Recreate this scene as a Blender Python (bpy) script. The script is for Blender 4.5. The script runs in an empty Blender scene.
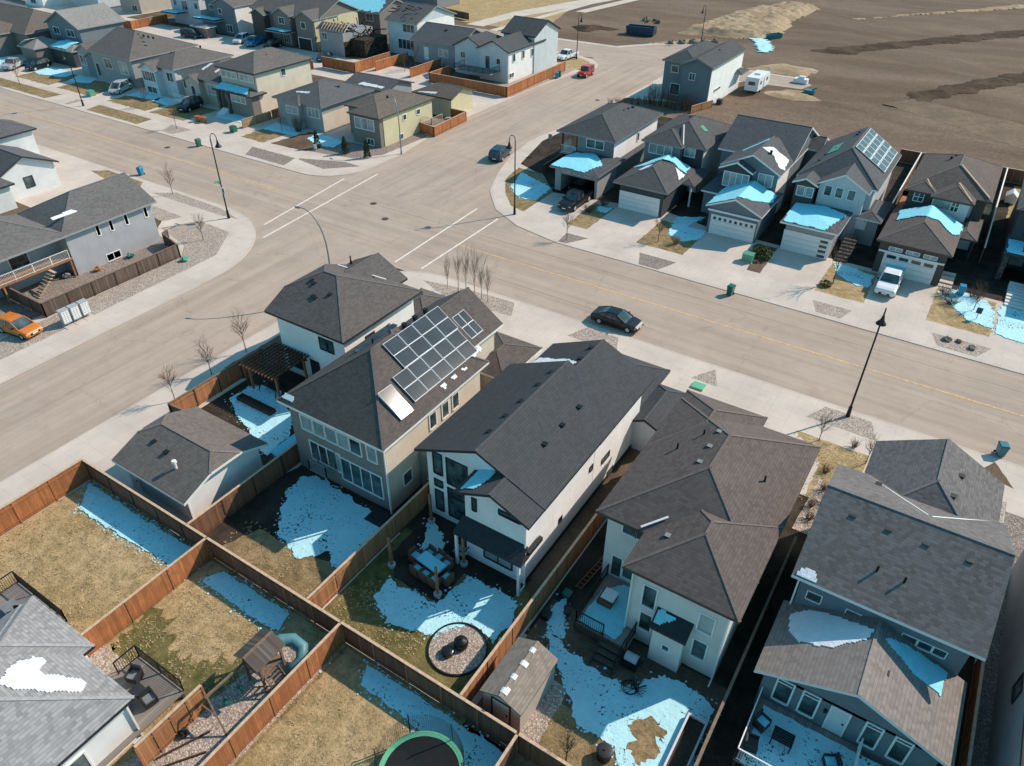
import bpy, math, random
from mathutils import Vector, Matrix, noise
from mathutils.geometry import tessellate_polygon
random.seed(7)
R = math.radians
sc = bpy.context.scene
COL = sc.collection
H = 36.8
# ------------------------------------------------------------------ camera, light, sky
def setup_camera():
    f, pit, roll, yaw = 738.79, R(36.436), R(0.514), R(32.45)
    fw = Vector((-math.sin(yaw)*math.cos(pit), math.cos(yaw)*math.cos(pit), -math.sin(pit)))
    r = Vector((math.cos(yaw), math.sin(yaw), 0)); u = r.cross(fw)
    r2 = r*math.cos(roll)+u*math.sin(roll); u2 = -r*math.sin(roll)+u*math.cos(roll)
    m = Matrix((r2, u2, -fw)).transposed().to_4x4(); m.translation = (0, 0, H)
    cd = bpy.data.cameras.new('camera'); cam = bpy.data.objects.new('camera', cd); COL.objects.link(cam)
    cam.matrix_world = m; cd.sensor_fit = 'HORIZONTAL'; cd.sensor_width = 36; cd.lens = f/1024*36; cd.clip_end = 3000; cd.clip_start = 0.5
    sc.camera = cam
setup_camera()
SUN = Vector((0.566*math.cos(R(38.3)), 0.824*math.cos(R(38.3)), math.sin(R(38.3)))).normalized()
sd = bpy.data.lights.new('sun', 'SUN'); sd.energy = 5.0; sd.angle = R(0.5); sd.color = (1, .835, .71)
so = bpy.data.objects.new('sun', sd); COL.objects.link(so); so.rotation_euler = SUN.to_track_quat('Z', 'Y').to_euler()
w = bpy.data.worlds.new('World'); sc.world = w; w.use_nodes = True
wn = w.node_tree; bg = wn.nodes['Background']
sky = wn.nodes.new('ShaderNodeTexSky'); sky.sky_type = 'NISHITA'; sky.sun_disc = False
sky.sun_elevation = R(38.3); sky.sun_rotation = math.atan2(.566, .824)
sky.air_density = 1.0; sky.dust_density = .6; sky.ozone_density = 1.5
mx = wn.nodes.new('ShaderNodeMix'); mx.data_type = 'RGBA'; mx.blend_type = 'MULTIPLY'; mx.inputs[0].default_value = 1
mx.inputs[7].default_value = (.48, .97, .95, 1)
wn.links.new(sky.outputs[0], mx.inputs[6]); wn.links.new(mx.outputs[2], bg.inputs[0]); bg.inputs[1].default_value = 0.178
sc.view_settings.view_transform = 'Standard'; sc.view_settings.look = 'None'; sc.view_settings.exposure = 0; sc.view_settings.gamma = 1
# ------------------------------------------------------------------ materials
class NB:
    def __init__(s, name):
        s.m = bpy.data.materials.new(name); s.m.use_nodes = True; s.t = s.m.node_tree
        s.b = s.t.nodes['Principled BSDF']; s._p = None; s._n = None
    def n(s, ty, **k):
        x = s.t.nodes.new('ShaderNode'+ty)
        for a, v in k.items(): setattr(x, a, v)
        return x
    def l(s, a, b): s.t.links.new(a, b)
    def pos(s):
        if s._p is None: s._p = s.n('NewGeometry')
        return s._p.outputs['Position']
    def obj(s):
        if s._n is None: s._n = s.n('TexCoord')
        return s._n.outputs['Object']
    def val(s, x, sock):
        if isinstance(x, (int, float)): sock.default_value = x
        elif isinstance(x, tuple): sock.default_value = x if len(x) == len(sock.default_value) else x+(1,)
        else: s.l(x, sock)
    def math(s, op, a, b=0, c=None):
        x = s.n('Math', operation=op); s.val(a, x.inputs[0]); s.val(b, x.inputs[1])
        if c is not None: s.val(c, x.inputs[2])
        return x.outputs[0]
    def mix(s, f, a, b, bl='MIX'):
        x = s.n('Mix', data_type='RGBA', blend_type=bl); s.val(f, x.inputs[0]); s.val(a, x.inputs[6]); s.val(b, x.inputs[7]); return x.outputs[2]
    def xyz(s, v): x = s.n('SeparateXYZ'); s.l(v, x.inputs[0]); return x.outputs
    def comb(s, a, b, c=0): x = s.n('CombineXYZ'); s.val(a, x.inputs[0]); s.val(b, x.inputs[1]); s.val(c, x.inputs[2]); return x.outputs[0]
    def scale(s, v, st):
        x = s.n('VectorMath', operation='MULTIPLY'); s.l(v, x.inputs[0]); x.inputs[1].default_value = st; return x.outputs[0]
    def noise(s, v, sc_=5, det=4, rough=.55): x = s.n('TexNoise'); s.l(v, x.inputs['Vector']); x.inputs['Scale'].default_value = sc_; x.inputs['Detail'].default_value = det; x.inputs['Roughness'].default_value = rough; return x.outputs[0]
    def ramp(s, f, a, b, lo=0., hi=1.):
        x = s.n('MapRange'); x.clamp = True; s.val(f, x.inputs[0]); x.inputs[1].default_value = a; x.inputs[2].default_value = b; x.inputs[3].default_value = lo; x.inputs[4].default_value = hi; return x.outputs[0]
    def wn(s, v): x = s.n('TexWhiteNoise', noise_dimensions='3D'); s.l(v, x.inputs[0]); return x.outputs[0]
    def bump(s, h, st=.3, d=.05): x = s.n('Bump'); x.inputs['Strength'].default_value = st; x.inputs['Distance'].default_value = d; s.l(h, x.inputs['Height']); s.l(x.outputs[0], s.b.inputs['Normal'])
    def horiz(s):
        g = s._p or s.pos() and s._p
        N = s.xyz(g.outputs['True Normal']); P = s.xyz(g.outputs['Position'])
        c = s.math('GREATER_THAN', s.math('ABSOLUTE', N[0]), s.math('ABSOLUTE', N[1]))
        u = s.math('ADD', s.math('MULTIPLY', P[1], c), s.math('MULTIPLY', P[0], s.math('SUBTRACT', 1, c)))
        return u, P[2]
    def end(s, col, rough=.85, spec=.3, metal=0):
        s.val(col, s.b.inputs['Base Color']); s.val(rough, s.b.inputs['Roughness']); s.b.inputs['Specular IOR Level'].default_value = spec; s.b.inputs['Metallic'].default_value = metal
        return s.m
def sh(c, k): return tuple(min(1, x*k) for x in c)
def m_plain(name, c, rough=.6, var=.12, scale=3, spec=.3, metal=0, local=False):
    b = NB(name); v = b.obj() if local else b.pos(); f = b.noise(v, scale, 5)
    return b.end(b.mix(b.ramp(f, .3, .7), sh(c, 1-var), sh(c, 1+var)), rough, spec, metal)
def m_shingle(name, c, var=.22, dz=.075, w=.25):
    b = NB(name); u, z = b.horiz()
    zz = b.math('DIVIDE', z, dz); row = b.math('FLOOR', zz)
    off = b.math('MULTIPLY', b.math('FRACT', b.math('MULTIPLY', row, .618)), 1.0)
    uu = b.math('ADD', b.math('DIVIDE', u, w), off)
    r = b.wn(b.comb(b.math('FLOOR', uu), row, 3.3))
    big = b.noise(b.pos(), .35, 4)
    col = b.mix(r, sh(c, 1-var), sh(c, 1+var))
    col = b.mix(b.ramp(big, .3, .7, .0, .35), col, sh(c, 1.35))
    fine = b.noise(b.pos(), 22, 3)
    col = b.mix(b.ramp(fine, .3, .75, 0, .35), col, sh(c, .55))
    fr = b.math('FRACT', zz)
    col = b.mix(b.ramp(fr, 0, .22, .55, 0), col, sh(c, .35))
    b.bump(b.math('ADD', fr, b.math('MULTIPLY', fine, .5)), .35, .02)
    return b.end(col, .95, .15)
def m_siding(name, c, dz=.17, var=.07):
    b = NB(name); u, z = b.horiz(); fr = b.math('FRACT', b.math('DIVIDE', z, dz))
    n = b.noise(b.pos(), .8, 6); col = b.mix(b.ramp(n, .3, .7), sh(c, 1-var), sh(c, 1+var))
    col = b.mix(b.ramp(fr, 0, .14, .5, 0), col, sh(c, .5))
    st = b.noise(b.scale(b.pos(), (3, 3, .25)), 1.5, 4); col = b.mix(b.ramp(st, .55, .8, 0, .18), col, sh(c, .6))
    b.bump(fr, .4, .02); return b.end(col, .7, .25)
def m_stucco(name, c):
    b = NB(name); n = b.noise(b.pos(), .7, 6); g = b.noise(b.pos(), 30, 3)
    col = b.mix(b.ramp(n, .3, .7), sh(c, .9), sh(c, 1.04))
    st = b.noise(b.scale(b.pos(), (2.5, 2.5, .2)), 1.6, 5); col = b.mix(b.ramp(st, .52, .85, 0, .3), col, sh(c, .62))
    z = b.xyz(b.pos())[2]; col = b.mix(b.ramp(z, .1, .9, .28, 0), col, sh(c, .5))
    b.bump(g, .3, .015); return b.end(col, .9, .15)
def m_boards(name, c, c2, w=.145, var=.3):
    b = NB(name); u, z = b.horiz(); uu = b.math('DIVIDE', u, w)
    r = b.wn(b.comb(b.math('FLOOR', uu), 1, 2)); col = b.mix(r, sh(c, 1-var), sh(c, 1+var))
    g = b.noise(b.comb(b.math('MULTIPLY', u, 14), b.math('MULTIPLY', z, 1.1)), 1, 5)
    col = b.mix(b.ramp(g, .4, .7, 0, .75), col, c2)
    big = b.noise(b.pos(), .9, 4); col = b.mix(b.ramp(big, .45, .75, 0, .55), col, sh(c2, .8))
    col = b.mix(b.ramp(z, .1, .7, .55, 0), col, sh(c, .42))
    oi = b.n('ObjectInfo').outputs['Random']; col = b.mix(b.math('MULTIPLY', oi, .4), col, sh(c, .55)); col = b.mix(b.ramp(b.wn(b.comb(b.math('FLOOR', uu), 7, 1)), .78, 1, 0, .5), col, sh(c2, 1.3))
    fr = b.math('FRACT', uu); col = b.mix(b.ramp(fr, 0, .12, .85, 0), col, sh(c, .2))
    b.bump(fr, .3, .02); return b.end(col, .85, .2)
def m_concrete(name, c, jx=1.5, jy=1.5):
    b = NB(name); P = b.xyz(b.pos()); n = b.noise(b.pos(), .25, 6, .6); col = b.mix(b.ramp(n, .3, .7), sh(c, .84), sh(c, 1.08))
    slab = b.wn(b.comb(b.math('FLOOR', b.math('DIVIDE', P[0], jx)), b.math('FLOOR', b.math('DIVIDE', P[1], jy)), 0)); col = b.mix(b.math('MULTIPLY', slab, .13), col, sh(c, .72))
    n2 = b.noise(b.pos(), 1.3, 8, .65); col = b.mix(b.ramp(n2, .58, .78, 0, .5), col, sh(c, .5))
    for k, j in ((0, jx), (1, jy)):
        fr = b.math('FRACT', b.math('DIVIDE', P[k], j)); col = b.mix(b.ramp(fr, 0.012, .03, .28, 0), col, sh(c, .4))
    b.bump(b.noise(b.pos(), 18, 4), .2, .02); return b.end(col, .9, .2)
def m_asphalt(name, c, axis):
    b = NB(name); st = (.035, .9, 1) if axis == 'x' else (.9, .035, 1)
    n = b.noise(b.scale(b.pos(), st), 1, 4); col = b.mix(b.ramp(n, .32, .68), sh(c, .85), sh(c, 1.08))
    n2 = b.noise(b.pos(), .12, 7, .62); col = b.mix(b.ramp(n2, .4, .7, 0, .45), col, sh(c, 1.28))
    st2 = (.02, 3.5, 1) if axis == 'x' else (3.5, .02, 1)
    n3 = b.noise(b.scale(b.pos(), st2), 1, 3); col = b.mix(b.ramp(n3, .5, .7, 0, .24), col, sh(c, .66)); pt = b.noise(b.pos(), .45, 9, .7); col = b.mix(b.ramp(pt, .5, .72, 0, .4), col, (c[0]*.72, c[1]*.64, c[2]*.62))
    n4 = b.noise(b.pos(), 1.1, 8, .7); col = b.mix(b.ramp(n4, .55, .8, 0, .3), col, sh(c, .6))
    v = b.n('TexVoronoi', feature='DISTANCE_TO_EDGE'); b.l(b.scale(b.pos(), (.09, .11, 1)), v.inputs['Vector']); v.inputs['Scale'].default_value = 1
    wob = b.noise(b.pos(), .7, 6)
    ck = b.math('ADD', v.outputs[0], b.math('MULTIPLY', b.math('SUBTRACT', wob, .5), .12))
    col = b.mix(b.ramp(b.math('ABSOLUTE', ck), 0.001, .006, .22, 0), col, sh(c, .35))
    b.bump(b.noise(b.pos(), 25, 4), .25, .02); return b.end(col, .92, .2)
def m_ground(name, cols, scales=(.3, 2.5, 14), bump=.5, t=(.42, .6), streak=None):
    # three tones blended at three scales
    b = NB(name); n1 = b.noise(b.scale(b.pos(), streak) if streak else b.pos(), scales[0], 6, .6); n2 = b.noise(b.pos(), scales[1], 6, .65); n3 = b.noise(b.pos(), scales[2], 5, .7)
    col = b.mix(b.ramp(n1, *t), cols[0], cols[1]); col = b.mix(b.ramp(n2, .47, .66, 0, .75), col, cols[2])
    col = b.mix(b.ramp(n3, .35, .7, .55, 0), col, sh(cols[0], .45)); col = b.mix(b.ramp(n3, .56, .8, 0, .5), col, sh(cols[1], 1.5))
    if streak:
        wv = b.n('TexWave', wave_type='RINGS'); b.l(b.pos(), wv.inputs['Vector']); wv.inputs['Scale'].default_value = .028; wv.inputs['Distortion'].default_value = 22; wv.inputs['Detail'].default_value = 4; wv.inputs['Detail Scale'].default_value = .6
        col = b.mix(b.ramp(wv.outputs['Fac'], .6, 1, 0, .14), col, sh(cols[1], 1.25)); w2 = b.noise(b.scale(b.pos(), (.08, .9, 1)), 1, 5, .6); col = b.mix(b.ramp(w2, .55, .75, 0, .5), col, sh(cols[0], .65))
        m5 = b.noise(b.pos(), .9, 8, .75); col = b.mix(b.ramp(m5, .5, .7, 0, .6), col, sh(cols[0], .6)); n2 = b.math('ADD', n2, b.math('MULTIPLY', m5, 3))
    b.bump(b.math('ADD', n3, n2), bump, .06); return b.end(col, .97, .1)
def m_grass(name, cols, gm=.0):
    b = NB(name); P = b.pos(); n1 = b.noise(P, .28, 6, .6); n2 = b.noise(P, 1.6, 8, .72); n3 = b.noise(P, 7, 6, .75); n4 = b.noise(b.scale(P, (1, 1.7, 1)), .8, 5, .7)
    col = b.mix(b.ramp(n1, .38, .62), cols[0], cols[1]); col = b.mix(b.ramp(n4, .52, .66, 0, .8), col, cols[2])
    col = b.mix(b.ramp(n2, .5, .68, 0, .75), col, sh(cols[0], .5)); col = b.mix(b.ramp(n2, .47, .33, 0, .6), col, sh(cols[1], 1.35))
    col = b.mix(b.ramp(n3, .52, .7, 0, .8), col, sh(cols[2], .4)); col = b.mix(b.ramp(n3, .45, .28, 0, .6), col, sh(cols[1], 1.5))
    b.bump(b.math('ADD', n3, b.math('MULTIPLY', n2, 2)), .8, .07); return b.end(col, .97, .1)
def m_gravel(name, c, s=9):
    b = NB(name); v = b.n('TexVoronoi'); b.l(b.pos(), v.inputs['Vector']); v.inputs['Scale'].default_value = s
    g = b.xyz(v.outputs['Color'])[0]; col = b.mix(g, sh(c, .5), sh(c, 1.5)); n = b.noise(b.pos(), .8, 5)
    col = b.mix(b.ramp(n, .4, .7, 0, .4), col, sh(c, .7)); col = b.mix(b.ramp(v.outputs[0], .25, .6, 0, .6), col, sh(c, .3))
    b.bump(v.outputs[0], .6, .05); return b.end(col, .9, .2)
def m_snow(name, c, under, thr=.63):
    b = NB(name); n = b.noise(b.pos(), 5.5, 6, .65); big = b.noise(b.pos(), .55, 4)
    f = b.math('ADD', n, b.math('MULTIPLY', b.math('SUBTRACT', big, .5), .45))
    soft = b.noise(b.pos(), 2.2, 5); base = b.mix(b.ramp(soft, .3, .7), sh(c, .88), c)
    col = b.mix(b.ramp(f, thr, thr+.035), base, under)
    b.bump(b.math('ADD', b.math('MULTIPLY', soft, 1.5), n), .45, .08)
    return b.end(col, .75, .2)
def m_glass(name, c=(.02, .035, .04), c2=(.10, .14, .15)):
    b = NB(name); n = b.noise(b.pos(), .9, 3); return b.end(b.mix(b.ramp(n, .4, .65), c, c2), .08, .6)
def m_solar(name):
    b = NB(name); P = b.xyz(b.pos()); col = (.032, .038, .048, 1)
    f1 = b.math('FRACT', b.math('DIVIDE', P[1], .15)); col = b.mix(b.ramp(f1, 0, .08, .35, 0), col, (.25, .3, .36))
    n = b.noise(b.pos(), .5, 3); col = b.mix(b.ramp(n, .35, .7, 0, .3), col, (.10, .12, .15)); return b.end(col, .095, .22)
MAT = {}
def mats():
    m = MAT
    m['conc'] = m_concrete('concrete', (.62, .53, .455)); m['kerb'] = m_concrete('kerb concrete', (.58, .50, .43), 3, 3)
    m['drive'] = m_concrete('driveway concrete', (.62, .53, .46), 3.0, 3.2)
    m['roadA'] = m_asphalt('asphalt along', (.425, .335, .268), 'x'); m['roadB'] = m_asphalt('asphalt across', (.435, .344, .276), 'y')
    m['line_w'] = m_plain('white road paint', (.78, .7, .62), .8, .2, 5); m['line_y'] = m_plain('yellow road paint', (.66, .43, .19), .8, .3, 5)
    m['dirt'] = m_ground('bare field dirt', ((0.169, 0.114, 0.079), (0.269, 0.195, 0.142), (0.213, 0.150, 0.106)), (.035, .3, 3), .6, (.4, .62), (.5, 1.6, 1))
    m['topsoil'] = m_ground('dark tilled topsoil', ((0.074, 0.049, 0.032), (0.135, 0.088, 0.057), (0.101, 0.068, 0.046)), (.2, 1.2, 4), .9)
    m['sand'] = m_ground('pale sand', ((.42, .30, .185), (.56, .43, .29), (.30, .21, .13)), (.15, .8, 4), .6)
    m['yarddirt'] = m_ground('yard dirt', ((0.127, 0.086, 0.057), (0.230, 0.167, 0.115), (0.172, 0.127, 0.086)), (.3, 1.5, 8), .5)
    m['darkdirt'] = m_ground('damp soil', ((.042, .033, .025), (.095, .072, .053), (.065, .05, .038)), (.5, 2, 9), .5)
    m['grass'] = m_grass('dry tan lawn', ((0.40, 0.285, 0.14), (0.50, 0.365, 0.20), (0.27, 0.205, 0.09)))
    m['grassg'] = m_grass('greening lawn', ((0.115, 0.115, 0.037), (0.218, 0.178, 0.071), (0.276, 0.213, 0.098)))
    m['grassb'] = m_grass('brown lawn', ((0.250, 0.181, 0.088), (0.362, 0.263, 0.144), (0.175, 0.138, 0.062)))
    m['gravel'] = m_gravel('river gravel', (.56, .46, .385), 11); m['gravel2'] = m_gravel('fine grey gravel', (.38, .31, .265), 11)
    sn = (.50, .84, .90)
    m['snow'] = m_snow('melting snow', sn, (.05, .045, .03), .605); m['snow_shade'] = m_snow('shade blue snow', (.30, .76, .87), (.3, .32, .3), .9); m['snow_sun'] = m_snow('sunlit white snow', (.84, .88, .90), (.3, .32, .3), .9)  # second and third snow: blue of shade, white of sun put into the colour
    m['white'] = m_plain('white trim', (.80, .78, .75), .5, .05); m['dark'] = m_plain('dark trim', (.03, .032, .035), .5, .2)
    m['grey'] = m_plain('grey metal', (.25, .25, .25), .45, .1, metal=.2); m['black'] = m_plain('black metal', (.012, .012, .013), .5, .1)
    m['fas'] = m_plain('grey trim', (.30, .30, .30), .5, .05); m['brown'] = m_plain('brown trim', (.09, .065, .05), .6, .2); m['glass'] = m_glass('window glass'); m['glassl'] = m_glass('window with blinds', (.22, .27, .28), (.38, .42, .42))
    m['solar'] = m_solar('solar cells'); m['alu'] = m_plain('aluminium', (.66, .68, .70), .6, .05)
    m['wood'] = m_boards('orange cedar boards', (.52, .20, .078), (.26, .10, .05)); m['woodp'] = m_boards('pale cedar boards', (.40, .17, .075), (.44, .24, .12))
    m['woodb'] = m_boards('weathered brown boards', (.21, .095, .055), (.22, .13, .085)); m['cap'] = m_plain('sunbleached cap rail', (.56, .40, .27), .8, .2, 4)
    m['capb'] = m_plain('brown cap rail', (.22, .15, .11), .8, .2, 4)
    m['deck'] = m_boards('grey deck boards', (.27, .23, .2), (.35, .31, .27), .14, .15); m['timber'] = m_plain('cedar timber', (.33, .15, .07), .8, .3, 5); m['timberd'] = m_plain('dark stained timber', (.06, .035, .025), .7, .2, 5)
    for k, c in dict(h1=(.125, .112, .105), h2=(.118, .099, .091), h3=(.070, .072, .077), h4=(.135, .108, .098), h5=(.16, .148, .146), h5b=(.25, .22, .20), gar=(.165, .14, .125), bl=(.30, .29, .29), w1=(.155, .145, .142), w2=(.12, .12, .125), nea=(.09, .092, .096), neb=(.105, .102, .103), nee=(.145, .118, .105), nec=(.11, .112, .118), nw=(.15, .135, .125), nw2=(.28, .265, .25), olive=(.155, .13, .11), shed=(.27, .225, .185), sheddk=(.11, .10, .095)).items():
        m['c_r_'+k] = m_plain('ridge caps '+k, tuple(min(1, q*1.12+.006) for q in c), .95, .2, 6)
        m['r_'+k] = m_shingle('shingles '+k, c, .28 if k in ('bl', 'h5') else .13 if k in ('h3',) else .2)
    for k, c in dict(white=(.82, .805, .79), blue=(.56, .60, .62), grey=(.33, .33, .335), cream=(.56, .50, .40), beige=(.48, .42, .35), dark=(.065, .07, .078), slate=(.17, .20, .225), taupe=(.21, .185, .165), yellow=(.60, .54, .35), steel=(.20, .215, .23), pale=(.66, .67, .67), umber=(.095, .08, .07), lilac=(.42, .41, .43)).items():
        m['s_'+k] = m_siding('siding '+k, c)
    m['st_white'] = m_stucco('white stucco', (.85, .83, .81)); m['st_cream'] = m_stucco('cream stucco', (.66, .575, .46)); m['st_taupe'] = m_stucco('taupe stucco', (.25, .225, .205))
    m['st_beige'] = m_stucco('beige stucco', (.71, .665, .62)); m['stone'] = m_gravel('stone veneer', (.16, .14, .125), 4); m['orangewood'] = m_boards('orange cladding', (.32, .13, .045), (.25, .1, .04))
    m['burnt'] = m_ground('charred timber', ((.02, .018, .016), (.07, .055, .045), (.2, .15, .1)), (1, 3, 9), .6)
    for k, c in dict(green=(.02, .13, .09), lgreen=(.10, .32, .22), blue=(.02, .22, .38), teal=(.015, .15, .19), orange=(.62, .19, .03), red=(.55, .03, .015), white=(.75, .77, .78), black=(.01, .011, .013), navy=(.02, .035, .055), silver=(.4, .43, .45), darkblue=(.01, .05, .10), rope=(.35, .33, .3), rust=(.32, .12, .05), mint=(.14, .45, .26)).items():
        m['p_'+k] = m_plain('paint '+k, c, .3 if k not in ('rope', 'rust') else .8, .05, 2, .5)
    m['tyre'] = m_plain('rubber', (.012, .012, .012), .8); m['bark'] = m_plain('bark', (.12, .085, .065), .9, .3, 12); m['pergo_shade'] = m_plain('shade-darkened red brown timber', (.17, .075, .04), .8, .3, 6); m['barkp'] = m_plain('pale bark', (.42, .34, .28), .9, .25, 12); m['barkr'] = m_plain('red twigs', (.17, .085, .06), .9, .3, 12)  # pergola rafter tone darkened to stand in for the corner house's shade
    m['leafd'] = m_plain('cedar foliage', (.045, .055, .02), .9, .4, 12); m['leafg'] = m_plain('shrub foliage', (.10, .10, .035), .9, .5, 12)
    m['headl'] = m_plain('lamp lens', (.6, .6, .6), .15, .05); m['taill'] = m_plain('tail lens', (.35, .01, .01), .2, .05)
    m['net'] = m_plain('black netting', (.012, .014, .014), .8); m['rock'] = m_ground('rock', ((.2, .17, .14), (.33, .29, .25), (.25, .2, .16)), (2, 4, 12), .5)
mats()
# ------------------------------------------------------------------ mesh helpers
class MB:
    def __init__(s): s.v = []; s.f = []; s.m = []; s.sm = False
    def add(s, vs, fs, mi=0):
        o = len(s.v); s.v += [tuple(v) for v in vs]
        for f in fs: s.f.append([o+i for i in f]); s.m.append(mi)
        return s
    def box(s, x0, x1, y0, y1, z0, z1, mi=0):
        return s.add([(x0, y0, z0), (x1, y0, z0), (x1, y1, z0), (x0, y1, z0), (x0, y0, z1), (x1, y0, z1), (x1, y1, z1), (x0, y1, z1)],
                     [(0, 3, 2, 1), (4, 5, 6, 7), (0, 1, 5, 4), (1, 2, 6, 5), (2, 3, 7, 6), (3, 0, 4, 7)], mi)
    def bar(s, p, q, w, h, mi=0):
        p = Vector(p); q = Vector(q); d = (q-p)
        if d.length < 1e-6: return s
        d.normalize(); up = Vector((0, 0, 1)) if abs(d.z) < .95 else Vector((0, 1, 0)); r = d.cross(up).normalized()*w/2; u = r.cross(d).normalized()*h/2
        vs = [a+e for a in (p, q) for e in (-r-u, r-u, r+u, -r+u)]
        return s.add(vs, [(0, 3, 2, 1), (4, 5, 6, 7), (0, 1, 5, 4), (1, 2, 6, 5), (2, 3, 7, 6), (3, 0, 4, 7)], mi)
    def tube(s, pts, rs, n=8, mi=0, cap=True):
        rings = []; o = len(s.v); pts = [Vector(p) for p in pts]
        for i, p in enumerate(pts):
            d = (pts[min(i+1, len(pts)-1)]-pts[max(i-1, 0)]).normalized(); up = Vector((0, 0, 1)) if abs(d.z) < .9 else Vector((1, 0, 0))
            a = d.cross(up).normalized(); b = d.cross(a); r = rs[i] if isinstance(rs, (list, tuple)) else rs
            for k in range(n): t = 2*math.pi*k/n; s.v.append(tuple(p+a*r*math.cos(t)+b*r*math.sin(t)))
        for i in range(len(pts)-1):
            for k in range(n):
                a = o+i*n+k; b = o+i*n+(k+1) % n; s.f.append([a, b, b+n, a+n]); s.m.append(mi)
        if cap: s.f.append([o+k for k in range(n)][::-1]); s.m.append(mi); e = o+(len(pts)-1)*n; s.f.append([e+k for k in range(n)]); s.m.append(mi)
        return s
    def prism(s, poly, z0, z1, mi=0):
        n = len(poly); o = len(s.v)
        s.v += [(x, y, z0) for x, y in poly]+[(x, y, z1) for x, y in poly]
        for t in tessellate_polygon([[Vector((x, y, 0)) for x, y in poly]]):
            a, b, c = t; cr = (poly[b][0]-poly[a][0])*(poly[c][1]-poly[a][1])-(poly[b][1]-poly[a][1])*(poly[c][0]-poly[a][0])
            if cr < 0: a, c = c, a
            s.f.append([o+n+a, o+n+b, o+n+c]); s.m.append(mi); s.f.append([o+c, o+b, o+a]); s.m.append(mi)
        for i in range(n): j = (i+1) % n; s.f.append([o+i, o+j, o+n+j, o+n+i]); s.m.append(mi)
        return s
    def cyl(s, x, y, z0, z1, r, r2=None, n=14, mi=0): return s.tube([(x, y, z0), (x, y, z1)], [r, r if r2 is None else r2], n, mi)
    def dome(s, x, y, z, r, h, n=14, mi=0):
        k = 5; return s.tube([(x, y, z+h*math.sin(i/k*math.pi/2)) for i in range(k+1)], [max(.002, r*math.cos(i/k*math.pi/2)) for i in range(k+1)], n, mi)
    def blob(s, c, r, sq=.6, mi=0, jit=.25, n=7, k=5):
        vs = []; c = Vector(c)
        for i in range(k+1):
            ph = math.pi*i/k
            for j in range(n):
                t = 2*math.pi*j/n; rr = r*(1+random.uniform(-jit, jit)); vs.append((c.x+rr*math.sin(ph)*math.cos(t), c.y+rr*math.sin(ph)*math.sin(t), c.z+rr*sq*math.cos(ph)))
        fs = [(i*n+j, (i+1)*n+j, (i+1)*n+(j+1) % n, i*n+(j+1) % n) for i in range(k) for j in range(n)]
        return s.add(vs, fs, mi)
    def build(s, name, mats_, parent=None, world=True, smooth=False):
        me = bpy.data.meshes.new(name); off = Vector(parent.get('_o', (0, 0, 0))) if (parent and world) else Vector((0, 0, 0))
        me.from_pydata([tuple(Vector(v)-off) for v in s.v], [], s.f)
        ms = mats_ if isinstance(mats_, (list, tuple)) else [mats_]
        for mm in ms: me.materials.append(MAT[mm] if isinstance(mm, str) else mm)
        for p, i in zip(me.polygons, s.m): p.material_index = min(i, len(ms)-1)
        if smooth: me.polygons.foreach_set('use_smooth', [True]*len(me.polygons))
        me.validate(); me.update()
        o = bpy.data.objects.new(name, me); COL.objects.link(o)
        if parent: o.parent = parent; o['_o'] = tuple(off)
        return o
def tag(o, label, cat, group=None, kind=None):
    if label: o['label'] = label
    if cat: o['category'] = cat
    if group: o['group'] = group
    if kind: o['kind'] = kind
    return o
def thing(name, label, cat, loc=(0, 0, 0), rz=0, group=None):
    o = bpy.data.objects.new(name, None); COL.objects.link(o); o.location = loc; o.rotation_euler = (0, 0, rz); o.empty_display_size = .3
    o['_o'] = tuple(loc); return tag(o, label, cat, group)
def solo(name, mb, m, label, cat, group=None, smooth=False):      # a thing that is one mesh, its origin at its base
    xs = [v[0] for v in mb.v]; ys = [v[1] for v in mb.v]; zs = [v[2] for v in mb.v]; c = Vector(((min(xs)+max(xs))/2, (min(ys)+max(ys))/2, min(zs)))
    mb.v = [tuple(Vector(v)-c) for v in mb.v]; o = mb.build(name, m, smooth=smooth); o.location = c; return tag(o, label, cat, group)
def struct(name, mb, m, parent=None): o = mb.build(name, m, parent); o['kind'] = 'structure'; return o
KIDS = {}
def dup(root, loc, rz, label=None, group=None):
    r = root.copy(); COL.objects.link(r); r.location = loc; r.rotation_euler = (0, 0, rz)
    if label: r['label'] = label
    if group: r['group'] = group
    for ch in list(root.children):
        c = ch.copy(); COL.objects.link(c); c.parent = r
        for g in list(ch.children):
            d = g.copy(); COL.objects.link(d); d.parent = c
    return r
def rough_edge(poly, amp=.25, step=.35, seed=0):
    out = []; n = len(poly)
    for i in range(n):
        a = Vector((*poly[i], 0)); b = Vector((*poly[(i+1) % n], 0)); L = (b-a).length; k = max(1, int(L/step)); nr = Vector((-(b-a).y, (b-a).x, 0)).normalized()
        for j in range(k):
            p = a.lerp(b, j/k); q = noise.noise(Vector((p.x*1.3, p.y*1.3, seed)))*amp+noise.noise(Vector((p.x*4.5, p.y*4.5, seed+5)))*amp*.6+noise.noise(Vector((p.x*11, p.y*11, seed+9)))*amp*.35
            if j == 0: q *= .3
            out.append((p.x+nr.x*q, p.y+nr.y*q))
    return out
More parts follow.
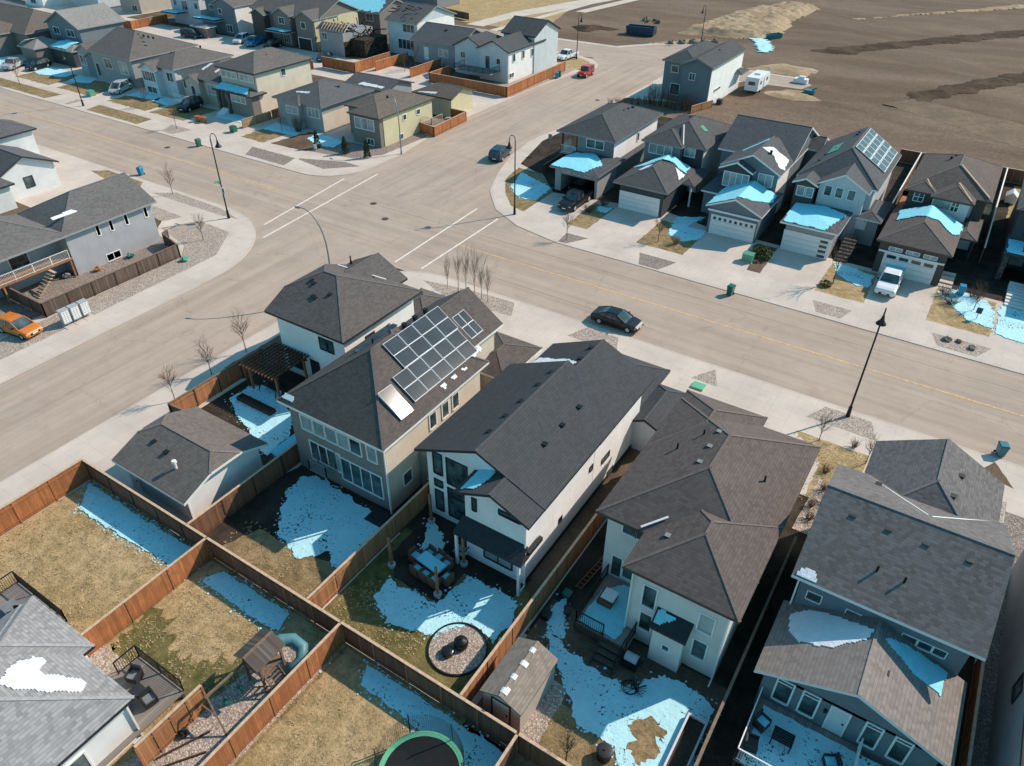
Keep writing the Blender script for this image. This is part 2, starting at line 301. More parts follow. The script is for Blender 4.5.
# ------------------------------------------------------------------ roofs, walls, openings
def roof_part(mb, x0, x1, y0, y1, ze, s, axis='y', e0='h', e1='h', rp=None, t=.2, clip=.4):
    if axis == 'x': u0, u1, v0, v1 = x0, x1, y0, y1; P = lambda u, v, z: (u, v, z)
    else: u0, u1, v0, v1 = y0, y1, x0, x1; P = lambda u, v, z: (v, u, z)
    vr = rp if rp is not None else (v0+v1)/2
    half = (v1-v0)/2; zr = ze+s*half; sa = (zr-ze)/(vr-v0); sb = (zr-ze)/(v1-vr); zc = zr-clip*(zr-ze)
    need = sum({'h': half, 'g': 0, 'c': (zr-zc)/s}[e] for e in (e0, e1)); L = u1-u0
    k = min(1, L/need*.999) if need > 0 else 1
    def end(e, u, sg):
        if e == 'h': return [], (u+sg*half*k, vr, zr)
        if e == 'g': return [], (u, vr, zr)
        return [(u, v0+(zc-ze)/sa, zc), (u, v1-(zc-ze)/sb, zc)], (u+sg*(zr-zc)/s*k, vr, zr)
    c0, r0 = end(e0, u0, 1); c1, r1 = end(e1, u1, -1)
    A = [(u0, v0, ze), (u1, v0, ze)]+([c1[0]] if c1 else [])+[r1, r0]+([c0[0]] if c0 else [])
    B = [(u1, v1, ze), (u0, v1, ze)]+([c0[1]] if c0 else [])+[r0, r1]+([c1[1]] if c1 else [])
    faces = [A, B]
    if e0 == 'h': faces.append([(u0, v1, ze), (u0, v0, ze), r0])
    if e1 == 'h': faces.append([(u1, v0, ze), (u1, v1, ze), r1])
    if c0: faces.append([c0[1], c0[0], r0])
    if c1: faces.append([c1[0], c1[1], r1])
    for f in faces:
        f = [q for i, q in enumerate(f) if (Vector(q)-Vector(f[i-1])).length > .01]
        if len(f) < 3: continue
        mb.add([P(*q) for q in f], [list(range(len(f)))], 0); mb.add([P(q[0], q[1], q[2]-t) for q in f], [list(range(len(f)))[::-1]], 1)
    loop = [(u0, v0, ze), (u1, v0, ze)]+(c1 if c1 else [r1] if e1 == 'g' else [])+[(u1, v1, ze), (u0, v1, ze)]+(c0[::-1] if c0 else [r0] if e0 == 'g' else [])
    for i in range(len(loop)):
        a = loop[i]; b = loop[(i+1) % len(loop)]
        mb.add([P(*a), P(*b), P(b[0], b[1], b[2]-t), P(a[0], a[1], a[2]-t)], [(0, 1, 2, 3)], 1)
    Q = [(P(*r0), P(*r1))]
    if e0 == 'h': Q += [(P(u0, v0, ze), P(*r0)), (P(u0, v1, ze), P(*r0))]
    if e1 == 'h': Q += [(P(u1, v0, ze), P(*r1)), (P(u1, v1, ze), P(*r1))]
    if c0: Q += [(P(*c0[0]), P(*r0)), (P(*c0[1]), P(*r0))]
    if c1: Q += [(P(*c1[0]), P(*r1)), (P(*c1[1]), P(*r1))]
    for a, b in Q:
        if (Vector(a)-Vector(b)).length > .3: mb.bar(Vector(a)+Vector((0, 0, .0)), Vector(b)+Vector((0, 0, .0)), .17, .028, 2)
    return zr
def gable_slab(mb, axis, u, th, v0, v1, ze, s, oh, rp, e, clip=.4, mi=0):
    # v0,v1 wall lines; ze at roof edge; fills the triangle under a gable end
    P = (lambda u_, v, z: (u_, v, z)) if axis == 'x' else (lambda u_, v, z: (v, u_, z))
    half = (v1-v0)/2+oh; vr = rp if rp is not None else (v0+v1)/2; zr = ze+s*half; sa = (zr-ze)/(vr-v0+oh); sb = (zr-ze)/(v1+oh-vr)
    zl = ze+sa*oh-.15; zh = ze+sb*oh-.15; base = min(zl, zh)-.3
    prof = [(v0, base), (v1, base), (v1, zh)]
    if e == 'c': zc = zr-clip*(zr-ze)-.15; prof += [(v1-(zc-zh)/sb, zc), (v0+(zc-zl)/sa, zc)]
    else: prof += [(vr, zr-.15)]
    prof += [(v0, zl)]
    n = len(prof); vs = [P(u-th/2, a, z) for a, z in prof]+[P(u+th/2, a, z) for a, z in prof]
    mb.add(vs, [list(range(n)), list(range(n, 2*n))[::-1]]+[(i, (i+1) % n, n+(i+1) % n, n+i) for i in range(n)], mi)
class House:
    def __init__(s, label, loc, name='house', cat='house', wall='s_grey', roof='r_nw', trim='white', fascia=None, group=None):
        s.r = thing(name, label, cat, (loc[0], loc[1], .12), 0, group); s.wm = wall; s.rm = roof; s.tm = trim; s.fm = fascia or (trim if trim != 'white' else 'fas')
        s.W = MB(); s.Rf = MB(); s.k = 0; s.wms = [wall]
    def mat(s, m):
        if m is None: return 0
        if m not in s.wms: s.wms.append(m)
        return s.wms.index(m)
    def block(s, x0, x1, y0, y1, ze, sl=.45, axis='y', e0='h', e1='h', oh=.5, rp=None, wall=None, clip=.4, zb=.1, walls=True, roofs=True, t=.2):
        k = s.k; s.k += 1; d = .005*k; mi = s.mat(wall)
        if roofs: roof_part(s.Rf, x0+d, x1-d, y0+d, y1-d, ze-.007*k, sl, axis, e0, e1, rp, t, clip)
        if walls:
            a, b, c, e = x0+oh+d, x1-oh-d, y0+oh+d, y1-oh-d
            s.W.box(a, b, c, e, zb, ze-t+.06+sl*oh*.95, mi)
            for en, lo in ((e0, 1), (e1, 0)):
                if en in 'gc':
                    if axis == 'x': gable_slab(s.W, 'x', (a+.072) if lo else (b-.072), .14, c, e, ze-.007*k, sl, oh, rp, en, clip, mi)
                    else: gable_slab(s.W, 'y', (c+.072) if lo else (e-.072), .14, a, b, ze-.007*k, sl, oh, rp, en, clip, mi)
        return s
    def box(s, x0, x1, y0, y1, z0, z1, m=None): d = .004*s.k; s.k += 1; s.W.box(x0+d, x1-d, y0+d, y1-d, z0, z1, s.mat(m)); return s
    def F(s, face, p, a, z, d):       # wall coordinates -> world: d outwards
        return {'y-': (a, p-d, z), 'y+': (a, p+d, z), 'x+': (p+d, a, z), 'x-': (p-d, a, z)}[face]
    def fbox(s, mb, face, p, a0, a1, z0, z1, d0, d1, mi=0):
        A = s.F(face, p, a0, z0, d0); B = s.F(face, p, a1, z1, d1)
        mb.box(min(A[0], B[0]), max(A[0], B[0]), min(A[1], B[1]), max(A[1], B[1]), z0, z1, mi)
    def win(s, face, p, a0, a1, z0, z1, nx=1, nz=1, glass='glass', frame=None, w=.09, parent=None):
        m = MB(); fr = frame or s.tm
        for b in ((a0-w, a0, z0-w, z1+w), (a1, a1+w, z0-w, z1+w)): s.fbox(m, face, p, *b, -.02, .055)
        s.fbox(m, face, p, a0, a1, z1, z1+w, -.02, .053); s.fbox(m, face, p, a0, a1, z0-w, z0, -.02, .09)
        for i in range(1, nx): c = a0+(a1-a0)*i/nx; s.fbox(m, face, p, c-.035, c+.035, z0+.001, z1-.001, -.02, .046)
        for i in range(1, nz): c = z0+(z1-z0)*i/nz; s.fbox(m, face, p, a0+.001, a1-.001, c-.03, c+.03, -.02, .043)
        o = m.build('window', fr, parent or s.r); g = MB(); s.fbox(g, face, p, a0, a1, z0, z1, -.01, .02); g.build('pane', glass, o) if not parent else g.build('pane', glass, s.r)
        return o
    def door(s, face, p, a0, a1, z0, z1, m='white', frame=None):
        d = MB(); s.fbox(d, face, p, a0, a1, z0, z1, -.01, .03); w = .08
        for q in ((.12, .45), (.55, .9)):
            for r in ((.12, .46), (.54, .88)): s.fbox(d, face, p, a0+(a1-a0)*r[0], a0+(a1-a0)*r[1], z0+(z1-z0)*q[0], z0+(z1-z0)*q[1], .02, .042)
        for b in ((a0-w, a0, z0, z1+w), (a1, a1+w, z0, z1+w)): s.fbox(d, face, p, *b, -.01, .05, 1)
        s.fbox(d, face, p, a0, a1, z1, z1+w, -.01, .049, 1)
        o = d.build('door', [m, frame or s.tm], s.r); h = MB(); s.fbox(h, face, p, a1-.16, a1-.08, z0+.95, z0+1.05, .03, .1); h.build('handle', 'black', o); return o
    def gdoor(s, face, p, a0, a1, z0, z1, m='white', wins=0, trim=None, side=0):
        d = MB(); n = 4; hz = (z1-z0)/n; w = .14
        for i in range(n):
            s.fbox(d, face, p, a0, a1, z0+hz*i+.015, z0+hz*(i+1)-.015, -.01, .03)
            q = 8
            for j in range(q): c = (a1-a0)/q; s.fbox(d, face, p, a0+c*j+.06, a0+c*(j+1)-.06, z0+hz*i+.1, z0+hz*(i+1)-.1, .02, .045)
        for b in ((a0-w, a0, z0, z1+w), (a1, a1+w, z0, z1+w)): s.fbox(d, face, p, *b, -.01, .07, 1)
        s.fbox(d, face, p, a0, a1, z1, z1+w, -.01, .069, 1)
        o = d.build('garage_door', [m, trim or s.tm], s.r); g = MB()
        if wins:
            for j in range(wins): c = (a1-a0)/wins; s.fbox(g, face, p, a0+c*j+.15, a0+c*(j+1)-.15, z1-hz+.12, z1-.1, .03, .06)
        if side:
            for i in range(n): s.fbox(g, face, p, a1-1.0, a1-.2, z0+hz*i+.13, z0+hz*(i+1)-.13, .03, .06)
        if wins or side: g.build('window_row', 'glass', o)
        return o
    def vent(s, x, y, z, kind=0):
        m = MB()
        if kind == 0: m.box(x-.12, x+.12, y-.12, y+.12, z-.3, z+.05); m.box(x-.17, x+.17, y-.17, y+.17, z+.05, z+.09)
        elif kind == 1: m.cyl(x, y, z-.3, z+.45, .06); m.cyl(x, y, z-.3, z+.02, .13, .08)
        else: m.cyl(x, y, z-.3, z+.55, .09); m.cyl(x, y, z+.55, z+.72, .17, .15)
        m.build('roof_vent' if kind == 0 else 'vent_pipe', 'black' if kind == 0 else 'black' if kind == 1 else 'white', s.r)
    def spout(s, x, y, z1, m='white', z0=.12):
        b = MB(); b.box(x-.045, x+.045, y-.045, y+.045, z0, z1); b.bar((x, y, z0+.08), (x, y-.5, z0+.03), .08, .06); b.build('downspout', m, s.r)
    def patch(s, pts, zf, name='snow', mat='snow', seed=0, amp=.18, th=.05, step=.22):
        m = MB(); poly = rough_edge(pts, amp, step, seed); xs = [p[0] for p in poly]; ys = [p[1] for p in poly]
        st = max(.1, math.sqrt((max(xs)-min(xs))*(max(ys)-min(ys)))/34); nx = int((max(xs)-min(xs))/st)+1; ny = int((max(ys)-min(ys))/st)+1; idx = {}
        def ins(x, y):
            c = False
            for k in range(len(poly)):
                (ax, ay), (bx, by) = poly[k-1], poly[k]
                if (ay > y) != (by > y) and x < (bx-ax)*(y-ay)/(by-ay)+ax: c = not c
            return c
        def vx(i, j):
            if (i, j) not in idx: x = min(xs)+i*st; y = min(ys)+j*st; idx[i, j] = len(m.v); m.v.append((x, y, zf(x, y)+th))
            return idx[i, j]
        cells = {(i, j) for i in range(nx) for j in range(ny) if ins(min(xs)+(i+.5)*st, min(ys)+(j+.5)*st)}
        for i, j in cells: m.f.append([vx(i, j), vx(i+1, j), vx(i+1, j+1), vx(i, j+1)]); m.m.append(0)
        for i, j in cells:
            for di, dj, a, b in ((-1, 0, (0, 0), (0, 1)), (1, 0, (1, 0), (1, 1)), (0, -1, (0, 0), (1, 0)), (0, 1, (0, 1), (1, 1))):
                if (i+di, j+dj) not in cells:
                    p = m.v[vx(i+a[0], j+a[1])]; q = m.v[vx(i+b[0], j+b[1])]; m.add([p, q, (q[0], q[1], q[2]-th), (p[0], p[1], p[2]-th)], [(0, 1, 2, 3)])
        if cells: m.build(name, mat, s.r)
    def done(s):
        s.W.build('wall', s.wms, s.r); s.Rf.build('roof', [s.rm, s.fm, 'c_'+s.rm], s.r)
        return s
def railing(mb, pts, z, h=1.0, gap=.13, mi=0, bal=True):
    for a, b in zip(pts, pts[1:]):
        a = Vector((a[0], a[1], z)); b = Vector((b[0], b[1], z)); up = Vector((0, 0, h)); L = (b-a).length
        mb.bar(a+up, b+up, .06, .05, mi); mb.bar(a+Vector((0, 0, .1)), b+Vector((0, 0, .1)), .04, .04, mi); n = max(1, int(L/1.5))
        for i in range(n+1): q = a.lerp(b, i/n); mb.bar(q, q+up, .06, .06, mi)
        if bal:
            for i in range(1, int(L/gap)): q = a.lerp(b, i*gap/L); mb.bar(q+Vector((0, 0, .1)), q+up, .022, .022, mi)
# ------------------------------------------------------------------ fences
def fence(label, pts, h=1.8, boards='wood', cap='cap', post='timber', z=.12, side=1, sect=2.44, rails=True, name='fence', group=None):
    r = thing(name, label, 'fence', (pts[0][0], pts[0][1], z), 0, group)
    pr = Vector((0, 0, 0))
    for a, b in zip(pts, pts[1:]):
        a = Vector((*a, z)); b = Vector((*b, z)); L = (b-a).length; d = (b-a)/L; n = max(1, round(L/sect)); nr = Vector((-d.y, d.x, 0))*side
        cm = MB(); cm.bar(a+Vector((0, 0, h+.03)), b+Vector((0, 0, h+.03)), .15, .045); cm.build('cap_rail', cap, r)
        for i in range(n):
            p = a+d*L*i/n; q = a+d*L*(i+1)/n; dz = random.uniform(-.012, .012)
            pm = MB(); pm.bar(p+d*.055+Vector((0, 0, h/2+dz)), q-d*.055+Vector((0, 0, h/2+dz)), .03, h-.08)
            for zz in (.35, h-.3): pm.bar(p+d*.055+nr*.035+Vector((0, 0, zz)), q-d*.055+nr*.035+Vector((0, 0, zz)), .038, .085)
            pm.build('board_panel', boards, r)
            po = MB(); po.bar(p+nr*.0, p+Vector((0, 0, h+.0)), .10, .10); po.build('post', post, r)
        po = MB(); po.bar(b, b+Vector((0, 0, h)), .10, .10); po.build('post', post, r)
    return r
def sheet(name, poly, z, m, amp=0, th=.015, kind='structure', seed=0, step=.5):
    if amp: poly = rough_edge(poly, amp, step, seed)
    mb = MB().prism(poly, z-th, z)
    o = mb.build(name, m); o['kind'] = kind; return o
# ------------------------------------------------------------------ the ground
def arc(cx, cy, r, a0, a1, n=10): return [(cx+r*math.cos(R(a0+(a1-a0)*i/n)), cy+r*math.sin(R(a0+(a1-a0)*i/n))) for i in range(n+1)]
def setting():
    # field sheet to the horizon, gently uneven away from the streets
    g = MB(); g.box(-1600, 1600, -500, 2200, -.5, 0); struct('ground', g, 'dirt')
    sheet('road', [(-400, 52.5), (120, 52.5), (120, 68), (-400, 68)], .072, 'roadA')
    sheet('road', [(-63.5, -60), (-49, -60), (-49, 52.5), (-50, 54), (-66, 54), (-75, 52.5), (-63.5, 44)], .077, 'roadB')
    sheet('road', [(-75, 67.5), (-34, 66.8), (-34, 78), (-50, 92), (-54, 100), (-54, 165), (-60, 173), (-69, 166), (-74, 160), (-74, 120), (-73, 100), (-71, 80)], .076, 'roadB')
    sheet('road', [(-190, 147), (-31.5, 147), (-30.5, 151), (-33, 154.3), (-45, 154.6), (-60, 172.5), (-69, 166), (-76, 158), (-93, 157.6), (-190, 157.6)], .08, 'roadA')
    T = .12; S_in = []
    def slab(name, poly, m='conc', kerb=True):
        mb = MB().prism(poly, -.05, T); o = mb.build(name, m); o['kind'] = 'structure'; return o
    # kerbed blocks (their tops are the concrete walks; yards are laid on them)
    slab('sidewalk', [(120, -60), (120, 53.8)]+arc(-42.3, 45.8, 8, 90, 180, 12)+[(-50.4, 30), (-50.2, -60)])
    slab('sidewalk', [(-400, -60), (-61.9, -60), (-62.1, 38)]+arc(-75.5, 40, 13.3, 0, 90, 14)+[(-400, 53.4)])
    slab('sidewalk', [(-400, 66.4), (-78, 66.4)]+arc(-76.5, 73, 6.6, -90, -5, 8)+[(-69.9, 80), (-71.3, 88), (-72.2, 95), (-72.3, 120), (-71.2, 134), (-69.6, 139), (-70.5, 142.5), (-74, 146), (-79, 147.5), (-190, 147.5), (-400, 147.5)])
    slab('sidewalk', [(120, 67), (120, 120), (-33, 147), (-42.5, 146.6), (-53, 146.6), (-56.3, 143), (-56, 121), (-57.6, 95), (-56.6, 88), (-54.2, 81), (-51.7, 75.5), (-47.8, 71), (-43, 68.4), (-37, 67.1)])
    # thin kerb edges, read as a paler line beside the walk
    def kerb(pts, z=T+.004, w=.18):
        mb = MB()
        for a, b in zip(pts, pts[1:]): mb.bar((*a, z-.01), (*b, z-.01), w, .024)
        struct('kerb', mb, 'kerb')
    kerb([(120, 53.72)]+arc(-42.3, 45.8, 7.9, 90, 180, 12)+[(-50.3, 30), (-50.1, -60)])
    kerb([(-62, -60), (-62.2, 38)]+arc(-75.5, 40, 13.2, 0, 90, 14)+[(-400, 53.3)])
    kerb([(-400, 66.5), (-78, 66.5)]+arc(-76.5, 73, 6.5, -90, -5, 8)+[(-70, 80), (-71.4, 88), (-72.3, 95), (-72.4, 120), (-71.3, 134), (-69.7, 139), (-70.6, 142.4), (-74, 145.9), (-79, 147.4), (-190, 147.4)])
    kerb([(120, 67.1), (-37, 67.2), (-43, 68.5), (-47.7, 71.1), (-51.6, 75.6), (-54.1, 81), (-56.5, 88), (-57.5, 95), (-55.9, 121), (-56.2, 143)])
    sheet('kerb', [(-74, 158), (-69, 165), (-60, 172.6), (-59.4, 173.2), (-69.6, 166.3), (-75, 159.5), (-93, 159), (-93, 157.4)], .1, 'kerb', th=.1)
    sheet('kerb', [(-33, 154.2), (-45, 154.5), (-60, 172.3), (-59.2, 172.8), (-44.5, 155.6), (-32, 155)], .1, 'kerb', th=.1)
    # painted lines
    for x0, x1 in ((-46.5, 120), (-400, -74)): sheet('road_line', [(x0, 60.5), (x1, 60.5), (x1, 60.66), (x0, 60.66)], .084, 'line_y')
    for a, b in (((-67.9, 52.3), (-70.2, 68.3)), ((-65.3, 49.8), (-67.6, 72.0)), ((-49.0, 53.4), (-49.8, 70.0)), ((-45.7, 53.8), (-46.0, 68.9))):
        mb = MB(); mb.bar((*a, .082), (*b, .082), .2, .008); struct('road_line', mb, 'line_w')
    for a in (((-92, 57.1), (-20, 56.3)), ((-60, 64.0), (30, 64.2)), ((-56.4, 0), (-56.0, 50)), ((-63, 75), (-64.5, 140))):   # sealed seams
        mb = MB(); p, q = a; n = 40; pts = [(p[0]+(q[0]-p[0])*i/n+random.uniform(-.06, .06), p[1]+(q[1]-p[1])*i/n+random.uniform(-.06, .06), .0815) for i in range(n+1)]
        for u, v in zip(pts, pts[1:]): mb.bar(u, v, .05, .004)
        struct('road_seam', mb, 'roadB' if a[0][0] > -60 and a[0][1] < 50 else 'roadA')
    Y = .126
    # --- foreground block: planted strips, front yards, side yards, back yards
    for i, p in enumerate(([(-44, 51.9), (-38.3, 52.9), (-33.6, 53.2), (-32.5, 50.9), (-39.6, 50.2)], [(-26.4, 50.9), (-25.5, 53.1), (-22.3, 53.1), (-21.4, 50.9)], [(-14.4, 50.9), (-13.1, 53.2), (-12.1, 50.9)], [(-4.8, 50.95), (-3.8, 53.1), (-.3, 53.1), (.5, 50.9)])):
        sheet('planting_strip', p, Y, 'gravel', .05)
    sheet('planting_strip', [(7.6, 51.9), (8.3, 53.2), (9.7, 50.8), (8.4, 51.2)], Y, 'yarddirt', .08)
    sheet('lawn', [(-5, 48.8), (.4, 48.8), (.3, 40), (-2.5, 40), (-2.5, 46)], Y, 'grass', .1)
    sheet('gravel_bed', [(-2.4, 38.5), (-1.0, 38.5), (-.5, 41.5), (-.9, 43.6), (-2.1, 44.4)], Y+.005, 'gravel', .1)
    sheet('soil', [(-2.5, 18), (8.8, 18), (9, 39), (-2.5, 40)], Y, 'darkdirt')
    sheet('gravel_bed', [(8.1, 44.5), (9.2, 44.8), (9.4, 49), (8.3, 49)], Y+.002, 'gravel', .1)
    sheet('soil', [(-48.4, 30.2), (-34.3, 30.2), (-34.3, 47), (-46, 47), (-48.4, 42)], Y, 'yarddirt', .1)
    sheet('soil', [(-34, 24), (-21.8, 24), (-21.8, 44), (-34, 44)], Y+.001, 'darkdirt')
    sheet('soil', [(-23.3, 23), (-13.1, 23), (-13.1, 46), (-23.3, 46)], Y+.0005, 'yarddirt')
    sheet('soil', [(-13, 22), (-2, 22), (-2, 42), (-13, 42)], Y+.0015, 'darkdirt')
    # back yards
    sheet('soil', [(-45.25, -20), (9.4, -20), (9.4, 15.99), (-45.25, 15.99)], Y-.001, 'grassb')
    sheet('lawn', [(-45.5, 23.6), (-35.6, 23.6), (-34.4, 33), (-45.5, 33)], Y+.002, 'darkdirt')
    sheet('lawn', [(-35.6, 16.1), (-24, 16.1), (-24, 25.2), (-33.6, 26), (-35.6, 20)], Y+.003, 'darkdirt')
    sheet('lawn', [(-33, 16.1), (-24, 16.1), (-24, 19.4), (-25.4, 19.6), (-31.8, 19.2)], Y+.008, 'grassb', .25)
    sheet('lawn', [(-23.8, 16.1), (-13.2, 16.1), (-13.2, 24.6), (-23.8, 24.6)], Y+.004, 'grassg')
    sheet('patio', [(-21.8, 21), (-18.4, 20.9), (-18.4, 23.6), (-14.9, 23.7), (-14.6, 25.5), (-22.6, 27), (-23.2, 27.5), (-23.2, 22.5)], Y+.012, 'darkdirt', .12)
    sheet('lawn', [(-12.8, 12), (-2, 12), (-2, 25), (-12.8, 25)], Y+.005, 'yarddirt')
    sheet('lawn', [(-10, 12.5), (-4, 12.5), (-4.6, 18.5), (-8, 19.5), (-10, 19.5)], Y+.010, 'grassb', .3)
    # yards of the street behind
    sheet('lawn', [(-45.2, -20), (-32.6, -20), (-32.6, 15.8), (-45.2, 15.8)], Y+.003, 'grass')
    sheet('lawn', [(-32.3, -20), (-21, -20), (-21, 15.8), (-32.3, 15.8)], Y+.004, 'grass')
    sheet('lawn', [(-29.6, 8.0), (-24.6, 8.6), (-23.9, 12.8), (-25.6, 11.5), (-28, 10.2), (-32.2, 11.5), (-32.2, 8.6)], Y+.009, 'grassg', 1.1, step=.2)
    sheet('lawn', [(-20.8, -20), (-9.6, -20), (-9.6, 15.8), (-20.8, 15.8)], Y+.005, 'grass')
    sheet('gravel_bed', [(-25.6, -5), (-21.1, -5), (-21.1, 14.2), (-24.2, 14.2), (-24.6, 9.9), (-25.4, 8.2)], Y+.016, 'gravel', .12)
    sheet('gravel_bed', [(-33.2, 6), (-29.3, 6), (-29.3, 8.6), (-33.2, 8.4)], Y+.016, 'gravel', .05)
    sheet('soil', [(-9.5, -20), (30, -20), (30, 15.5), (-9.5, 15.5)], Y+.005, 'darkdirt')
    sheet('gravel_bed', [(-10.1, 16.1), (-9.0, 16.2), (-9.2, 20.4), (-10.1, 20.4)], Y+.016, 'gravel', .15)
    sheet('soil', [(9, -20), (60, -20), (60, 48), (9.4, 48)], Y+.006, 'gravel2')
    # --- west block
    sheet('gravel_bed', [(-68.4, 10), (-65.3, 10), (-65.6, 28), (-66.2, 44), (-69.5, 48.6), (-75, 48.8), (-77, 45), (-71, 43.6), (-69, 41.6)], Y, 'gravel', .05)
    sheet('gravel_bed', [(-87, 51), (-84.5, 52.8), (-76, 52.6), (-71.5, 51.6), (-74.5, 51.2)], Y, 'gravel', .05)
    sheet('planting_strip', [(-100.5, 51.3), (-98.6, 52.7), (-91, 52.6), (-89.5, 51.0), (-93.6, 50.2)], Y, 'grassb', .1)
    sheet('gravel_bed', [(-87, 44.5), (-79.5, 44.3), (-77.5, 48.4), (-86, 48.6)], Y+.002, 'gravel', .1)
    sheet('soil', [(-84, 44.4), (-77, 44.4), (-78.6, 46.3), (-84, 46.4)], Y+.007, 'yarddirt', .1)
    sheet('gravel_bed', [(-80, 20), (-69.9, 20), (-69.2, 41.5), (-72, 43), (-77, 44), (-80, 44)], Y+.004, 'gravel2')
    sheet('soil', [(-140, 20), (-90, 20), (-90, 40), (-140, 40)], Y, 'yarddirt')
    # --- north-west block
    for i, (x0, x1, x2, x3, m) in enumerate(((-158.5, -138.3, -138.6, -153, 'grassb'), (-133.5, -131.6, -132, -132.8, 'gravel'), (-127.3, -113.3, -113, -126.6, 'grassb'), (-108.4, -103.6, -104.4, -107, 'gravel'), (-90, -81.2, -80.5, -88.2, 'gravel2'), (-175, -164, -166, -172, 'grassb'), (-192, -180, -182, -190, 'grassb'))):
        sheet('planting_strip', [(x0, 70.1), (x1, 70.1), (x2, 67.2), (x3, 67.2)], Y, m, .1)
    sheet('gravel_bed', [(-80.5, 70), (-75, 69.2), (-71.5, 72.8), (-74.5, 72.9), (-80.7, 70.4)], Y, 'gravel2', .05)
    for x0, x1 in ((-157, -146), (-143.5, -133.5), (-128.5, -118), (-117, -108.5), (-95, -90), (-186, -172)): sheet('lawn', [(x0, 72.2), (x1, 72.2), (x1, 79), (x0, 79)], Y, 'grassb', .3)
    sheet('soil', [(-89, 72.6), (-82, 73), (-81, 79), (-88, 79.6)], Y, 'yarddirt', .3)
    sheet('gravel_bed', [(-81.6, 73.3), (-74.6, 74.6), (-71.9, 78), (-71.6, 87), (-71.8, 97.2), (-74.5, 97), (-74, 88), (-74, 80), (-81, 79.4)], Y+.003, 'gravel2', .1)
    sheet('soil', [(-190, 92), (-83, 92), (-83, 104.5), (-190, 104.5)], Y, 'yarddirt')
    sheet('soil', [(-83, 88), (-74.9, 88), (-74.9, 97.4), (-83, 97.4)], Y+.002, 'darkdirt')
    sheet('gravel_bed', [(-91.7, 113), (-72.6, 113), (-72.4, 136), (-76, 137), (-78, 136), (-78, 120), (-91.7, 118)], Y, 'gravel', .1)
    sheet('soil', [(-190, 118), (-79, 118), (-79, 146), (-190, 146)], Y-.002, 'yarddirt')
    sheet('lawn', [(-77.5, 137), (-71.8, 136.2), (-70.8, 139.5), (-73.5, 143.8), (-78.5, 146)], Y+.004, 'grass', .1)
    # --- north-east block
    for x0, x1, x2, x3, y0 in ((-37.2, -34.4, -35.9, -36.9, 67.5), (-28, -23.7, -24.7, -26.9, 67.4), (-9.2, -5.5, -6.1, -8.4, 67.8), (1.6, 6.6, 5.6, 2.4, 67.8)): sheet('planting_strip', [(x0, 70), (x1, 70), (x2, y0), (x3, y0)], Y, 'gravel2' if x0 < -10 else 'gravel', .05)
    for x0, x1, m in ((-38.4, -35.7, 'grassb'), (-29.4, -23.8, 'grassb'), (-9.6, -4.9, 'grass'), (.8, 6.2, 'grass')):
        sheet('lawn', [(x0, 72.1), (x1, 72.1), (x1, 79.4), (x0+(-3.6 if x0 < -50 else 0), 84 if x0 < -50 else 79.4)], Y, m, .12)
    sheet('lawn', [(-46.8, 73.0), (-44.6, 72.4), (-44.6, 79.6), (-49, 84.4), (-53, 84.6), (-52.2, 80), (-49.6, 76)], Y+.001, 'grassb', .12)
    sheet('soil', [(-53.6, 86), (-49, 84), (-44.6, 79.6), (-30, 82), (-24, 80.5), (10, 80), (10, 117.6), (-55, 117.6), (-56, 96)], Y-.001, 'darkdirt')
    sheet('soil', [(-16.8, 72.6), (-15.4, 72.6), (-15.6, 79.5), (-17.6, 79.5)], Y+.002, 'yarddirt', .1)
    for x0, x1 in ((-8, 3.4), (4, 12)): sheet('lawn', [(x0+1.2, 103), (x1, 103), (x1, 115.5), (x0+1.2, 115.5)], Y+.003, 'grass', .1)
    sheet('soil', [(-7, 86), (-5.6, 86), (-5.6, 106), (-7, 106)], Y+.003, 'yarddirt')
    # the raw field behind: tracks, topsoil strips, sand pile
    sheet('field', [(-55.8, 117.7), (120, 117.7), (120, 121), (-31, 147.2), (-42, 146.4), (-43.5, 143), (-47, 126), (-55.8, 124)], Y+.002, 'dirt')
    sheet('field', [(-13, 152), (6, 146), (60, 133), (60, 119), (5, 133), (-17, 146)], .14, 'sandtrack', .5, seed=3)
    for k, (p, z) in enumerate((([(-15.5, 154), (-12, 150), (2.6, 176), (20, 200), (20, 216), (2, 186)], .55), ([(-38.5, 181), (-34, 178), (-.3, 224), (25, 262), (22, 272), (-1, 233)], .45))):
        mound('topsoil_ridge', p, z, 'topsoil', k)
    mound('sand_pile', [(-70, 180), (-66, 216), (-58, 236), (-50, 231), (-50.5, 208), (-48.5, 190), (-52, 184), (-60, 182)], 1.5, 'sand', 4)
    mound('sand_pile', [(-45.5, 156.5), (-40, 166), (-32.5, 163), (-33, 155.5)], .5, 'sand', 6)
    mound('sand_pile', [(-37, 140), (-34, 146.5), (-30, 146), (-26, 142), (-30, 137)], .5, 'sand', 8)
    mound('sand_pile', [(-70.5, 166.5), (-65, 174), (-58, 178.5), (-60, 175), (-66, 169)], .8, 'sand', 9)
    mound('topsoil_ridge', [(-39, 221), (-3, 266), (20, 292), (20, 298), (-4, 271)], .8, 'sand', 11)
    mound('topsoil_ridge', [(-95, 172), (-88, 178), (-82, 176), (-88, 169)], .7, 'topsoil', 12)
    # park strip at the top left
    sheet('lawn', [(-135, 162), (-96, 162), (-106, 196), (-104, 212), (-160, 212), (-150, 180)], .03, 'grass', .5)
    sheet('path', [(-116, 160), (-111, 160), (-111, 172), (-107, 188), (-102, 208), (-96, 240), (-99, 240), (-110.5, 200), (-115, 180)], .05, 'conc')
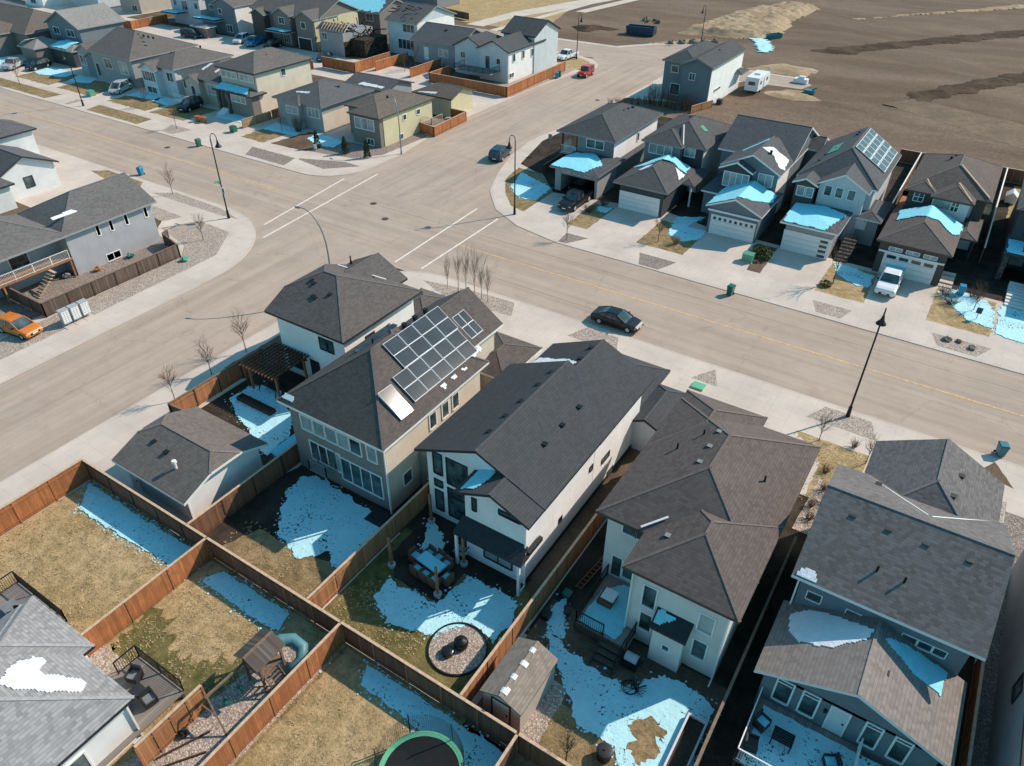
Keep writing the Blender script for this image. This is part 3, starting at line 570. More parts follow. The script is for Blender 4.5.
    sheet('kerb', [(-107.5, 157.7), (-105.5, 157.7), (-103, 210), (-101, 250), (-102.5, 250), (-105, 209)], .06, 'conc')
    sheet('path', [(-102, 190), (-99, 190), (-80, 330), (-84, 330)], .05, 'conc')
def mound(name, poly, h, m, seed):
    xs = [p[0] for p in poly]; ys = [p[1] for p in poly]; st = max(.7, (max(xs)-min(xs)+max(ys)-min(ys))/130); nx = int((max(xs)-min(xs))/st)+1; ny = int((max(ys)-min(ys))/st)+1
    def sd(x, y):
        ins = False; d = 1e9; n = len(poly)
        for i in range(n):
            (ax, ay), (bx, by) = poly[i], poly[(i+1) % n]
            if (ay > y) != (by > y) and x < (bx-ax)*(y-ay)/(by-ay)+ax: ins = not ins
            t = max(0, min(1, ((x-ax)*(bx-ax)+(y-ay)*(by-ay))/((bx-ax)**2+(by-ay)**2))); d = min(d, math.hypot(x-ax-t*(bx-ax), y-ay-t*(by-ay)))
        return d if ins else -d
    mb = MB(); idx = {}
    for i in range(nx+1):
        for j in range(ny+1):
            x = min(xs)+i*st; y = min(ys)+j*st; d = sd(x, y)+noise.noise(Vector((x*.25, y*.25, seed)))*1.6
            if d > -st: idx[i, j] = len(mb.v); mb.v.append((x, y, max(-.02, min(1, d/2.5)*h*(.7+.45*abs(noise.noise(Vector((x*.3, y*.3, seed+3))))+(.16 if m != 'topsoil' else .45)*noise.noise(Vector((x*1.1, y*1.1, seed)))))+.03 if d > 0 else -.02))
    for i in range(nx):
        for j in range(ny):
            q = [(i, j), (i+1, j), (i+1, j+1), (i, j+1)]
            if all(k in idx for k in q): mb.f.append([idx[k] for k in q]); mb.m.append(0)
    o = mb.build(name, m, smooth=False); o['kind'] = 'structure'; return o
MAT['sandtrack'] = m_ground('pale track', ((.20, .145, .10), (.27, .20, .14), (.17, .12, .08)), (.15, .8, 4), .4)

setting()
SNOW = MB()
def snow(poly, z=.142, amp=.25, seed=0, th=.035, step=.13, flecks=1):
    p = rough_edge(poly, amp, step, seed); SNOW.prism(p, z, z+th)
    for i in range(int(len(p)*.75*flecks)):
        x, y = random.choice(p); x += random.gauss(0, .2); y += random.gauss(0, .2); r = random.uniform(.02, .10)
        SNOW.add([(x+r*math.cos(a)*random.uniform(.6, 1.2), y+r*math.sin(a)*random.uniform(.6, 1.2), z+.025) for a in (0, 1.1, 2.2, 3.2, 4.3, 5.3)], [tuple(range(6))])
def snows():
    # corner house yard, solar house yard, patio yard, deck yard
    snow([(-44.6, 27.6), (-44.4, 29.6), (-43, 30.9), (-38.9, 28.9), (-37.3, 27.2), (-36.8, 24.4), (-38.2, 24.8), (-40.0, 25.6), (-41.6, 26.2)], seed=1)
    snow([(-33.1, 24.2), (-32.3, 24.9), (-30, 24.7), (-27.3, 24.4), (-25.6, 24.2), (-24.1, 23.6), (-24.1, 19.0), (-25.1, 19.3), (-26.6, 20.3), (-27.8, 18.8), (-30.4, 19.5), (-32.1, 21.6), (-32.9, 22.8)], seed=2)
    snow([(-22.0, 20.7), (-18.4, 20.8), (-18.1, 23.5), (-15, 23.7), (-14.3, 23.4), (-14.0, 22.3), (-14.1, 20.4), (-15.9, 20.9), (-17.2, 19.1), (-20, 18.2), (-21.9, 19.2)], seed=3)
    snow([(-22.9, 25.9), (-21.6, 25.6), (-20.3, 24.2), (-19.6, 23.2), (-20.9, 23.2), (-21.9, 23.8)], .15, .3, 4)
    snow([(-12.0, 22.8), (-9.0, 22.1), (-6.8, 22.1), (-5.2, 23.9), (-3.4, 24.0), (-2.2, 23.5), (-2.2, 18), (-3.3, 15), (-4.9, 17.5), (-5.7, 18.9), (-7.9, 18.9), (-9.0, 20.0), (-9.9, 20.9), (-11, 21.6)], seed=5)
    snow([(-12.3, 25.6), (-10.9, 23.0), (-11.8, 22.6), (-12.7, 24)], seed=6)
    sheet('lawn', [(-5.3, 20.9), (-4.3, 21.5), (-3.7, 20.6), (-3.8, 19.4), (-4.4, 18.4), (-5.2, 19.3)], .182, 'grassb', .5, seed=4, step=.15)
    # along the south side of the tall fence, three yards
    snow([(-45.0, 15.6), (-32.6, 15.7), (-32.6, 14.0), (-34.5, 14.1), (-38.5, 13.9), (-43.2, 13.8)], .15, .12, 7, flecks=3)
    snow([(-30.9, 15.6), (-25.2, 15.6), (-24.9, 14.4), (-26.3, 14.25), (-31.6, 14.4)], .15, .12, 8, flecks=2)
    snow([(-22.3, 15.0), (-21.2, 14.7), (-21.3, 13.8), (-22.4, 13.9)], .15, .12, 9)
    snow([(-19.2, 15.6), (-9.9, 15.6), (-9.9, 13.4), (-12.5, 14.0), (-15.5, 14.3), (-18.7, 14.5)], .15, .12, 10, flecks=2)
    snow([(-.1, 24.5), (7, 24.5), (7, 21), (-.2, 21)], 1.12, .05, 11, flecks=0)
    # across the street
    snow([(-51.6, 83.3), (-45.4, 80.6), (-45.3, 78), (-45.0, 76.0), (-47.4, 75.6), (-50.2, 78.0)], seed=12)
    snow([(-37.6, 78.8), (-35.9, 79.2), (-36, 77.4), (-37.4, 77.5)], seed=13)
    snow([(-26.2, 79.2), (-23.8, 79.4), (-23.8, 76.6), (-25.2, 75.2), (-27, 75.9), (-27.6, 77.3), (-28.2, 81.2), (-25.3, 83)], seed=14)
    snow([(-9.2, 79.2), (-7.8, 79.4), (-5.1, 78.6), (-5.2, 75.6), (-6.3, 75.4), (-8.6, 77)], seed=15)
    snow([(.9, 78.6), (2.3, 80), (5.4, 79.2), (6.2, 77), (6.3, 73.8), (4.2, 74.2), (2.6, 76.2)], seed=16)
    snow([(6.6, 79), (10, 79), (10, 72.4), (6.6, 72.8)], seed=17)
    for i, p in enumerate(([(-160.5, 80), (-149.7, 79.8), (-148.5, 77), (-154.6, 75.4), (-159, 76.6)], [(-148, 79.4), (-142.4, 79.6), (-141, 77), (-145.5, 75.4)], [(-128.8, 79.6), (-122.6, 79.2), (-121.4, 77), (-128.8, 76)], [(-122.4, 79.2), (-116.4, 79), (-117.4, 76), (-122.3, 76.4)], [(-107, 79.4), (-99, 79.3), (-99, 76.6), (-106, 76.4)], [(-95.5, 79.6), (-89, 79.4), (-88.4, 77), (-95, 76.5)], [(-86.3, 79.6), (-80.5, 79.4), (-79.8, 76.4), (-82.5, 75.6), (-85.8, 77)], [(-111, 123), (-104.5, 122.4), (-104.5, 117.4), (-111, 118.5)], [(-176, 80), (-168, 80), (-166, 75), (-175, 76)])):
        snow(p, seed=20+i, flecks=.3)
    snow([(-55, 187), (-51.5, 189), (-47, 180), (-44.8, 176), (-45.8, 172), (-48, 174), (-51, 181)], .1, 1.6, 31, .1, .5)
    o = SNOW.build('snow', 'snow'); o['kind'] = 'stuff'; o['label'] = 'melting snow lying in shaded yards'; o['category'] = 'snow'
snows()

def tufts():
    # matted dead grass standing a little above the foreground lawns
    m = MB(); rnd = random.Random(5)
    areas = [(-45, -34, 2, 13.6, 2600), (-32, -24.5, 8, 14.2, 1700), (-21, -10, 4, 13.5, 1700), (-33, -24.2, 16.3, 19.5, 700), (-23.6, -17.4, 16.3, 20, 900), (-13, -10.2, 20.5, 23, 150), (-9.8, -4.6, 12.6, 18.6, 500), (-5, .3, 40, 48.6, 700)]
    for x0, x1, y0, y1, n in areas:
        for i in range(n):
            x = rnd.uniform(x0, x1); y = rnd.uniform(y0, y1)
            if noise.noise(Vector((x*.7, y*.7, 2))) < rnd.uniform(-.5, .4): continue
            for k in range(3):
                a = rnd.random()*6.28; l = rnd.uniform(.06, .15); h = rnd.uniform(.03, .1); w = .025; c, s_ = math.cos(a), math.sin(a)
                m.add([(x-s_*w, y+c*w, .13), (x+s_*w, y-c*w, .13), (x+c*l, y+s_*l, .13+h)], [(0, 1, 2)])
    o = m.build('grass', 'tuft'); o['kind'] = 'stuff'; o['label'] = 'matted dry grass tufts on the fenced lawns'; o['category'] = 'grass'
MAT['tuft'] = m_plain('dry blades', (.44, .33, .18), .95, .45, 3)
tufts()
# ------------------------------------------------------------------ foreground houses
def corner_house():
    h = House('pale blue stucco corner house with grey clipped-gable roof beside the pergola', (-40, 37), wall='st_white', roof='r_h1', trim='dark')
    h.block(-44.4, -35.8, 32.5, 42.1, 6.0, .45, 'x', 'c', 'h', .6, clip=.5)
    h.block(-44.6, -38.4, 36, 43.3, 5.9, .5, 'y', 'h', 'g', .5)
    h.block(-39.5, -35.6, 42, 46.3, 3.2, .4, 'y', 'h', 'h', .4)
    h.win('y-', 33.1, -39.1, -38.45, 4.0, 5.0); h.win('y-', 33.1, -38.3, -37.7, 4.0, 5.0)
    h.win('y-', 33.1, -43.2, -41.6, .9, 2.4, 2); h.door('y-', 33.1, -40.6, -39.7, .2, 2.3, 'dark')
    h.win('x+', -36.4, 35.5, 36.4, 3.6, 4.7); h.spout(-36.3, 33.0, 5.6)
    for x, y in ((-42.4, 36.2), (-42.0, 36.0), (-41.2, 35.0), (-40.9, 34.9), (-39.9, 35.6)): h.vent(x, y, 6.0+.45*(y-32.5))
    h.vent(-43.3, 41.6, 6.9, 1)
    # white flashing along the valley
    m = MB(); m.bar((-43.9, 40.6, 6.75), (-38.7, 40.9, 6.75), .12, .04); m.build('flashing', 'white', h.r)
    h.done()
def solar_house():
    h = House('taupe house with dark hip roof carrying a large solar panel array', (-30, 33), wall='st_taupe', roof='r_h2', trim='white', fascia='white')
    h.block(-34.5, -25.05, 24.65, 36.3, 6.2, .68, 'y', 'h', 'h', .5)
    h.block(-33.6, -27.05, 34, 41.2, 6.2, .68, 'y', 'h', 'g', .5)
    h.box(-25.55, -25.48, 25.2, 35.7, .1, 6.1, 'st_cream')
    h.box(-27.6, -27.53, 36, 40.6, .1, 6.1, 'st_cream')
    h.block(-29.4, -24.9, 38.2, 43.8, 3.3, .35, 'y', 'h', 'h', .4, wall='st_cream')
    h.block(-25.9, -24.6, 31.5, 34.5, 3.0, .35, 'y', 'h', 'h', .3, wall='st_cream')
    a = -32.95
    for i, (x0, x1) in enumerate(((-32.95, -31.95), (-31.8, -30.85), (-30.7, -29.75), (-29.6, -28.65), (-28.5, -27.6))): h.win('y-', 25.15, x0, x1, 4.15, 5.3, glass='glass' if i in (4,) else 'glassl')
    h.win('y-', 25.15, -27.0, -26.25, 4.2, 5.4, glass='glassl')
    h.win('y-', 25.15, -32.5, -30.2, 1.6, 3.2, 3); h.win('y-', 25.15, -29.7, -26.1, 1.1, 3.0, 4)
    h.win('y-', 25.15, -30.1, -29.75, 1.6, 3.2, glass='glassl')
    for y0 in (29.7, 31.1, 32.3): h.win('x+', -25.48, y0, y0+.65, 4.2, 5.4)
    h.box(-25.4, -24.0, 28.2, 29.6, .1, 3.2); h.win('x+', -25.48, 26.6, 27.4, 1.4, 2.4)
    pl = lambda x, y: 6.2+.68*(-25.05-x)
    def panel(x0, x1, y0, y1, white=False):
        m = MB(); e = .14
        c = [(x0, y0), (x1, y0), (x1, y1), (x0, y1)]; tz = lambda x, y: pl(x, y)+e+(.09 if white else .035)*(x1-x)-(.045 if white else .02)*(y-y0)+.04; t = [(x, y, tz(x, y)) for x, y in c]; b = [(x, y, pl(x, y)+e) for x, y in c]
        m.add(t+b, [(7, 6, 5, 4), (0, 1, 5, 4), (1, 2, 6, 5), (2, 3, 7, 6), (3, 0, 4, 7)], 0); m.add(t, [(0, 1, 2, 3)], 0)
        o = m.build('solar_panel', 'alu', h.r); g = MB(); k = .03
        g.add([(x, y, tz(x, y)+.007) for x, y in ((x0+k, y0+k), (x1-k, y0+k), (x1-k, y1-k), (x0+k, y1-k))], [(0, 1, 2, 3)])
        g.build('cells', 'solar', o)
    for i in range(4):
        for j in range(2): panel(-29.5+.9*j, -28.61+.9*j, 30.2+1.52*i, 30.2+1.52*i+1.51)
    for i in range(5):
        for j in range(2): panel(-27.68+.9*j, -26.79+.9*j, 28.9+1.44*i, 28.9+1.44*i+1.43)
    [panel(-28.4+.87*j, -27.54+.87*j, 36.45+.73*i, 37.17+.73*i) for j in range(2) for i in range(2)]
    panel(-27.4, -25.6, 27.1, 28.4, True)
    h.patch([(-26.2, 36.6), (-25.9, 36.6), (-25.8, 35.5), (-26.0, 35.4)], pl, 'snow', 'snow_sun', 1, .1)
    for y in (31.4, 32.6, 33.8): h.patch([(-25.75, y), (-25.5, y+.1), (-25.52, y+.5), (-25.72, y+.45)], pl, 'snow', 'snow_sun', int(y*3), .08)
    h.patch([(-34.2, 24.9), (-33.2, 24.9), (-33.3, 25.25), (-34.1, 25.15)], lambda x, y: 6.2+.68*(y-24.65), 'snow', 'snow_sun', 5, .1)
    # skylight rail on the shaded slope, vents
    m = MB(); m.bar((-31.9, 29.9, 8.1), (-31.9, 34.2, 8.1), .4, .06); m.build('skylight', 'glass', h.r)
    for y in (33.6, 34.8, 36): h.vent(-30.5, y, 8.88)
    h.vent(-31.2, 31, 8.4, 1); h.spout(-25.4, 25.0, 6)
    h.done()
    m = MB(); m.box(-31.9, -30.3, 24.15, 25.1, 1.5, 1.56); railing(m, [(-31.9, 25.0), (-31.9, 24.2), (-30.3, 24.2), (-30.3, 25.0)], 1.52, .95); m.build('balcony', 'grey', h.r)
def stucco_house():
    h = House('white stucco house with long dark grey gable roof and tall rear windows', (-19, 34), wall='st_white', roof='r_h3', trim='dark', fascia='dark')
    h.block(-23.85, -14.3, 26.1, 37.2, 5.9, .445, 'y', 'g', 'g', .55)
    h.block(-22.6, -14.28, 33, 41.3, 5.9, .445, 'y', 'h', 'g', .55)
    h.block(-19.6, -14.32, 24.4, 31, 5.88, .44, 'y', 'g', 'h', .5)
    h.block(-15.2, -12.7, 39.6, 45.0, 2.9, .45, 'y', 'g', 'h', .35)
    h.block(-22.4, -15, 40.5, 47, 3.0, .4, 'y', 'h', 'h', .5)
    y = 26.65
    h.win('y-', y, -22.75, -22.15, 4.1, 5.75); h.win('y-', y, -22.75, -22.2, 3.0, 3.45); h.win('y-', y, -22.75, -22.2, .85, 2.5)
    h.win('y-', y, -21.7, -20.2, 3.7, 5.75); h.win('y-', y, -21.7, -20.25, 2.7, 3.2); h.win('y-', y, -21.7, -20.25, .8, 2.45)
    y = 24.9
    h.win('y-', y, -18.5, -18.3, 4.6, 5.5); h.win('y-', y, -16.6, -15.2, 5.35, 5.6); h.win('y-', y, -17.7, -15.75, .95, 2.05, 2, glass='glassl')
    # dark rear awning
    m = MB(); m.add([(-19.25, 24.9, 3.7), (-14.6, 24.9, 3.7), (-14.5, 23.9, 3.05), (-19.35, 23.9, 3.05)], [(0, 1, 2, 3)]); m.box(-19.3, -14.5, 23.9, 24.88, 2.86, 3.04); m.box(-14.75, -14.5, 24.9, 26.4, 2.9, 3.2)
    m.build('awning', 'dark', h.r)
    for x in (-19.2, -14.7): m = MB(); m.box(x-.08, x+.08, 23.95, 24.11, .1, 2.86); m.build('awning_post', 'white', h.r)
    h.patch([(-19.2, 24.7), (-18.3, 24.8), (-17.9, 25.8), (-18.0, 26.6), (-19.2, 26.7)], lambda p, q: 5.88+.44*(p+19.6), 'snow', 'snow_shade', 12, .1)
    x = -14.85
    for a, b, c, d in ((34.8, 35.9, 2.5, 2.8), (33.0, 33.3, 3.2, 3.5), (29.0, 29.3, 1.9, 2.2), (36, 36.8, .4, .7)): h.win('x+', x, a, b, c, d)
    for yy in (40.0, 38.4, 35.6, 33.9, 31.8, 30.0, 28.2): h.vent(-19.5 if yy < 37 else -18.8, yy, 7.8 if yy < 37 else 7.6)
    for yy in (34.3, 32.1, 29.9): h.vent(-16.6, yy, 6.95)
    pl = lambda x, y: 5.9+.445*(x+22.6)
    h.patch([(-22.5, 38.0), (-21.1, 38.0), (-19.0, 37.4), (-18.8, 37.8), (-19.7, 38.4), (-21.1, 38.6), (-22.4, 38.9)], pl, 'snow', 'snow_sun', 3, .12)
    h.spout(-14.75, 24.8, 5.7)
    m = MB(); m.box(-14.83, -14.8, 25, 41, .1, .5); m.build('plinth', 'dark', h.r)
    h.door('x+', -13.05, 42.2, 43.1, .15, 2.2, 'dark'); h.done()
def brown_house():
    h = House('beige stucco house with big brown multi-hip roof and snowy rear deck', (-7, 33), wall='st_beige', roof='r_h4', trim='white', fascia='brown')
    h.block(-11.7, -2.4, 27.4, 40.0, 6.15, .46, 'y', 'h', 'h', .55)
    h.block(-8.75, -2.39, 24.65, 32, 6.15, .46, 'y', 'h', 'h', .5)
    h.block(-11.72, -6.1, 34, 41.1, 6.15, .46, 'y', 'h', 'h', .55)
    y = 25.15
    h.win('y-', y, -7.5, -6.8, 3.35, 4.95, trimw(), glass='glass'); h.win('y-', y, -7.45, -6.8, 1.35, 2.7)
    h.win('y-', y, -4.35, -3.6, 3.55, 4.85, glass='glassl'); h.win('y-', y, -4.35, -3.65, 1.3, 2.65)
    y = 27.95
    h.win('y-', y, -10.15, -9.4, 4.9, 5.6); h.win('y-', y, -9.3, -8.85, 4.9, 5.6)
    h.door('y-', y, -10.55, -9.95, 1.0, 2.6, 'glass'); h.win('y-', y, -9.8, -9.2, 1.2, 2.5)
    # rear bump-out with lean-to roof
    h.box(-6.45, -4.7, 24.4, 25.2, .1, 3.15, 'st_beige')
    m = MB(); a = [(-6.6, 25.15, 3.75), (-4.55, 25.15, 3.75), (-4.55, 24.15, 3.2), (-6.6, 24.15, 3.2)]; m.add(a+[(p, q, r-.16) for p, q, r in a], [(0, 1, 2, 3), (7, 6, 5, 4), (0, 4, 5, 1), (1, 5, 6, 2), (2, 6, 7, 3), (3, 7, 4, 0)]); m.build('lean_to_roof', 'dark', h.r)
    h.patch([(-6.45, 25.05), (-5.4, 25.0), (-6.2, 24.4), (-6.5, 24.4)], lambda p, q: 3.2+.55*(q-24.15), 'snow', 'snow_shade', 2, .04)
    h.win('y-', 24.4, -5.75, -5.4, 1.6, 1.95)
    for q in ((-7.8, 35.7, 7.9), (-7.8, 34.1, 7.9), (-7.8, 32.5, 7.9), (-7.4, 27.3, 6.75)):
        h.vent(*q)
        m = MB(); m.box(q[0]-.15, q[0]+.15, q[1]-.15, q[1]+.15, q[2]+.092, q[2]+.12); m.build('vent_cap', 'grey', h.r)
    for q in ((-9.6, 33.8, 7.1), (-8.6, 35.4, 7.5), (-4.3, 34.0, 7.0)): h.vent(q[0], q[1], q[2], 1)
    m = MB(); m.bar((-9.0, 27.5, 6.35), (-7.9, 28.6, 6.8), .13, .04); m.build('flashing', 'white', h.r)
    h.spout(-2.95, 25.05, 6); h.spout(-8.2, 25.05, 6); h.done()
    # raised deck with railing and stair
    r = thing('deck', 'brown raised back deck with snow, black rails and stairs down to the yard', 'deck', (-9, 25, .12))
    m = MB(); m.box(-10.75, -8.1, 23.8, 27.9, .72, .82); m.box(-8.1, -7.5, 23.8, 25.1, .72, .82); m.build('deck_boards', 'deck', r)
    m = MB(); m.box(-10.75, -7.5, 23.72, 23.8, .3, .84); m.box(-10.83, -10.75, 23.8, 27.9, .3, .84)
    m.build('fascia_board', 'brown', r)
    for x in (-10.7, -9.1, -7.6):
        m = MB(); m.box(x-.07, x+.07, 23.85, 23.99, .12, .72); m.build('post', 'brown', r)
    m = MB(); railing(m, [(-10.7, 27.8), (-10.7, 23.85), (-9.0, 23.85)], .82); m.build('railing', 'black', r)
    m = MB(); railing(m, [(-7.55, 25.0), (-7.55, 23.85)], .82); m.bar((-7.62, 23.8, 1.75), (-7.62, 22.3, 1.0), .06, .05)
    for t in range(5): m.bar((-7.62, 23.8-t*.37, .8-.17*t), (-7.62, 23.8-t*.37, 1.72-.19*t), .03, .03)
    m.build('railing', 'black', r)
    for i in range(4):
        m = MB(); m.box(-8.95, -7.65, 23.72-.36*(i+1), 23.72-.36*i, .64-.16*i-.04, .64-.16*i); m.build('stair_tread', 'brown', r)
    m = MB(); [m.bar((x, 23.72, .6), (x, 22.2, .1), .05, .22) for x in (-9.0, -7.6)]; m.build('stringer', 'brown', r)
    m = MB(); m.prism(rough_edge([(-10.6, 24), (-8.3, 24), (-8.15, 25), (-8.3, 27.6), (-9.5, 27.7), (-10.5, 26.6)], .12, .2, 4), .82, .86); m.build('snow', 'snow_shade', r)
def trimw(): return 1
def right_house():
    h = House('grey two-storey house at the lower right with weathered grey gable roof and lower brown roof', (3.5, 33), wall='s_slate', roof='r_h5', trim='white', fascia='white')
    h.block(-1.1, 7.95, 29.0, 39.1, 6.1, .47, 'x', 'g', 'g', .5)
    h.block(.4, 7.7, 35, 42.9, 5.9, .52, 'y', 'h', 'g', .45)
    y = 29.5
    for a, b, c, d in ((-.1, .6, 4.4, 4.95), (1.9, 2.6, 4.55, 4.85), (4.6, 5.25, 4.45, 4.9), (5.35, 5.95, 4.45, 4.9), (6.05, 6.6, 4.45, 4.9)): h.win('y-', y, a, b, c, d, frame='white', w=.05)
    for x in (.6, 2.4, 4.2, 6.2): h.vent(x, 33.0, 7.9)
    for x in (2.5, 3.8): h.vent(x, 30.8, 6.9, 1)
    for q in ((5.2, 40.5, 7.2), (5.0, 38.3, 7.3), (1.3, 37.6, 6.8)): h.vent(*q)
    m = MB(); m.bar((.35, 39.2, 6.02), (3.95, 35.2, 7.95), .06, .03); m.bar((7.75, 39.2, 6.02), (4.15, 35.2, 7.95), .06, .03); m.build('flashing', 'white', h.r)
    h.patch([(-.9, 29.1), (.1, 29.1), (-.1, 29.6), (-.8, 29.5)], lambda p, q: 6.1+.47*(q-29.0), 'snow', 'snow_sun', 2, .12)
    h.spout(-.7, 29.4, 5.9)
    # lower rear wing under its own brown roof
    h.done()
    wg = MB(); rf = MB(); roof_part(rf, -1.08, 8.0, 24.55, 29.6, 3.35, .41, 'y', 'g', 'g', rp=3.45); rf.build('lower_roof', ['r_h5b', 'white', 'c_r_h5b'], h.r)
    wg.box(-.6, 7.5, 24.95, 29.55, .1, 3.3); gable_slab(wg, 'y', 25.02, .14, -.6, 7.5, 3.35, .41, .5, 3.45, 'g'); wg.build('lower_wall', 's_slate', h.r)
    y = 24.94
    for a, b in ((.12, .85), (1.4, 2.1), (4.35, 5.0), (5.65, 6.3)): h.win('y-', y, a, b, 1.5, 3.15, 1, 1)
    h.door('y-', y, 2.75, 3.55, 1.15, 3.05, 's_pale'); h.vent(4.3, 26.8, 4.75)
    for a in (.12, 1.4, 4.35, 5.65):
        m = MB(); m.box(a, a+.7, y-.045, y-.02, 2.9, 2.98); m.build('window_transom', 'white', h.r)
    zf = lambda p, q: 3.35+.41*(p+1.08) if p < 3.45 else 3.35+.41*(8-p)
    h.patch([(-.5, 28.7), (.3, 29.2), (2, 29), (3.3, 28.7), (3.2, 28.1), (1.85, 27.0), (.3, 26.9), (-.3, 27.5)], zf, 'snow', 'snow_sun', 4, .1)
    h.patch([(3.9, 28.5), (4.8, 29.1), (7.0, 29.3), (6.9, 28.6), (6.9, 27.7), (5.3, 27.9)], zf, 'snow', 'snow_shade', 5, .12)
    m = MB(); m.box(3.05, 3.2, y-.16, y-.02, 2.3, 2.5)
    m2 = MB(); m2.box(2.45, 2.6, y-.12, y-.02, 2.4, 2.65); m2.build('wall_lamp', 'black', h.r)
    r = thing('deck', 'white-railed rear deck with snow and black patio furniture at the lower right', 'deck', (2, 22, .12))
    m = MB(); m.box(-.5, 4.5, 21.0, 24.9, 1.0, 1.1); m.build('deck_boards', 'deck', r)
    m = MB(); railing(m, [(-.45, 24.8), (-.45, 21.05), (2.6, 21.05)], 1.1, .95, .11); m.build('railing', 'white', r)
    m = MB(); railing(m, [(4.45, 21.05), (4.45, 24.8)], 1.1, .95, .11); m.build('railing', 'white', r)
    for q in ((-.4, 21.1), (2.2, 21.1), (4.4, 21.1)):
        m = MB(); m.box(q[0]-.07, q[0]+.07, q[1], q[1]+.14, .1, 1.0); m.build('post', 'brown', r)
def garage():
    h = House('low white detached garage with grey clipped-gable roof beside the street', (-39, 20), 'garage', 'garage', wall='s_white', roof='r_gar', trim='white', fascia='white')
    h.block(-42.85, -35.25, 16.75, 23.75, 2.6, .38, 'x', 'c', 'c', .6, clip=.35)
    for x, y in ((-41.0, 19.0), (-39.4, 18.8)): h.vent(x, y, 3.45)
    h.vent(-37.8, 18.3, 3.15, 2)
    h.box(-42.3, -36.0, 17.25, 17.33, .1, 2.5, 's_blue')
    h.gdoor('x-', -42.27, 18.0, 22.6, .12, 2.3, 'white'); h.door('y-', 17.2, -42.0, -41.2, .12, 2.1, 'white')
    h.spout(-35.85, 17.3, 2.4); h.spout(-35.85, 23.2, 2.4); h.done()
def corner_left_house():
    h = House('white house at the lower left edge with pale grey shingle roof and snow patch', (-30, 1), wall='s_white', roof='r_bl', trim='white', fascia='dark')
    h.block(-35.5, -25.7, -8, 6.8, 3.4, .45, 'y', 'h', 'h', .4)
    h.block(-35.52, -29.9, 0, 7.45, 3.4, .45, 'y', 'h', 'h', .4)
    zf = lambda p, q: 3.4+.45*(6.8-q)
    h.patch([(-30.4, 3.4), (-31.3, 4.7), (-31.3, 5.4), (-30.6, 5.5), (-30.0, 5.0), (-29.2, 5.4), (-28.0, 5.95), (-27.6, 5.5), (-28.6, 4.5), (-29.5, 3.8)], zf, 'snow', 'snow_sun', 9, .22, .05)
    h.box(-26.1, -26.04, -7, 6.3, 2.6, 3.4, 's_blue')
    h.win('x+', -26.09, 2.5, 4, 1, 2.3, 2); h.spout(-26.0, 6.4, 3.3); h.done()
    for lab, y0, x0, x1, y1 in (('grey composite back deck with black railing and lounge chairs', 6.9, -29.6, -25.8, 9.0), ('small back deck with black railing at the left edge', 7.5, -40, -34.9, 8.15)):
        r = thing('deck', lab, 'deck', ((x0+x1)/2, y0, .12)); m = MB(); m.box(x0, x1, y0-3 if x0 > -30 else 5.6, y1, .7, .8); m.build('deck_boards', 'deck', r)
        m = MB(); railing(m, [(x0+.05, y1-1.3 if x0 > -30 else 7), (x0+.05, y1-.05), (x1-.05, y1-.05)]+([] if x0 > -30 else [(x1-.05, 7.5)]), .8, 1.0, .12); m.build('railing', 'black', r)
        for x in (x0+.2, x1-.2): m = MB(); m.box(x-.07, x+.07, y1-.2, y1-.06, .1, .7); m.build('post', 'brown', r)
def right_edge_house():
    h = House('dark-roofed neighbour house cut off by the right edge', (14, 36), wall='s_grey', roof='r_neb', trim='dark')
    h.block(9.7, 19, 20, 42.8, 6, .3, 'y', 'h', 'h', .4); h.win('x-', 10.1, 30, 31, 3, 4); h.done()
corner_house(); solar_house(); stucco_house(); brown_house(); right_house(); garage(); corner_left_house(); right_edge_house()
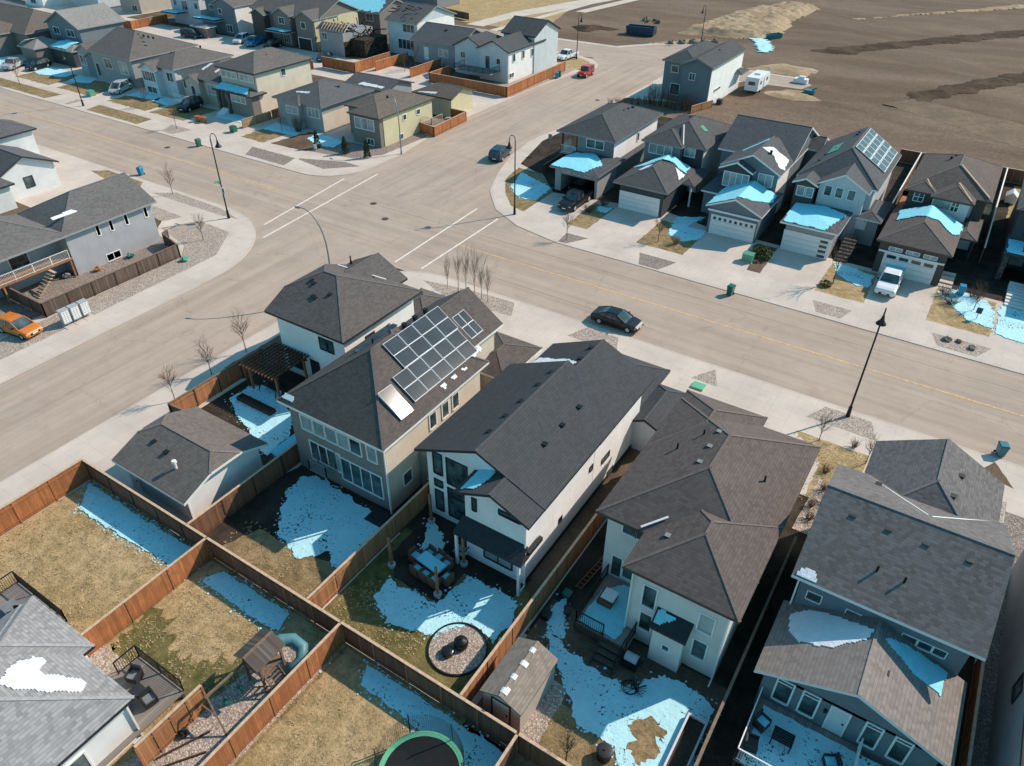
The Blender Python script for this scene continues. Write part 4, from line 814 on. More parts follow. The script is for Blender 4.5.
# ------------------------------------------------------------------ houses across the streets
def west_houses():
    h = House('grey bilevel house with long grey roof and rear balcony inside a brown fence', (-78, 36), wall='s_lilac', roof='r_w1', trim='white')
    h.block(-82.6, -73.6, 32.6, 43.4, 4.75, .5, 'y', 'h', 'g', .5)
    h.block(-82.62, -73.6, 20, 33.4, 4.74, .5, 'y', 'h', 'h', .5, walls=False); h.box(-82, -76.2, 20.4, 33.3, .1, 4.7)
    x = -74.12
    for a in (36.35, 37.85, 39.6, 41.95): h.win('x+', x, a, a+.32, 3.3, 4.45)
    h.win('x+', x, 36.5, 38.0, .3, 1.0, 2); h.win('x+', -76.2, 24.5, 26.5, 2.6, 4.3, 2); h.door('x+', -76.2, 28.2, 30, 2.3, 4.4, 'glass')
    zf = lambda p, q: 4.75+.5*(-73.6-p)
    h.patch([(-75.9, 33.3), (-75.6, 33.3), (-75.6, 36), (-76.0, 35.6)], zf, 'snow', 'snow_sun', 2, .1)
    m = MB(); m.box(-76.2, -73.9, 25.5, 33.0, 2.05, 2.2); m.build('balcony', 'timber', h.r)
    m = MB(); railing(m, [(-76.1, 25.6), (-74.0, 25.6), (-74.0, 32.8)], 2.2, .95); m.build('railing', 'white', h.r)
    for y in (26, 32.7): m = MB(); m.box(-74.1, -73.95, y, y+.15, .1, 2.05); m.build('balcony_post', 'timber', h.r)
    m = MB()
    for i in range(9): m.box(-73.9, -72.8, 30.6-.27*(i+1), 30.6-.27*i, 2.0-.22*i-.05, 2.0-.22*i)
    m.build('stair', 'cap', h.r); h.door('y+', 42.95, -81, -80, 1.5, 3.6); h.win('y+', 42.95, -79, -76, 2.5, 4, 2); h.done()
    h = House('grey-blue house at the left edge with dark low roofs', (-105, 40), wall='s_pale', roof='r_w2', trim='dark')
    h.block(-110, -98.2, 38.5, 46.6, 3.3, .45, 'x', 'h', 'g', .5); h.block(-112, -101, 30, 40.9, 5.4, .45, 'y', 'h', 'h', .5)
    h.block(-104, -95.8, 28, 39.6, 3.2, .4, 'y', 'h', 'h', .5); h.block(-113, -107, 42, 49.5, 5.2, .45, 'x', 'h', 'h', .5)
    h.win('x+', -98.7, 42, 43, 1.2, 2.4); h.gdoor('y+', 46.1, -109, -104, .1, 2.4); h.done()
def ne_houses():
    # A: open garage, wood-clad side
    h = House('slate grey house at the corner with cantilevered roof, open garage and orange wood side', (-43, 88), wall='s_steel', roof='r_nea', trim='white', fascia='grey')
    h.block(-47.7, -39.0, 85.3, 100.2, 6.0, .4, 'y', 'h', 'h', .5, walls=False); h.box(-44.8, -39.6, 85.9, 99.7, .1, 6.0); h.box(-46.4, -44.7, 88.6, 99.7, .1, 6.0, 'orangewood')
    h.box(-39.6, -39.53, 86, 99.6, 3.1, 5.9, 'st_white')
    h.block(-45.2, -38.2, 79.4, 87, 3.6, .12, 'y', 'h', 'h', .4, walls=False)
    h.box(-45.0, -44.1, 80.6, 86, .1, 3.5, 's_grey'); h.box(-39.3, -38.9, 80.6, 86, .1, 3.5, 's_grey'); h.box(-45, -38.9, 80.6, 86, 2.4, 3.5, 's_grey'); h.box(-44.2, -39.2, 85.5, 85.9, .1, 3, 's_dark')
    for i in range(3): h.win('y-', 80.58, -43.7+1.5*i, -42.9+1.5*i, 2.75, 3.05, glass='glassl', w=.05)
    h.win('y-', 85.88, -43.4, -41.0, 4.5, 5.5, 2)
    m = MB(); m.box(-47.1, -46.9, 85.8, 86.0, .1, 5.9); m.build('post', 'dark', h.r)
    m = MB(); m.box(-47.3, -44.8, 85.7, 88.7, 3.0, 3.15); m.build('balcony', 'grey', h.r); m = MB(); railing(m, [(-47.2, 88.6), (-47.2, 85.8), (-45, 85.8)], 3.15, .95); m.build('railing', 'white', h.r)
    zf = lambda p, q: 3.6+.12*min(q-79.4, p+45.2, -38.2-p)
    h.patch([(-45.0, 79.6), (-40.3, 79.6), (-39.4, 82.6), (-41, 84.6), (-42, 85.2), (-44.6, 85.1), (-45.1, 83.5)], zf, 'snow', 'snow_shade', 3, .1)
    for i in range(4): h.vent(-42.6+.2*i, 93+1.1*i, 7.3)
    h.vent(-44.6, 90, 7.1); h.win('x+', -39.52, 93, 93.5, 4, 5)
    h.done()
    # B
    h = House('charcoal house with dark hip garage roof and closed white garage door', (-33, 90), wall='s_steel', roof='r_neb', trim='white', fascia='grey')
    h.block(-36.9, -28.6, 89.2, 100.3, 6.0, .42, 'y', 'h', 'h', .5); h.block(-36.88, -31.3, 88.2, 94, 5.98, .42, 'y', 'h', 'h', .4)
    h.box(-32.5, -29.1, 89.6, 90, 3.1, 5.9, 's_dark'); h.box(-29.1, -29.02, 89.8, 99.7, .1, 5.9, 'st_beige')
    h.block(-36.2, -29.1, 79.2, 88.6, 3.55, .42, 'y', 'h', 'h', .7, wall='s_dark'); h.block(-30.4, -27.9, 84.6, 91, 3.0, .35, 'y', 'h', 'h', .3, walls=False)
    h.gdoor('y-', 79.88, -35.3, -30.3, .12, 2.25, 'white'); h.win('y-', 88.58, -35.8, -32.8, 4.5, 5.6, 3, glass='glassl'); h.win('y-', 89.58, -31.4, -30.1, 4.6, 5.75, 2, glass='glassl')
    m = MB(); m.box(-28.4, -28.2, 84.8, 85.0, .1, 2.9); m.build('porch_post', 'white', h.r); h.door('y-', 89.5, -30.2, -29.3, .2, 2.3)
    zf = lambda p, q: 3.55+.42*min(q-79.2, p+36.2, -29.1-p, 3.6)
    h.patch([(-36.0, 84.5), (-35, 85.6), (-34.2, 87), (-32, 87.8), (-29.9, 88), (-29.6, 86), (-30.3, 85.9), (-31.6, 86.4), (-33.2, 85.4), (-34.4, 84.2)], zf, 'snow', 'snow_shade', 3, .12)
    h.patch([(-34.4, 82.4), (-33.8, 83.6), (-33.2, 83.7), (-33.3, 82.7), (-33.9, 81.9)], zf, 'snow', 'snow_sun', 4, .15)
    h.patch([(-30.9, 85.6), (-29.5, 85.4), (-29.5, 83.4), (-30.2, 84.6)], zf, 'snow', 'snow_sun', 5, .12)
    m = MB(); m.bar((-31.5, 88.9, 6.15), (-33.0, 92.3, 7.5), .14, .05); m.build('flashing', 'white', h.r)
    m = MB(); m.bar((-31.3, 94.2, 7.15), (-30.3, 93.4, 6.8), .5, .06); m.build('skylight', 'p_mint', h.r)
    for i in range(3): h.vent(-33.6+.6*i, 96, 7.5)
    h.done()
    # C
    h = House('blue-grey house with stacked white-trimmed front gables and snowy garage gable', (-22, 92), wall='s_slate', roof='r_nec', trim='white', fascia='white')
    h.block(-27.6, -18.2, 90.6, 102.4, 6.0, .45, 'x', 'g', 'g', .4); h.block(-25.4, -18.22, 85.4, 97, 6.0, .5, 'y', 'g', 'h', .5); h.block(-25.3, -21.2, 84.6, 90, 5.9, .48, 'y', 'g', 'h', .4, wall='s_dark')
    h.block(-24.3, -17.8, 78.8, 87, 3.5, .42, 'y', 'g', 'h', .4); h.box(-18.7, -18.62, 86, 102, .1, 5.9, 'st_white'); h.block(-26.8, -23.6, 84, 92, 3.0, .35, 'y', 'h', 'h', .3)
    h.block(-20, -16.8, 98, 102.5, 5.6, .5, 'x', 'h', 'g', .4)
    h.gdoor('y-', 79.18, -23.4, -18.5, .12, 2.3, 'white', 8); h.win('y-', 84.98, -24.6, -21.7, 3.8, 5.4, 4, glass='glassl'); h.win('y-', 85.88, -20.8, -19.2, 4.3, 5.6, 2, glass='glassl')
    m = MB(); m.box(-24.0, -18.1, 78.98, 79.15, 2.85, 3.05); m.build('band', 'white', h.r)
    zf = lambda p, q: 3.5+.42*min(p+24.3, -17.8-p)
    h.patch([(-24.2, 79.0), (-21.2, 79.0), (-21.2, 85.6), (-22.4, 86), (-24.2, 85.8)], zf, 'snow', 'snow_shade', 3, .08)
    h.patch([(-21.1, 79.6), (-19.6, 80.8), (-18.1, 83), (-18.2, 85.4), (-21.1, 85.4)], zf, 'snow', 'snow_shade', 4, .1)
    zg = lambda p, q: 6.0+.5*min(p+25.4, -18.22-p)
    h.patch([(-21.7, 88.5), (-20.9, 90.4), (-18.8, 90.2), (-18.4, 87.2), (-18.9, 86.7), (-20.2, 88.6)], zg, 'snow', 'snow_sun', 5, .15)
    h.patch([(-24.2, 89.8), (-22.0, 92.4), (-21.9, 91.7), (-24.2, 89.2)], zg, 'snow', 'snow_shade', 6, .08); h.vent(-20.6, 88.5, 7.5); h.done()
    # D
    h = House('pale blue house with grey roof, solar array and flat snowy garage roof', (-12, 92), wall='s_blue', roof='r_nec', trim='white', fascia='white')
    h.block(-16.9, -8.0, 87, 100.8, 6.0, .6, 'y', 'h', 'g', .45); h.block(-14.4, -8.6, 85.4, 94, 6.0, .55, 'y', 'g', 'h', .45); h.block(-16.8, -13.9, 84.9, 89, 5.9, .45, 'y', 'g', 'h', .35, wall='s_umber')
    h.block(-9.4, -6.6, 85.5, 92, 3.2, .35, 'y', 'h', 'h', .3, wall='s_grey')
    h.block(-15.9, -9.7, 79.0, 86.6, 3.5, .1, 'y', 'h', 'h', .6, wall='s_grey')
    h.gdoor('y-', 79.58, -15.2, -10.4, .12, 2.35, 'white', 0, side=1)
    h.win('y-', 85.23, -16.1, -15.35, 4.4, 5.4, glass='glassl', frame='white'); h.win('y-', 85.23, -15.1, -14.4, 4.4, 5.4, glass='glassl')
    for a in (-13.3, -12.1, -10.8): h.win('y-', 85.83, a, a+.7, 4.8, 5.85)
    zf = lambda p, q: 3.5+.1*min(q-79.0, p+15.9, -9.7-p)
    h.patch([(-15.7, 79.2), (-11.2, 79.2), (-10.6, 82), (-10.1, 84.4), (-12.5, 85), (-15.8, 85.0)], zf, 'snow', 'snow_shade', 3, .1)
    pl = lambda x: 6.0+.6*(-8.0-x)
    for i in range(5):
        for j in range(4):
            x0 = -12.2+.95*j; y0 = 92.0+1.62*i; m = MB(); c = [(x0, y0), (x0+.9, y0), (x0+.9, y0+1.54), (x0, y0+1.54)]
            m.add([(x, y, pl(x)+.17) for x, y in c]+[(x, y, pl(x)+.11) for x, y in c], [(0, 1, 2, 3), (0, 1, 5, 4), (1, 2, 6, 5), (2, 3, 7, 6), (3, 0, 4, 7)]); o = m.build('solar_panel', 'alu', h.r)
            g = MB(); g.add([(x+(.06 if x == x0 else -.06), y+(.06 if y == y0 else -.06), pl(x+(.06 if x == x0 else -.06))+.178) for x, y in c], [(0, 1, 2, 3)]); g.build('cells', 'solar2', o)
    for i in range(4): m = MB(); m.bar((-15.1, 92.6+.8*i, 7.2), (-14.1, 93.0+.8*i, 7.8), .3, .05); m.build('skylight', 'p_mint', h.r)
    for q in ((-15.5, 90.5, 6.9), (-15.3, 92.5, 7), (-14.6, 94.5, 7.4), (-13.2, 98, 8.3), (-13.2, 99, 8.3)): h.vent(*q)
    m = MB()
    for i in range(8): m.box(-9.6, -8.3, 80.0+.55*i, 80.5+.55*i, .12, .3+.18*i)
    m.build('entry_stair', 'stone', h.r); h.door('y-', 85.8, -9.1, -8.2, 1.8, 3.0); h.done()
    # E
    h = House('brown-roofed house with hip garage and glazed-top door behind the white pickup', (-1.5, 92), wall='s_pale', roof='r_nee', trim='white', fascia='brown')
    h.block(-5.7, 2.8, 90.3, 103.0, 6.0, .45, 'y', 'h', 'h', .5); h.block(-3.0, 1.3, 88.6, 94, 5.98, .45, 'y', 'h', 'h', .4); h.block(-5.69, -2.4, 89.4, 93, 5.97, .45, 'y', 'h', 'h', .4, wall='s_umber')
    h.box(1.2, 2.3, 90.7, 91.2, 3, 5.9, 's_umber'); h.box(2.3, 2.36, 91, 102.5, .1, 5.9, 's_umber')
    h.block(-6.1, 1.1, 79.4, 88.8, 3.8, .42, 'y', 'h', 'h', .4, wall='s_umber'); h.block(.2, 2.8, 85.6, 92, 3.4, .35, 'y', 'h', 'h', .3, walls=False)
    h.gdoor('y-', 79.78, -4.85, -.1, .12, 2.4, 'white', 4)
    for i in range(3): h.win('y-', 79.8, -4.7+1.65*i, -3.5+1.65*i, 2.85, 3.15, 2, glass='glassl', w=.06)
    m = MB(); m.box(-5.6, .6, 79.55, 79.72, 2.55, 2.72); m.build('band', 'white', h.r)
    h.win('y-', 89.78, -4.6, -3.7, 4.8, 5.7, 2, 2); h.win('y-', 88.98, -2.6, -.9, 4.75, 5.75, 1, glass='glassl'); h.win('y-', 88.98, -.75, -.1, 4.75, 5.75, 2, 2)
    zf = lambda p, q: 3.8+.42*min(q-79.4, p+6.1, 1.1-p, 8)
    h.patch([(-5.2, 84.6), (-3.4, 85.0), (-2.4, 84.4), (-1.4, 85.2), (.3, 84), (1.0, 85), (1.0, 87.8), (-5.4, 87.8)], zf, 'snow', 'snow_shade', 3, .12)
    m = MB(); m.bar((.9, 89.0, 6.15), (-.85, 91.2, 7.1), .16, .05); m.bar((-2.9, 89.9, 6.1), (-4.0, 91.5, 6.8), .16, .05); m.bar((2.4, 90.7, 6.3), (-1.3, 94.6, 8.0), .16, .05); m.build('flashing', 'cap', h.r)
    m = MB(); m.box(2.4, 2.56, 85.9, 86.06, .1, 3.2); m.build('porch_post', 'dark', h.r)
    m = MB()
    for i in range(4): m.box(.75, 2.0, 80.0+.8*i, 80.6+.8*i, .12, .2+.12*i)
    m.build('entry_stair', 'conc', h.r)
    for q in ((-2.6, 98, 7.6), (-2.2, 99, 7.6), (-1, 101.5, 6.7)): h.vent(*q)
    h.done()
    # F
    h = House('dark modern house at the right edge with snowy porch roof and slatted steps', (9, 92), wall='s_dark', roof='r_neb', trim='dark')
    h.block(5.0, 14, 88, 104, 6.6, .4, 'y', 'h', 'h', .5); h.block(5.3, 14, 84.6, 90, 3.2, .1, 'y', 'h', 'h', .2, walls=False); h.box(5.5, 6.0, 85.0, 88.6, .1, 3.1, 'stone'); h.box(9.6, 14, 80.5, 88.4, .1, 3.1); h.block(9.2, 14.4, 80, 88, 3.2, .1, 'y', 'h', 'h', .2, walls=False)
    h.box(5.49, 5.56, 88.5, 103.5, .1, 6.4, 'st_beige')
    h.win('y-', 88.46, 6.3, 7.6, .6, 2.7, 1, glass='glassl'); h.win('y-', 88.46, 7.9, 9.2, .6, 2.7); h.win('y-', 88.46, 6.6, 9, 4, 5.8, 3)
    h.patch([(5.5, 84.8), (9, 84.8), (9, 88.3), (5.5, 88.3)], lambda p, q: 3.3, 'snow', 'snow_shade', 3, .08)
    m = MB()
    for i in range(8): m.box(6.8, 9.4, 79.4+.6*i, 79.75+.6*i, .1, .25+.07*i)
    m.build('entry_stair', 'white', h.r); h.done()
    # detached tall grey house by the field
    h = House('tall slate house standing alone by the bare field with bright white side wall', (-47, 135), wall='s_steel', roof='r_nea', trim='white', fascia='grey')
    h.block(-46.9, -41.1, 125.0, 142, 6.7, .42, 'y', 'g', 'g', .4); h.block(-50.8, -44.5, 126.6, 142, 6.6, .42, 'y', 'h', 'h', .4)
    h.box(-41.5, -41.42, 125.5, 141.5, .1, 6.5, 'st_white'); h.block(-42.5, -40, 138, 142, 3.4, .35, 'y', 'h', 'h', .3, walls=False)
    h.win('y-', 125.38, -45.1, -44.2, 4.4, 5.4, 2); h.win('y-', 126.98, -49, -47.8, 4.8, 5.8); h.win('y-', 126.98, -48.8, -47.2, 1.2, 2.9); h.win('x+', -41.4, 128, 131, 2.3, 2.7, 4, w=.04)
    for i in range(4): h.vent(-43.5-.3*i, 134+1.5*i, 7.7)
    m = MB(); m.box(-41.0, -40.2, 129, 130, .1, 1.0); m.build('air_conditioner', 'dark', h.r); h.done()
MAT['solar2'] = m_solar('pale solar cells'); MAT['solar2'].node_tree.nodes['Principled BSDF'].inputs['Roughness'].default_value = .25
def nw_houses():
    # front row, from the far left
    h = House('brown-grey wide-roofed house at the far upper left', (-177, 85), wall='s_taupe', roof='r_olive', trim='white')
    h.block(-190, -168, 82, 96, 4.6, .4, 'x', 'g', 'h', .5); h.block(-182, -173, 78, 86, 4.4, .45, 'y', 'g', 'h', .4); h.win('y-', 78.4, -180, -178, 2.4, 3.8, 2); h.gdoor('y-', 78.38, -177, -173.8, .1, 2.2); h.done()
    h = House('house with pale silver gable roof, snowy garage and shade-blue snowy porch roof at upper left', (-162, 86), wall='s_slate', roof='r_nw2', trim='white')
    h.block(-167.5, -155.6, 86, 96.5, 6.2, .45, 'y', 'g', 'g', .5); h.block(-166.5, -160.6, 79.0, 86, 3.2, .4, 'y', 'h', 'h', .4, wall='s_taupe'); h.block(-161, -153, 82, 86.4, 3.1, .3, 'x', 'h', 'h', .3, wall='s_dark')
    h.patch([(-166, 79.4), (-163.8, 79.5), (-163.7, 83.4), (-165, 84)], lambda p, q: 3.3+.4*min(p+166.5, 3), 'snow', 'snow_sun', 2, .1); h.patch([(-160.6, 82.2), (-155.4, 82.3), (-155.8, 85.6), (-160, 85.8)], lambda p, q: 3.15+.3*min(q-82, 2.2), 'snow', 'snow_shade', 3, .1)
    h.win('y-', 86.4, -165, -163, 4.4, 5.6, 2); h.win('y-', 86.4, -160.5, -158, 4.4, 5.6, 2); h.door('y-', 83, -157.5, -156.6, .2, 2.3); h.done()
    h = House('grey house with snowy peaked front gable behind a silver van', (-141, 86), wall='s_grey', roof='r_nw', trim='white')
    h.block(-143.2, -130.3, 79.4, 94, 5.0, .4, 'x', 'g', 'h', .5); h.block(-149.2, -143.4, 80.4, 90, 4.2, .5, 'y', 'g', 'h', .4); h.block(-146, -142, 80, 84, 3.6, .5, 'y', 'g', 'h', .3, wall='s_slate')
    h.win('y-', 80.78, -148.3, -146.6, 1.8, 3.4, 2); h.win('y-', 79.88, -139, -137, 2.6, 4.2, 2); h.door('y-', 79.85, -142, -141, .9, 3, 'dark'); h.win('y-', 79.88, -134.6, -132.4, 2.2, 4.2, 2, glass='glassl')
    for i in range(8): h.vent(-142+1.4*i, 86.3, 7.4)
    h.done()
    h = House('pale blue bay-fronted house with white trim and porch rails', (-123, 86), wall='s_blue', roof='r_nw', trim='white')
    h.block(-128.6, -119.4, 80.0, 93, 4.8, .35, 'y', 'h', 'h', .4); h.block(-127.5, -123, 78.8, 84, 4.4, .5, 'y', 'g', 'h', .3); h.win('y-', 79.1, -126.9, -123.6, 2.4, 3.9, 5); h.win('y-', 80.38, -122, -120.4, 2.6, 4.0, 2)
    h.win('y-', 79.1, -126.5, -124, .4, 1.4, 2)
    for i in range(5): h.vent(-124.4, 84+1.5*i, 6.2)
    h.done()
    h = House('beige bilevel house with two white snow streaks on its low roof', (-114, 86), wall='s_beige', roof='r_nw', trim='white')
    h.block(-118.8, -108.3, 80.2, 93, 4.3, .33, 'y', 'h', 'h', .45); h.block(-116.6, -112.6, 79.4, 83, 3.8, .5, 'y', 'g', 'h', .3); h.win('y-', 80.62, -118.1, -116.8, 2, 3.5, 2); h.win('y-', 80.62, -112, -109.3, 2, 3.5, 3, glass='glassl'); h.door('y-', 79.7, -115, -114.1, .9, 3, 'dark')
    zf = lambda p, q: 4.3+.33*min(q-80.2, p+118.8, -108.3-p)
    h.patch([(-114.9, 82.4), (-114.4, 82.3), (-114.2, 84.4), (-114.8, 84.2)], zf, 'snow', 'snow_sun', 3, .12); h.patch([(-111.7, 82.4), (-111.2, 82.3), (-111.0, 84.9), (-111.5, 84.7)], zf, 'snow', 'snow_sun', 4, .12)
    m = MB(); railing(m, [(-117, 77.4), (-113.5, 77.4), (-113.5, 79.6)], .9, 1, .15); m.box(-117, -113.5, 77.4, 79.7, .8, .9); m.build('porch', 'white', h.r); h.done()
    h = House('tall cream two-storey house with hip roof and brown stone porch', (-104, 88), wall='s_beige', roof='r_nw', trim='white', fascia='dark')
    h.block(-108.4, -99.1, 80.2, 93, 6.9, .42, 'y', 'h', 'h', .5); h.box(-99.65, -99.58, 80.8, 92.4, .1, 6.7, 'st_cream'); h.box(-107.9, -99.6, 80.62, 80.72, .1, 1.6, 'stone')
    h.block(-108.2, -99.0, 78.6, 82, 3.8, .35, 'x', 'h', 'h', .3, walls=False); h.box(-104.9, -99.6, 79.2, 80.8, .1, 3.7, 's_taupe')
    h.patch([(-107.8, 78.8), (-100, 78.8), (-101, 80.2), (-107.5, 80.4)], lambda p, q: 3.85+.35*min(q-78.6, 1.7), 'snow', 'snow_shade', 4, .1)
    h.win('y-', 80.6, -107.5, -103.9, 5.4, 6.3, 3, glass='glassl'); h.win('y-', 80.6, -103.1, -100, 5.4, 6.3, 3, glass='glassl'); h.win('y-', 79.18, -104.4, -101.1, 2.3, 3.3, 3, glass='glassl'); h.win('x+', -99.57, 86, 86.9, 5.4, 6.4); h.door('y-', 80.6, -106.6, -105.6, .8, 3, 'dark')
    m = MB()
    for i in range(5): m.box(-107, -105.4, 77.6+.33*i, 77.93+.33*i, .1, .25+.15*i)
    m.build('entry_stair', 'white', h.r)
    for x in (-107.4, -105.1): m = MB(); m.box(x-.25, x+.25, 78.9, 79.4, .1, 3.6); m.build('porch_column', 'stone', h.r)
    h.vent(-103, 86, 8.4); h.vent(-102.4, 86, 8.2); h.done()
    h = House('dark grey bungalow with bow window behind the tan cut hedge', (-90, 86), wall='s_grey', roof='r_w2', trim='white', fascia='grey')
    h.block(-95.7, -85.2, 80.0, 92, 4.1, .38, 'y', 'h', 'h', .5); h.block(-93, -89.2, 79.3, 84, 4.0, .38, 'y', 'h', 'h', .4)
    h.win('y-', 79.68, -90.1, -87.4+.0, 2.2, 3.5, 3, glass='glassl') if False else h.win('y-', 80.48, -88.6, -86.3, 2.2, 3.5, 3, glass='glassl'); h.win('y-', 79.68, -92.4, -90.0, 2.4, 3.4, 2, glass='glassl'); h.box(-85.7, -85.62, 80.5, 91.5, .1, 2.8, 'st_cream')
    h.patch([(-92.3, 82.2), (-89.8, 82.6), (-89.9, 82.2), (-92.2, 81.9)], lambda p, q: 4.1+.38*(q-80.0), 'snow', 'snow_sun', 4, .05); h.vent(-88, 87, 5.2); h.vent(-88.3, 86.6, 5.2); h.done()
    h = House('olive-brown roofed bungalow at the corner with pale yellow siding', (-78, 87), wall='s_taupe', roof='r_olive', trim='white', fascia='brown')
    h.block(-79.6, -73.4, 79.6, 92.6, 4.5, .34, 'y', 'h', 'h', .45); h.block(-82.6, -76, 82.2, 92.62, 4.48, .34, 'y', 'h', 'h', .45)
    h.box(-73.85, -73.77, 80.8, 92.2, .1, 4.2, 's_yellow'); h.win('y-', 80.02, -78.5, -74.9, 2.4, 3.9, 3, glass='glassl'); h.win('y-', 80.02, -76.4, -75.2, .3, 1.1, 2); h.win('x+', -73.76, 85.2, 85.9, 2.9, 3.6); h.win('x+', -73.76, 88.4, 89.2, 2.9, 3.6)
    h.win('x+', -73.76, 84.2, 84.9, .3, 1, frame='white'); h.vent(-77.2, 86, 5.6)
    m = MB(); m.box(-73.75, -71.9, 89.5, 92.5, 1.3, 1.42); m.build('deck_boards', 'deck', h.r); m = MB(); railing(m, [(-73.6, 89.6), (-71.95, 89.6), (-71.95, 92.4)], 1.42, .95); m.build('railing', 'cap', h.r); h.done()
    h = House('low brown detached double garage behind the yellow bungalow', (-82, 101), 'garage', 'garage', wall='s_yellow', roof='r_olive', trim='white', fascia='brown')
    h.block(-82.2, -74.0, 97.6, 104.4, 3.0, .35, 'x', 'h', 'g', .45); h.patch([(-81, 98), (-77.6, 98.6), (-77.7, 98.1), (-80.9, 97.8)], lambda p, q: 3.0+.35*(q-97.6), 'snow', 'snow_sun', 4, .08); h.gdoor('y+', 103.96, -80, -75.4, .1, 2.3); h.done()
    h = House('low grey detached garage with a snow streak behind the dark bungalow', (-91, 98), 'garage', 'garage', wall='s_grey', roof='r_w2', trim='white', fascia='brown')
    h.block(-94.5, -84.9, 94.4, 101.8, 3.2, .3, 'x', 'g', 'g', .4); h.patch([(-91.5, 94.9), (-86.4, 95.0), (-86.2, 95.6), (-91, 95.7)], lambda p, q: 3.2+.3*(q-94.4), 'snow', 'snow_sun', 4, .1); h.done()
    # back row
    h = House('taupe duplex with twin front gables and pale yellow side wall', (-134, 126), wall='s_taupe', roof='r_nw', trim='white')
    h.block(-146, -124.6, 120.2, 132.5, 6.3, .42, 'x', 'g', 'g', .4); h.block(-137.5, -132.0, 118.6, 126, 6.2, .5, 'y', 'g', 'h', .35); h.block(-130.5, -124.7, 118.2, 126, 6.2, .5, 'y', 'g', 'h', .35); h.block(-144.5, -140, 118.6, 126, 5.6, .5, 'y', 'g', 'h', .35, wall='s_umber')
    h.box(-125.03, -124.95, 118.8, 132, .1, 6.1, 's_yellow'); h.block(-138, -131.4, 116.6, 119.4, 3.2, .15, 'x', 'h', 'h', .2, walls=False); h.patch([(-137.6, 116.8), (-131.8, 116.8), (-131.8, 118.7), (-137.6, 118.7)], lambda p, q: 3.4, 'snow', 'snow_shade', 2, .1)
    h.win('y-', 118.95, -135.6, -134, 4.4, 5.6, 2); h.win('y-', 118.55, -128.6, -127.4, 4.2, 5.4); h.win('y-', 118.95, -134.8, -133, .8, 2.4, 3); h.gdoor('y-', 118.5, -129.9, -126.2, .1, 2.3, 'dark'); h.done()
    h = House('light blue house with a broad white side wall in the back row', (-153, 124), wall='s_slate', roof='r_nw', trim='white')
    h.block(-157.4, -149.6, 118.8, 130, 6.2, .42, 'y', 'g', 'h', .4); h.block(-162.5, -156.5, 120.8, 130, 6.2, .4, 'y', 'g', 'h', .4); h.box(-150.0, -149.92, 119.4, 129.4, .1, 6.0, 'st_white'); h.block(-162, -154, 116.6, 120.4, 3.1, .1, 'x', 'h', 'h', .2, walls=False)
    h.patch([(-161.6, 116.8), (-154.4, 116.8), (-154.4, 119), (-161.6, 119)], lambda p, q: 3.3, 'snow', 'snow_shade', 2, .1); h.win('y-', 119.18, -155.3, -154.3, 4.3, 5.3); h.win('y-', 121.18, -160.8, -159.4, 4.3, 5.3); h.win('y-', 119.18, -153.3, -151.6, .8, 2.2, 2); h.done()
    h = House('pale blue and cream house with deck rails in the back row at upper left', (-169, 124), wall='s_blue', roof='r_nw', trim='white')
    h.block(-175, -163.8, 120.6, 131, 6.1, .4, 'x', 'g', 'g', .4); h.win('y-', 120.98, -173.5, -172.4, 4, 5.2); h.win('y-', 120.98, -170.5, -168.6, 3.4, 5.3, 2); h.win('y-', 120.98, -166, -164.8, 4, 5.2); h.block(-174.6, -168.6, 117.4, 120.8, 3.0, .1, 'x', 'h', 'h', .2, walls=False); h.patch([(-174.4, 117.6), (-169, 117.6), (-169, 120), (-174.4, 120)], lambda p, q: 3.2, 'snow', 'snow_shade', 2, .1); h.done()
    h = House('tall narrow beige house with orange fence at its foot at upper left', (-194, 126), wall='s_beige', roof='r_nw', trim='white'); h.block(-199, -190, 122.6, 134, 6.6, .42, 'y', 'g', 'h', .4); h.win('y-', 123, -193.8, -192, .6, 1.8, 2); h.win('y-', 123, -197, -195.6, 4, 5.4); h.done()
    h = House('small light blue house peeking over the silver roof at the top left', (-207, 122), wall='s_blue', roof='r_nw', trim='white'); h.block(-216, -203, 119.6, 130, 6, .42, 'x', 'g', 'g', .4); h.win('y-', 120, -208, -206.6, 3.4, 4.8); h.done()
    h = House('white house at the very top left corner of the view', (-222, 116), wall='s_white', roof='r_nw', trim='white'); h.block(-232, -218, 113.4, 124, 6, .42, 'x', 'g', 'g', .4); h.win('y-', 113.8, -224, -221.6, .8, 2.2, 2); h.win('y-', 113.8, -228, -226.6, 3.8, 5); h.done()
    h = House('grey house with white gable edge at the top left margin', (-205, 92), wall='s_slate', roof='r_nw', trim='white'); h.block(-216, -194, 86, 98, 6, .4, 'x', 'g', 'g', .5); h.block(-206, -197, 84, 92, 5.4, .5, 'y', 'g', 'h', .4); h.win('y-', 84.4, -203, -200, 2.8, 4.4, 2); h.done()
    for i, (lab, x0, x1, y0, y1, z, wl, rf) in enumerate((('grey-roofed house in the third row behind the beige one', -186, -172, 146, 158, 6, 's_grey', 'r_nw'), ('snow-roofed low building behind the twin-gabled duplex', -142, -124, 138, 150, 4.6, 's_taupe', 'r_w2'), ('dark teal building at the top edge by the park strip', -146, -133, 171, 182, 5, 's_steel', 'r_nea'), ('taupe house beyond the light blue back-row house', -170, -156, 144, 156, 6, 's_taupe', 'r_nw'))):
        h = House(lab, ((x0+x1)/2, y0), wall=wl, roof=rf, trim='white'); h.block(x0, x1, y0, y1, z, .38, 'x', 'g', 'g', .5); h.win('y-', y0+.48, x0+2, x0+4, 2.8, 4.2, 2); h.win('y-', y0+.48, x1-4.5, x1-2.5, 2.8, 4.2, 2)
